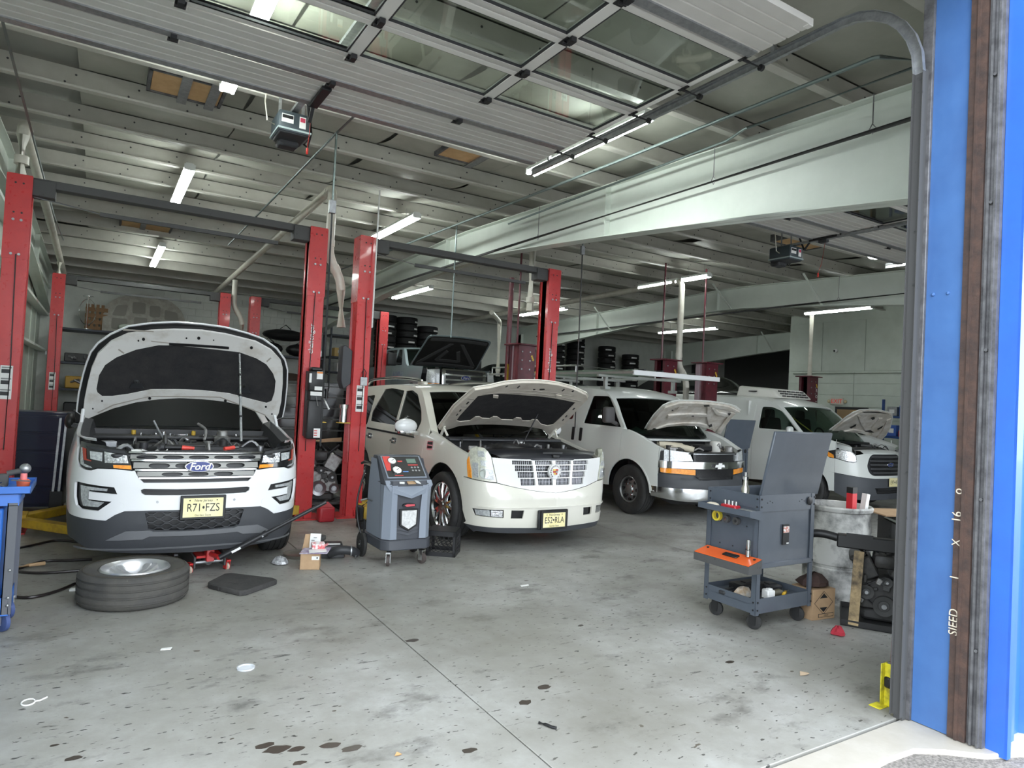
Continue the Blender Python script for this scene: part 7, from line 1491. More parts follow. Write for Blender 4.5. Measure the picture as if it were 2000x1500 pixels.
YB_ = M('bracket_yellow', (.70, .62, .03), .5, n=(14, (.35, .30, .03), .35, .52)); t = thing('guard_bracket', 'yellow angled door sensor guard inside the right jamb', 'bracket', (4.09, 2.24, 0)); b = B(); b.bb((-.035, -.0, 0), (.03, .006, .25)); b.bb((-.0, -.045, 0), (.006, .0, .25)); b.bb((-.09, -.03, 0), (-.0, .04, .006)); b.build('guard_plate', YB_, t, bevel=.002); B().box((.01, -.02, .14), (.04, .05, .07)).build('sensor', BLK, t, bevel=.012)
# ---- litter and hoses
HOSE = M('air_hose', (.016, .012, .012), .35)
for pts, lb_ in (([PZ(25, 1075), PZ(60, 1068), PZ(110, 1058), PZ(160, 1062)], 'black air hose looped beside the blue cart'), ([PZ(20, 1120), PZ(80, 1100), PZ(140, 1097), PZ(180, 1095)], 'black air hose run behind the loose wheel'), ([PZ(25, 1118), PZ(70, 1122), PZ(120, 1120), PZ(170, 1116)], 'brownish hose curving behind the loose wheel'), ([PZ(20, 1168), PZ(60, 1170), PZ(110, 1158), PZ(146, 1143)], 'thick dark red hose curving to the loose wheel')):
    p = [(a, c, .013) for a, c, _ in pts]; o = B().tube(smooth_pts(p, 8), .012, 8).build('air_hose', HOSE); tag(o, lb_, 'hose', 'air hoses on the floor')
t = thing('hammer', 'wood handled hammer lying on hose beside blue cart', 'hammer', PZ(28, 1117), .12); B().tube([(0, 0, .035), (.1, .03, .04), (.22, .07, .035)], [.013, .015, .017], 8).build('hammer_handle', M('handle_wood', (.55, .36, .2), .5), t); B().box((-.03, -.01, .03), (.05, .10, .045), (0, 0, .3)).build('hammer_head', STEEL, t, bevel=.008)
def flat(name, label, cat, u, v, pts, mat, h=.004, part='piece'):
    x, y, _ = PZ(u, v); t = thing(name, label, cat, (x, y, 0)); B().prism(pts, 'z', 0, h).build(part, mat, t, bevel=h*.2); return t
flat('paper_scrap', 'small white paper scrap on the open floor', 'paper', 1023, 1144, [(-.04, -.02), (.05, -.01), (.06, .02), (-.03, .015)], PAPER)
flat('paper_scrap', 'torn cream paper bit on the floor left of centre', 'paper', 323, 1268, [(-.03, -.01), (.03, -.02), (.04, .012), (-.02, .02)], PAPER)
x, y, _ = PZ(480, 1305); t = thing('clear_disc', 'clear round plastic disc on the floor', 'disc', (x, y, 0)); B().lathe([(0, .003), (.04, .003), (.043, .008), (.052, .008), (.052, 0), (0, 0)], n=24).build('lid_disc', M('clear_lid', (.55, .58, .62), .15, coat=1.), t)
x, y, _ = PZ(55, 1373); t = thing('wire_clip', 'bent white plastic clip on the floor', 'clip', (x, y, 0)); B().tube([(.03*math.cos(a), .04*math.sin(a), .004) for a in np.linspace(.5, 2*PI, 14)]+[(.05, .0, .004), (.08, .03, .004)], .004, 6).build('clip_wire', PAPER, t)
x, y, _ = PZ(1072, 1420); t = thing('hose_scrap', 'short curved black hose scrap on the floor', 'scrap', (x, y, 0)); B().tube([(-.03, .05, .008), (-.01, .02, .008), (.005, -.02, .008), (.02, -.04, .008)], .008, 8).build('scrap_tube', BLK, t)
x, y, _ = PZ(1572, 1318); t = thing('dry_leaf', 'tan dry leaf on the floor near the jamb', 'leaf', (x, y, 0)); B().raw([(-.05, 0, .003), (-.01, .03, .015), (.05, .01, .004), (.02, -.02, .012), (-.02, -.015, .006)], [(0, 4, 3, 1), (1, 3, 2)]).build('leaf_blade', M('leaf_tan', (.42, .32, .22), .8), t, smooth=0)
x, y, _ = PZ(778, 1476); t = thing('dry_leaf', 'tiny orange leaf on the floor at the apron', 'leaf', (x, y, 0)); B().raw([(-.02, 0, .003), (0, .02, .01), (.02, 0, .003), (0, -.01, .006)], [(0, 3, 2, 1)]).build('leaf_blade', M('leaf_orange', (.5, .28, .12), .8), t, smooth=0)
flat('paper_scrap', 'tiny white flake beside the hoses and loose wheel', 'paper', 143, 1154, [(-.03, -.02), (.03, -.02), (.035, .02), (-.02, .03)], PAPER, .02)
# dried oil drops on the slab
OIL = M('oil_drop', (.05, .04, .032), .3); q = random.Random(17); b = B()
for u, v, r in ((517, 1456, .045), (540, 1464, .06), (580, 1463, .04), (645, 1456, .05), (685, 1462, .05), (145, 1481, .035), (916, 1466, .04), (1062, 1342, .05), (1425, 1293, .04), (1135, 1222, .03), (805, 1251, .05), (1025, 1372, .05), (585, 1490, .03), (105, 1456, .02)):
    x, y, _ = PZ(u, v); n = 12; b.prism([(x+r*q.uniform(.7, 1.2)*math.cos(a), y+r*.55*q.uniform(.7, 1.2)*math.sin(a)) for a in np.linspace(0, 2*PI, n+1)[:-1]], 'z', 0, .0012)
o = b.build('oil_drops', OIL, floor, smooth=0); tag(o, kind='stuff')
# ---- on the white suv
x_, y_, z_ = ex.org
t = thing('telescopic_prop', 'silver telescopic pole propping the white suv hood', 'prop pole', (0, 0, 0)); a = Vector(PY(471, 862, y_+.33)); c = Vector((HF(*Inv(HF, ex.org, (-1.05, 1.05), (-.15, 1.3), 40, 30)(467, 684))))+Vector(ex.org)+Vector((0, -.04, -.04)); t.location = a; d_ = c-a
B().cyl((0, 0, 0), d_*.5, .013, 10).build('lower_tube', GALV, t); B().cyl(d_*.5, d_, .009, 10).build('upper_tube', ALU, t)
for k in (.26, .5, .74): B().cyl(d_*k, d_*(k+.02), .018, 10).build('pole_collar', BLK, t)
t = thing('power_ratchet', 'black and red cordless ratchet lying on suv radiator support', 'power tool', (x_-.12, y_+.24, 1.10), -.15); B().cyl((-.14, 0, .03), (.0, 0, .03), .026, 12).build('ratchet_body', BLK, t, bevel=.006); B().cyl((0, 0, .03), (.10, 0, .025), .022, 12, .014).build('ratchet_grip', M('tool_red2', (.70, .07, .05), .4), t); B().cyl((-.17, 0, .03), (-.14, 0, .03), .032, 12).build('ratchet_head', DRK, t)
t = thing('white_cloth', 'white cloth draped on suv grille top', 'cloth', (x_-.38, y_+.16, 1.087)); q = random.Random(5); rows = [[(-.14+.04*i, -.05+.03*j, .004+q.uniform(0, .035)*(1 if 0 < j < 3 else .2)) for j in range(4)] for i in range(8)]; B().loft(rows).build('cloth_sheet', PAPER, t, smooth=20)
t = thing('red_pliers', 'red handled pliers beside the suv prop pole', 'pliers', (x_+.28, y_+.26, 1.10), .3); B().cyl((-.05, 0, .02), (.05, .01, .03), .018, 8).build('plier_grip', M('tool_red2'), t); B().cyl((.05, .01, .03), (.09, .01, .03), .012, 8).build('plier_jaw', STEEL, t)
q = random.Random(21)
for k in range(12):
    t = thing('hand_tool', ('chrome wrench lying on suv engine cowl' if k % 3 else 'stubby '+('chrome' if k % 2 else 'yellow')+' socket standing on suv engine cowl'), 'tool', (x_-.45+.085*k+q.uniform(-.02, .02), y_+1.2+q.uniform(-.06, .1), 1.172), q.uniform(0, 3), 'tools left on the white suv cowl')
    if k % 3: B().bar((-.06, 0, .008), (.06, 0, .01), .014, .008).build('tool_shank', CHR, t); B().cyl((.05, 0, .0), (.05, 0, .02), .014, 10).build('tool_head', CHR, t)
    else: B().cyl((0, 0, 0), (0, 0, .045), .02, 12).build('socket_body', CHR if k % 2 else YEL, t, bevel=.004)
# ================================================================== back of the shop
def simple_car(name, label, xc, y0, z0, paint, L=4.7, h=1.46, hood=.95, cat='car', cab=1.2, grille=True):
    c = Car(name, label, xc, y0, [(0, 0), (.4, .03), (.65, .1), (.8, .22), (.88, .45), (.91, .9), (.92, 1.6), (.92, L-1), (.88, L-.3), (.75, L)], [(.15, .08), (.3, .0), (.6, .0), (.8, .06), (1., .2)], [(.15, .08), (.3, .02), (.6, 0), (.85, .02), (.95, .05), (1.45, .28), (1.9, .45)], z0, cat)
    belt = hood+.02
    sides(c, dict(seams=[.45, 1.35, 2.35, 3.3, L-.1], names=['fender', 'front_door', 'rear_door', 'quarter_panel'], sill=lambda y: .24, top=lambda y: hood-.12+.14*min(1, y/1.3), wheels=((.95, .40, .33), (L-.95, .40, .33)), paint=paint))
    c.patch('front_bumper', c.sym([(-1e-4, .72), (-.6, .74), (-c.sy(.445), .80), (-c.sy(.445), .24), (-1e-4, .2)]), paint, th=.02, res=.12)
    for sg in (-1, 1): c.patch('headlight', c.mir([(-.55, .60), (-.95, .64), (-.95, .74), (-.6, .70)]) if sg > 0 else [(-.55, .60), (-.95, .64), (-.95, .74), (-.6, .70)], LENS, th=.02, off=.01)
    c.patch('grille', [(-.45, .50), (.45, .50), (.5, .68), (-.5, .68)], BLK, th=.02, off=.008)
    c.top([(.12, hood-.2, .02, .3), (.6, hood-.06, .03, .1), (1.1, hood+.02, .03, .12), (cab+.3, hood+.16, .03, .14), (cab+.8, h-.08, .04, .08), (cab+1.3, h, .05, 0), (cab+2.2, h-.02, .05, 0), (cab+2.9, h-.22, .05, -.05), (L-.2, hood+.06, .04, -.05)])
    ts = [c.t_of_y(v) for v in (.14, 1.12, cab+.85, cab+2.3, L-.5)]
    for a, b, nm, m in ((ts[0], ts[1], 'hood', paint), (ts[1], ts[2], 'windshield', WGLASS if paint is not BLK else DGLASS), (ts[2], ts[3], 'roof', paint), (ts[3], c.tl[-1], 'rear_window', DGLASS)): patch(nm, [(-1, a+.004), (1, a+.004), (1, b-.004), (-1, b-.004)], c.T, m if nm != 'windshield' else DGLASS, c.t, th=.02, res=(.2, .16))
    upper(c, paint, lambda y: belt-.02, [rr([(cab+.45, belt+.03), (2.3, belt+.03), (2.3, h-.10), (cab+.95, h-.12)], .04), rr([(2.4, belt+.03), (3.5, belt+.04), (3.2, h-.14), (2.4, h-.10)], .04)], 1.25, L-.3, DGLASS)
    for x in (-.8, .8):
        for y in (.95, L-.95): wheel(c.t, (x, y, .33), .33, .22, .22, (5, 'wide'), -1 if x < 0 else 1, n=28)
    B().bb((-.8, .5, .18), (.8, L-.2, .24)).build('underbody', BLK, c.t); B().bb((-.72, L-.12, .3), (.72, L-.06, hood)).build('tail_panel', paint, c.t)
    return c
def scissor(label, x, y, z, L):
    t = thing('scissor_lift', label, 'car lift', (x, y, 0))
    for s in (-1, 1):
        B().bb((s*.55-.2, 0, z-.08), (s*.55+.2, L, z)).build('runway', BLKST, t); B().bb((s*.55-.2, 0, 0), (s*.55+.2, L, .08)).build('base', BLKST, t)
        for a, b in ((0, 1), (1, 0)): B().bar((s*.55, .1+(L-.2)*a, .08), (s*.55, .1+(L-.2)*b, z-.08), .06, .09, (1, 0, 0)).build('scissor_leg', BLKST, t)
PKP = M('silver_blue_paint', (.27, .33, .35), .35, .2, coat=.5)
# ---- raised pickup with its hood open
pk = Car('pickup_truck', 'silver blue pickup truck raised on lift with dark hood open', 7.82, 15.0, [(0, 0), (.6, .02), (.85, .08), (.96, .2), (1.0, .45), (1.01, 1.), (1.01, 3.8), (1., 4.4)], [(.3, .05), (.5, 0), (.9, 0), (1.25, .02), (1.4, .1)], [(.3, .05), (.6, 0), (1.1, 0), (1.3, .03), (1.9, .2), (2.1, .26)], 1.08, 'pickup truck')
pk.patch('grille_shell', rr([(-.62, .92), (.62, .92), (.62, 1.32), (-.62, 1.32)], .05), CHR, th=.05, off=.02)
for z in (1.00, 1.12, 1.24): pk.strip('grille_opening', z, .038, -.52, .52, BLK, th=.03, off=.026)
oval(pk, 0, 1.12, .14, .06, -.06, 'Ford', .09)
for sg in (-1, 1):
    f = (lambda q: q) if sg < 0 else pk.mir
    pk.patch('headlight', f([(-1.02, .96), (-.68, .96), (-.68, 1.30), (-1.02, 1.28)]), LENS, th=.03, off=.012); pk.patch('turn_lens', f([(-1.02, .88), (-.68, .88), (-.68, .95), (-1.02, .95)]), AMB, th=.03, off=.012)
pk.patch('front_bumper', pk.sym([(-1e-4, .82), (-1.15, .82), (-1.15, .55), (-1e-4, .55)]), CHR, th=.03, off=.05, res=.12)
sides(pk, dict(seams=[.45, 1.45, 2.45, 3.4, 4.3], names=['fender', 'front_door', 'rear_door', 'bed_side'], sill=lambda y: .5, top=lambda y: 1.34+.06*min(1, y/1.2), wheels=((1.0, .50, .45), (3.75, .5, .45)), paint=PKP))
pk.top([(1.25, 1.36, .02, .2), (1.6, 1.62, .03, .14), (1.95, 1.88, .04, .08), (2.2, 1.96, .05, .02), (3., 1.98, .05, 0), (3.4, 1.94, .05, 0)])
ta, tb = pk.t_of_y(1.27), pk.t_of_y(2.0); patch('windshield', [(-.94, ta), (.94, ta), (.92, tb), (-.92, tb)], pk.T, CGLASS, pk.t, th=.01, res=.2); patch('roof', [(-1, tb), (1, tb), (1, pk.tl[-1]), (-1, pk.tl[-1])], pk.T, PKP, pk.t, th=.03, res=.2)
for s in (-1, 1): patch('a_pillar', [(s*.94, ta), (s, ta), (s, tb), (s*.92, tb)], pk.T, PKP, pk.t, th=.03, res=.3)
upper(pk, PKP, lambda y: 1.40, [rr([(1.85, 1.42), (2.4, 1.42), (2.4, 1.86), (2.15, 1.86)], .04), rr([(2.5, 1.42), (3.3, 1.42), (3.3, 1.86), (2.5, 1.86)], .04)], 1.46, 3.4, DGLASS)
HFp = hood_surface(1.25, 1.38, math.radians(38), .06, 0, 1.2, 1.0)
hp = patch('hood', rr([(-.98, 0), (.98, 0), (.90, 1.22), (-.90, 1.22)], .1), HFp, PKP, pk.t, th=.012, res=.12); DU = M('dark_hood_underside', (.018, .017, .017), .45, n=(6, (.03, .028, .026), .3, .7))
patch('hood_inner_skin', rr([(-.94, .03), (.94, .03), (.86, 1.18), (-.86, 1.18)], .1), HFp, DU, hp, th=.01, off=.012, res=.12)
RB = M('hood_rib_grey', (.10, .10, .10), .3, .2)
for q in ([(-.85, .08), (.85, .08), (.85, .16), (-.85, .16)], [(-.8, 1.05), (.8, 1.05), (.8, 1.14), (-.8, 1.14)], [(-.85, .2), (-.2, .95), (-.1, .95), (-.72, .2)], [(.85, .2), (.2, .95), (.1, .95), (.72, .2)], [(-.3, .25), (.3, .25), (.3, .33), (-.3, .33)], [(-.38, .30), (-.30, .25), (-.12, .65), (-.2, .7)], [(.38, .30), (.30, .25), (.12, .65), (.2, .7)]): patch('hood_rib', q, HFp, RB, hp, th=.03, off=.035, res=.2)
for s in (-1, 1):
    m = B().box((s*1.28, 1.75, 1.55), (.26, .12, .34)).build('tow_mirror', BLK, pk.t, bevel=.04, seg=2); B().bar((s*1.0, 1.8, 1.45), (s*1.2, 1.78, 1.45), .04, .05).build('mirror_arm', BLK, m)
B().bb((-.85, .3, .75), (.85, 1.25, 1.2)).build('engine_mass', BLK, pk.t); clutter(pk, (-.7, .7), (.3, 1.1), (1.22, 1.32), 10, [ENG, DRK, CASTAL], 44, (.04, .1)); B().bb((-.95, .6, .4), (.95, 4.3, .55)).build('frame', BLK, pk.t)
B().bb((-.93, 1.3, .55), (.93, 1.35, 1.36)).build('firewall', BLK, pk.t); B().bb((-.95, 3.38, .55), (.95, 3.42, 1.9)).build('cab_back', PKP, pk.t)
for x in (-.88, .88):
    for y in (1.0, 3.75): wheel(pk.t, (x, y, .42), .42, .27, .24, (8, 'steel'), -1 if x < 0 else 1, (RUB, ALU), 28)
pk.patch('door_decal', pk.side([(1.6, 1.0), (2.3, 1.0), (2.3, 1.25), (1.6, 1.25)], -1), M('faded_blue_print', (.16, .19, .27), .5, n=(8, (.27, .33, .35), .4, .6)), th=.002, off=.003)
scissor('low lift platform under the silver blue pickup', 7.82, 15.6, 1.08, 3.4)
DG1 = M('dark_green_black_paint', (.015, .02, .019), .2, coat=.8)
dc = simple_car('dark_sedan', 'dark sedan raised high behind the cargo van', 10.7, 14.3, 1.35, DG1); scissor('low lift platform under the dark sedan', 10.7, 14.6, 1.35, 3.9)
bk = simple_car('black_sedan', 'glossy black sedan raised behind the refrigerated van', 15.0, 11.3, 1.3, GLOSSB); scissor('low lift platform under the black sedan', 15.0, 11.6, 1.3, 3.9)
# ---- tyre racks at the back wall
RKM = M('rack_dark_steel', (.03, .035, .05), .5)
def rack(name, label, x0, x1, y0, y1, decks, mat=RKM, top=None):
    t = thing(name, label, 'shelving', (x0, y0, 0)); w, d = x1-x0, y1-y0
    for x in (0, w-.05):
        for y in (0, d-.05): B().bb((x, y, 0), (x+.05, y+.05, top or decks[-1])).build('upright', mat, t)
    for z in decks: B().bb((0, 0, z-.05), (w, d, z)).build('shelf_board', mat, t, bevel=.004)
    return t
rack('tyre_rack', 'dark steel rack carrying tyre stacks behind the pickup', 7.2, 9.5, 19.6, 20.5, (.3, 2.0)); rack('tyre_rack', 'dark steel rack carrying tyre stacks far behind the vans', 13.6, 18.5, 19.6, 20.5, (.3, 2.0))
tp_ = thing('spare_tyre', 'x', 'tyre', (0, 0, 0), 0, 'tyres stacked at the back wall'); TB = M('new_tyre', (.010, .010, .011), .7); B().lathe([(r, h+.108) for r, h in tyre_prof(.335, .215, .2, 3)], n=28).build('tyre_body', TB, tp_, smooth=50)
b = B(); b.lathe([(.3362, .05), (.3362, .10)], n=6, a0=-PI/2-.35, a1=-PI/2+.35); b.build('paper_label', PAPER, tp_)
first = True; q = random.Random(2)
for x, n, lab in ((7.56, 10, 'behind pickup, beside rear red post'), (8.27, 10, 'behind the pickup windscreen'), (8.98, 9, 'behind the pickup hood'), (14.1, 9, 'behind the dark sedan'), (15.0, 10, 'next to white drop pipe behind the dark sedan'), (16.5, 9, 'standing free beyond the dark sedan'), (17.7, 8, 'by itself near the last rafter')):
    for k in range(n):
        o = tp_ if first else clone(tp_); first = False
        o.location = (x+q.uniform(-.012, .012), 20.02+q.uniform(-.012, .012), 2.001+.2165*k); o.rotation_euler = (0, 0, q.uniform(-.5, .9)); o['label'] = 'new black tyre in stack '+lab
# ---- left back shelves
rk = rack('parts_shelf', 'dark steel parts shelf along back wall at left', -1.0, 2.6, 19.5, 20.5, (.6, 1.45, 2.1, 2.92), RKM)
t = thing('old_hood', 'bare grey hood panel leaning on top of parts shelf', 'car hood', (.95, 20.0, 2.925)); FO = lambda a, b: (a, .22*b+.05*(a*a), b)
oh = smooth_pts([(-.95, 0), (-.93, .55), (-.75, .85), (-.3, 1.05), (.3, 1.06), (.75, .85), (.95, .5), (.95, 0)], 3); OH = M('bare_hood', (.42, .40, .36), .6, n=(7, (.30, .28, .24), .35, .65)); h_ = patch('hood_panel', oh, FO, OH, t, th=.02, off=.0, res=.15)
for qd in ([(-.75, .45), (-.45, .45), (-.4, .75), (-.65, .72)], [(-.3, .55), (0, .55), (0, .85), (-.3, .85)], [(.1, .5), (.35, .5), (.35, .8), (.1, .8)], [(.45, .45), (.8, .45), (.75, .68), (.45, .72)], [(-.75, .1), (-.4, .1), (-.4, .38), (-.75, .38)], [(-.25, .1), (.05, .1), (.05, .45), (-.25, .45)], [(.15, .12), (.4, .12), (.4, .42), (.15, .42)], [(.5, .1), (.8, .1), (.8, .38), (.5, .38)]): patch('hood_recess', rr(qd, .05), FO, M('recess_grey', (.24, .23, .205), .7), h_, th=.01, off=.008, res=.3)
patch('hood_seal_rim', [(a, b) for a, b in oh[9:]]+[(a*.96, b*.96) for a, b in oh[9:][::-1]], FO, BLKST, h_, th=.012, off=.012, res=.3) if 0 else None
t = thing('wire_wheel_cage', 'chrome wire stand with hoops on parts shelf', 'stand', (-.33, 19.9, 2.925)); B().cyl((0, 0, 0), (0, 0, .85), .015, 8).build('stand_pole', CHR, t); B().lathe([(.0, 0), (.14, 0), (.14, .02), (0, .03)], n=20).build('stand_base', CHR, t); B().tube([(.18*math.cos(a), 0, .45+.32*math.sin(a)) for a in np.linspace(0, 2*PI, 25)[:-1]], .01, 6, True).build('hoop', CHR, t); B().lathe([(0, .82), (.12, .83), (.12, .85), (0, .86)], n=18).build('top_cap', CHR, t)
t = thing('wooden_lattice', 'brown wooden lattice panel leaning on parts shelf', 'panel', (-.20, 20.15, 2.925)); WB = M('brown_board', (.22, .12, .05), .7); [B().bb((-.17+.11*i, 0, 0), (-.10+.11*i, .02, .68)).build('slat', WB, t) for i in range(4)]; [B().bb((-.18, -.02, .02+.16*i), (.31, 0, .12+.16*i)).build('cross_slat', WB, t) for i in range(4)]
t = thing('mirror_cap', 'pale loose door mirror at end of parts shelf', 'mirror', (.50, 19.55, 2.93)); B().ball((0, 0, .12), (.16, .08, .08), 14, 8).build('mirror_shell', M('mirror_pale', (.48, .53, .46), .4), t); B().cyl((.08, 0, .0), (.06, 0, .08), .03, 8).build('mirror_foot', BLK, t)
q = random.Random(30)
for k, (x, z, sx, sy, sz, m, nm, lb_) in enumerate(((-.5, 2.1, .5, .3, .22, BLKST, 'alternator_heap', 'dark heap of alternators'), (.1, 2.1, .45, .3, .2, ENG, 'starter_heap', 'black starter motors'), (-.45, 1.45, .5, .35, .3, M('bin_yellow', (.45, .26, .03), .5), 'yellow_bin', 'mustard yellow parts bin'), (.3, 1.45, .6, .4, .35, BLK, 'black_bin', 'wide black parts bin'), (1.3, 2.1, .8, .4, .4, DRK, 'bumper_box', 'long dark bumper carton'), (1.4, 1.45, .8, .4, .3, M('navy_box', (.03, .04, .09), .6), 'navy_bin', 'navy blue parts bin'), (-.4, .6, .6, .4, .5, BLK, 'black_case', 'square black tool case'), (.9, .6, .9, .5, .55, DRK, 'dark_crate', 'large dark crate'))):
    t = thing(nm, lb_+' on parts shelf at back left', 'shelf item', (x, 19.95, z+.003)); B().box((0, 0, sz/2), (sx, sy, sz)).build('item_body', m, t, bevel=.02)
    for i in range(3): B().cyl((q.uniform(-sx, sx)*.35, -sy/2-.02, q.uniform(.2, .8)*sz), (q.uniform(-sx, sx)*.35, -sy/2+.02, q.uniform(.2, .8)*sz), .03, 10).build('item_knob', STEEL, t)
rack('bag_shelf', 'dark steel shelf with stuffed bags behind rear lift', 3.5, 5.6, 19.6, 20.5, (.6, 1.8, 2.65), RKM)
for x, z, sx, lb_ in ((4.05, 2.653, .43, 'black stuffed bag on shelf behind the rear lift posts'), (4.98, 2.653, .43, 'second black stuffed bag by shelf upright behind rear lift'), (4.5, 3.06, .62, 'long black bundle on top of the stuffed bags'), (4.5, 1.803, .8, 'brown flat bundle under the stuffed bags')):
    t = thing('stuffed_bag', lb_, 'bag', (x, 20.0, z)); B().ball((0, 0, .19), (sx, .32, .19 if z < 3 else .17), 16, 8).build('bag_skin', BLK if z > 2 else M('brown_bundle', (.06, .04, .03), .8), t); B().tube([(-.15, -.1, .36), (0, -.1, .48), (.15, -.1, .36)], .015, 6).build('bag_handle', BLK, t)
rack('corner_shelf', 'black shelf with small cartons between pickup and rear posts', 5.75, 6.95, 19.7, 20.5, (.6, 1.5, 2.3, 2.75, 3.4), RKM, 4.0)
for x, z, m, lb_ in ((6.1, 2.753, M('box_mustard', (.48, .33, .12), .7), 'mustard carton on black corner shelf'), (6.55, 2.753, BLK, 'black carton beside mustard carton on corner shelf'), (6.2, 2.303, PAPER, 'white carton low on black corner shelf'), (6.5, 1.503, CARD, 'tan carton on lower black corner shelf')):
    t = thing('shelf_carton', lb_, 'carton', (x, 20.0, z)); B().box((0, 0, .13), (.32, .3, .26)).build('carton_body', m, t, bevel=.008); B().box((0, -.152, .15), (.12, .004, .08)).build('carton_label', PAPER if m is not PAPER else BLK, t)
# ---- tool cabinets
def cabinet(name, label, loc, w, d, h, mat, n, rz=0., handle=ALU, legs=.08):
    t = thing(name, label, 'tool cabinet', loc, rz); B().bb((-w/2, 0, legs), (w/2, d, h)).build('cabinet_body', mat, t, bevel=.01)
    hh = (h-legs-.06)/n
    for i in range(n): z = legs+.03+i*hh; dr = B().bb((-w/2+.02, -.02, z+.008), (w/2-.02, 0, z+hh-.008)).build('drawer', mat, t, bevel=.004); B().bb((-w/2+.05, -.045, z+hh-.05), (w/2-.05, -.02, z+hh-.03)).build('drawer_handle', handle, dr)
    for x in (-w/2+.08, w/2-.08):
        for y in (.08, d-.08): B().cyl((x, y, 0), (x, y, legs+.01), .035, 10).build('cabinet_foot', BLK, t)
    return t
NV = M('navy_paint', (.008, .014, .045), .35, coat=.3)
cabinet('navy_cabinet', 'navy blue steel tool cabinet behind first red post', (-.62, 10.2, 0), .62, .5, 1.26, NV, 5, -.15, NV)
cabinet('black_cabinet', 'tall black tool cabinet with thin silver drawer handles between red posts', (3.25, 11.6, 0), 1.5, .6, 1.85, GLOSSB, 9, .0, BLKST)
t = thing('tan_tray', 'open tan carton tray on the bare aluminium engine', 'carton', (2.86, 9.72, .96), .3); B().box((0, 0, .02), (.36, .24, .012)).build('tray_sheet', CARD, t); B().bar((-.18, -.12, .03), (.18, -.12, .05), .01, .05).build('tray_lip', CARD, t)
t = thing('tool_rail', 'pale perforated tool rail standing against navy cabinet', 'tool rail', (-.40, 9.98, 0), .0)
for x in (0, .06): B().bar((x, 0, .3), (x+.03, .02, 1.2), .025, .02, (0, 1, 0)).build('rail_bar', GALV, t)
B().bb((-.03, -.05, 0), (.1, .06, .3)).build('rail_base', BLK, t)
q = random.Random(41)
wbn = thing('work_bench', 'cluttered dark workbench along the left wall', 'workbench', (-1.02, 11.4, 0)); B().bb((-.28, 0, .85), (.28, 3.2, .9)).build('bench_top', BLKST, wbn); [B().bb((x, y, 0), (x+.06, y+.06, .85)).build('bench_leg', BLKST, wbn) for x in (-.27, .21) for y in (.05, 3.1)]
for k in range(14):
    m = q.choice((BLK, ENG, STEEL, CASTAL, BLK, M('bench_red', (.5, .05, .04), .5), PAPER)); x, y = -1.02+(.13 if k % 2 else -.13)+q.uniform(-.01, .01), 11.62+.2*k; s = q.uniform(.05, .075)
    t = thing('bench_part', 'oily '+('boxed' if k % 2 else 'round')+' part number heap on left wall workbench' if 0 else ('small boxed part heaped on left wall workbench' if k % 2 else 'small round part heaped on left wall workbench'), 'car part', (x, y, .902), q.uniform(0, 3), 'parts heaped on left workbench')
    if k % 2: B().box((0, 0, s*.7), (s*1.8, s*1.3, s*1.4)).build('part_body', m, t, bevel=.01); B().cyl((0, 0, s*1.4), (0, 0, s*1.9), s*.4, 10).build('part_cap', STEEL, t)
    else: B().lathe([(0, 0), (s*.9, 0), (s, s*.3), (s*.8, s*1.6), (s*.4, s*1.8), (s*.4, s*2.2), (0, s*2.2)], n=16).build('part_body', m, t); B().cyl((s*.5, 0, s), (s*1.4, 0, s*1.2), s*.2, 8).build('part_spout', STEEL, t)
# second grey cart between the vans
c2 = clone(ct); c2.location = (9.42, 8.15, 0); c2['label'] = 'second grey service cart standing between the two white vans'
t = thing('blue_rag_heap', 'blue rags heaped on the cart between the vans', 'rags', (9.96, 8.45, .957)); rows = []
q = random.Random(8)
for k, (s, z) in enumerate(((.7, 0), (1., .15), (.9, .6), (.5, .95), (.1, 1.))): rows.append([(.11*s*q.uniform(.8, 1.1)*math.cos(a), .11*s*q.uniform(.8, 1.1)*math.sin(a), .16*z) for a in np.linspace(0, 2*PI, 13)[:-1]])
B().loft(rows, cu=True).build('rag_heap', M('rag_blue', (.02, .05, .35), .8), t, smooth=20); B().ball((.02, -.02, .17), (.09, .07, .03), 10, 6).build('white_rag', PAPER, t)
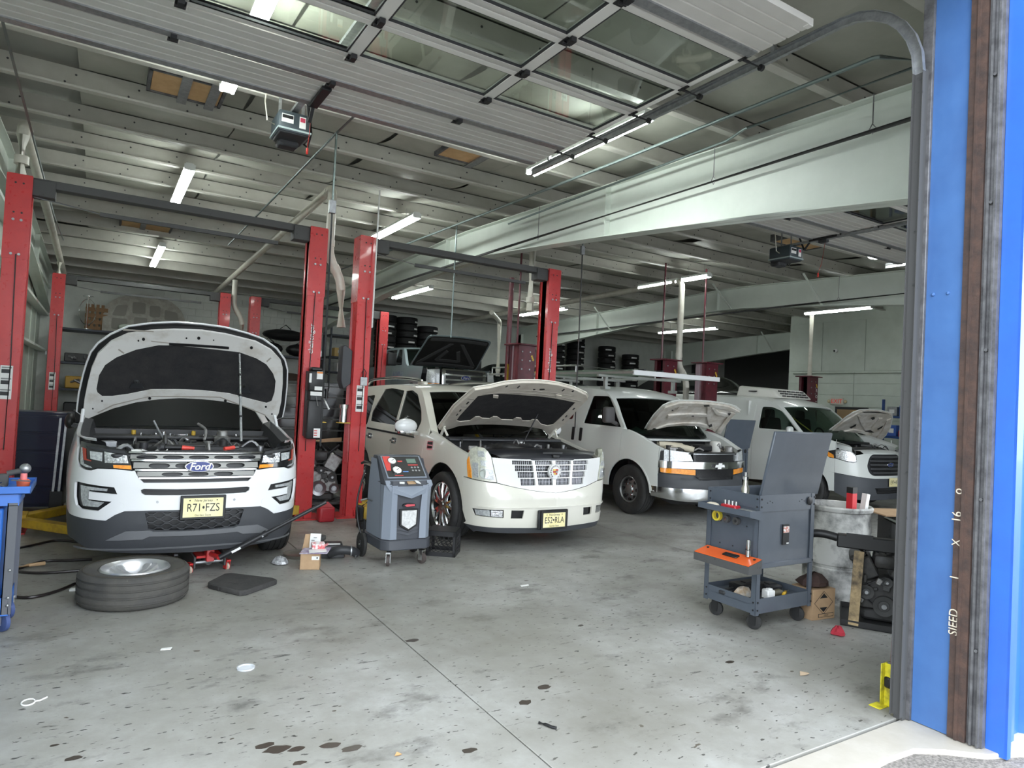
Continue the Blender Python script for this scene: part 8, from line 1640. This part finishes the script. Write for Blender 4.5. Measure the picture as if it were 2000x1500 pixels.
# ---- right wall fittings
t = thing('exit_sign', 'red lettered exit sign on the pale green wall', 'exit sign', (17.95, 11.46, 2.05)); B().bb((-.02, -.2, 0), (.02, .2, .2)).build('sign_case', M('sign_case', (.60, .60, .52), .5), t, bevel=.01); textmesh('sign_text', 'EXIT', .17, M('exit_red', (.7, .06, .04), .4, emit=.15), t, (-.022, 0, .10), (PI/2, 0, -PI/2), .003); [B().ball((0, y, .1), (.04, .05, .05), 10, 6).build('sign_lamp', M('lamp_cream', (.6, .5, .3), .4), t) for y in (-.25, .25)]
dr_ = tag(B().bb((17.93, 10.55, 0), (17.98, 11.5, 2.0)).build('door_1', M('door_frame_black', (.02, .02, .022), .5)), kind='structure'); B().bb((17.92, 10.62, .08), (17.94, 11.43, 1.93)).build('door_leaf', M('door_tan', (.30, .20, .10), .5), dr_); B().bb((17.915, 10.68, .9), (17.925, 11.0, 1.85)).build('door_glass', M('door_lite', (.55, .62, .55), .1), dr_); B().cyl((17.92, 11.36, 1.0), (17.88, 11.36, 1.0), .03, 10).build('door_handle', CHR, dr_)
t = thing('security_camera', 'small white dome camera on the pale green wall', 'camera', (17.97, 11.55, 3.6)); B().ball((-.04, 0, 0), .06, 12, 8).build('camera_dome', PAPER, t); B().cyl((-.1, .01, -.01), (-.06, 0, 0), .03, 10).build('camera_lens', BLK, t)
pipe('wall_conduit', [(17.94, 5., 2.95), (17.94, 12.9, 2.95)], .015, WALLG, 'thin conduit run level along the pale green wall', n=6); pipe('wall_conduit', [(17.94, 9.2, 4.3), (17.94, 9.2, 3.3), (17.94, 9.2, 2.9)], .015, WALLG, 'thin conduit dropping down the pale green wall', n=6)
sh = rack('stock_rack', 'blue steel stock rack full of small boxes by pale wall', 16.6, 17.7, 7.2, 9.4, (.3, .8, 1.3, 1.8), M('rack_blue', (.02, .06, .2), .45), 2.2)
q = random.Random(77); names = ('red', 'white', 'tan', 'blue', 'grey'); mats = (M('sb_red', (.5, .05, .04), .5), PAPER, CARD, M('sb_blue', (.05, .12, .4), .5), GALV)
for r, z in enumerate((.3, .8, 1.3, 1.8)):
    for k in range(7):
        j = q.randrange(5); h = q.uniform(.14, .3); t = thing('stock_box', names[j]+' stock box on '+('bottom', 'second', 'third', 'top')[r]+' shelf of blue rack', 'box', (16.85, 7.38+k*.30, z+.002), 0, 'boxes on the blue stock rack'); B().bb((-.2, -.12, 0), (.25, .12, h)).build('box_body', mats[j], t, bevel=.006); B().bb((-.204, -.06, h*.3), (-.2, .06, h*.7)).build('box_label', PAPER if j != 1 else mats[0], t)
lv = thing('wall_louver', 'dark louvered vent on back wall beyond the black sedan', 'vent', (22.5, 20.76, 3.0)); B().bb((-.6, 0, 0), (.6, .03, .9)).build('louver_frame', BLKST, lv); [B().box((0, -.02, .08+.09*i), (1.05, .05, .01), (.6, 0, 0)).build('louver_slat', GREYST, lv) for i in range(9)]
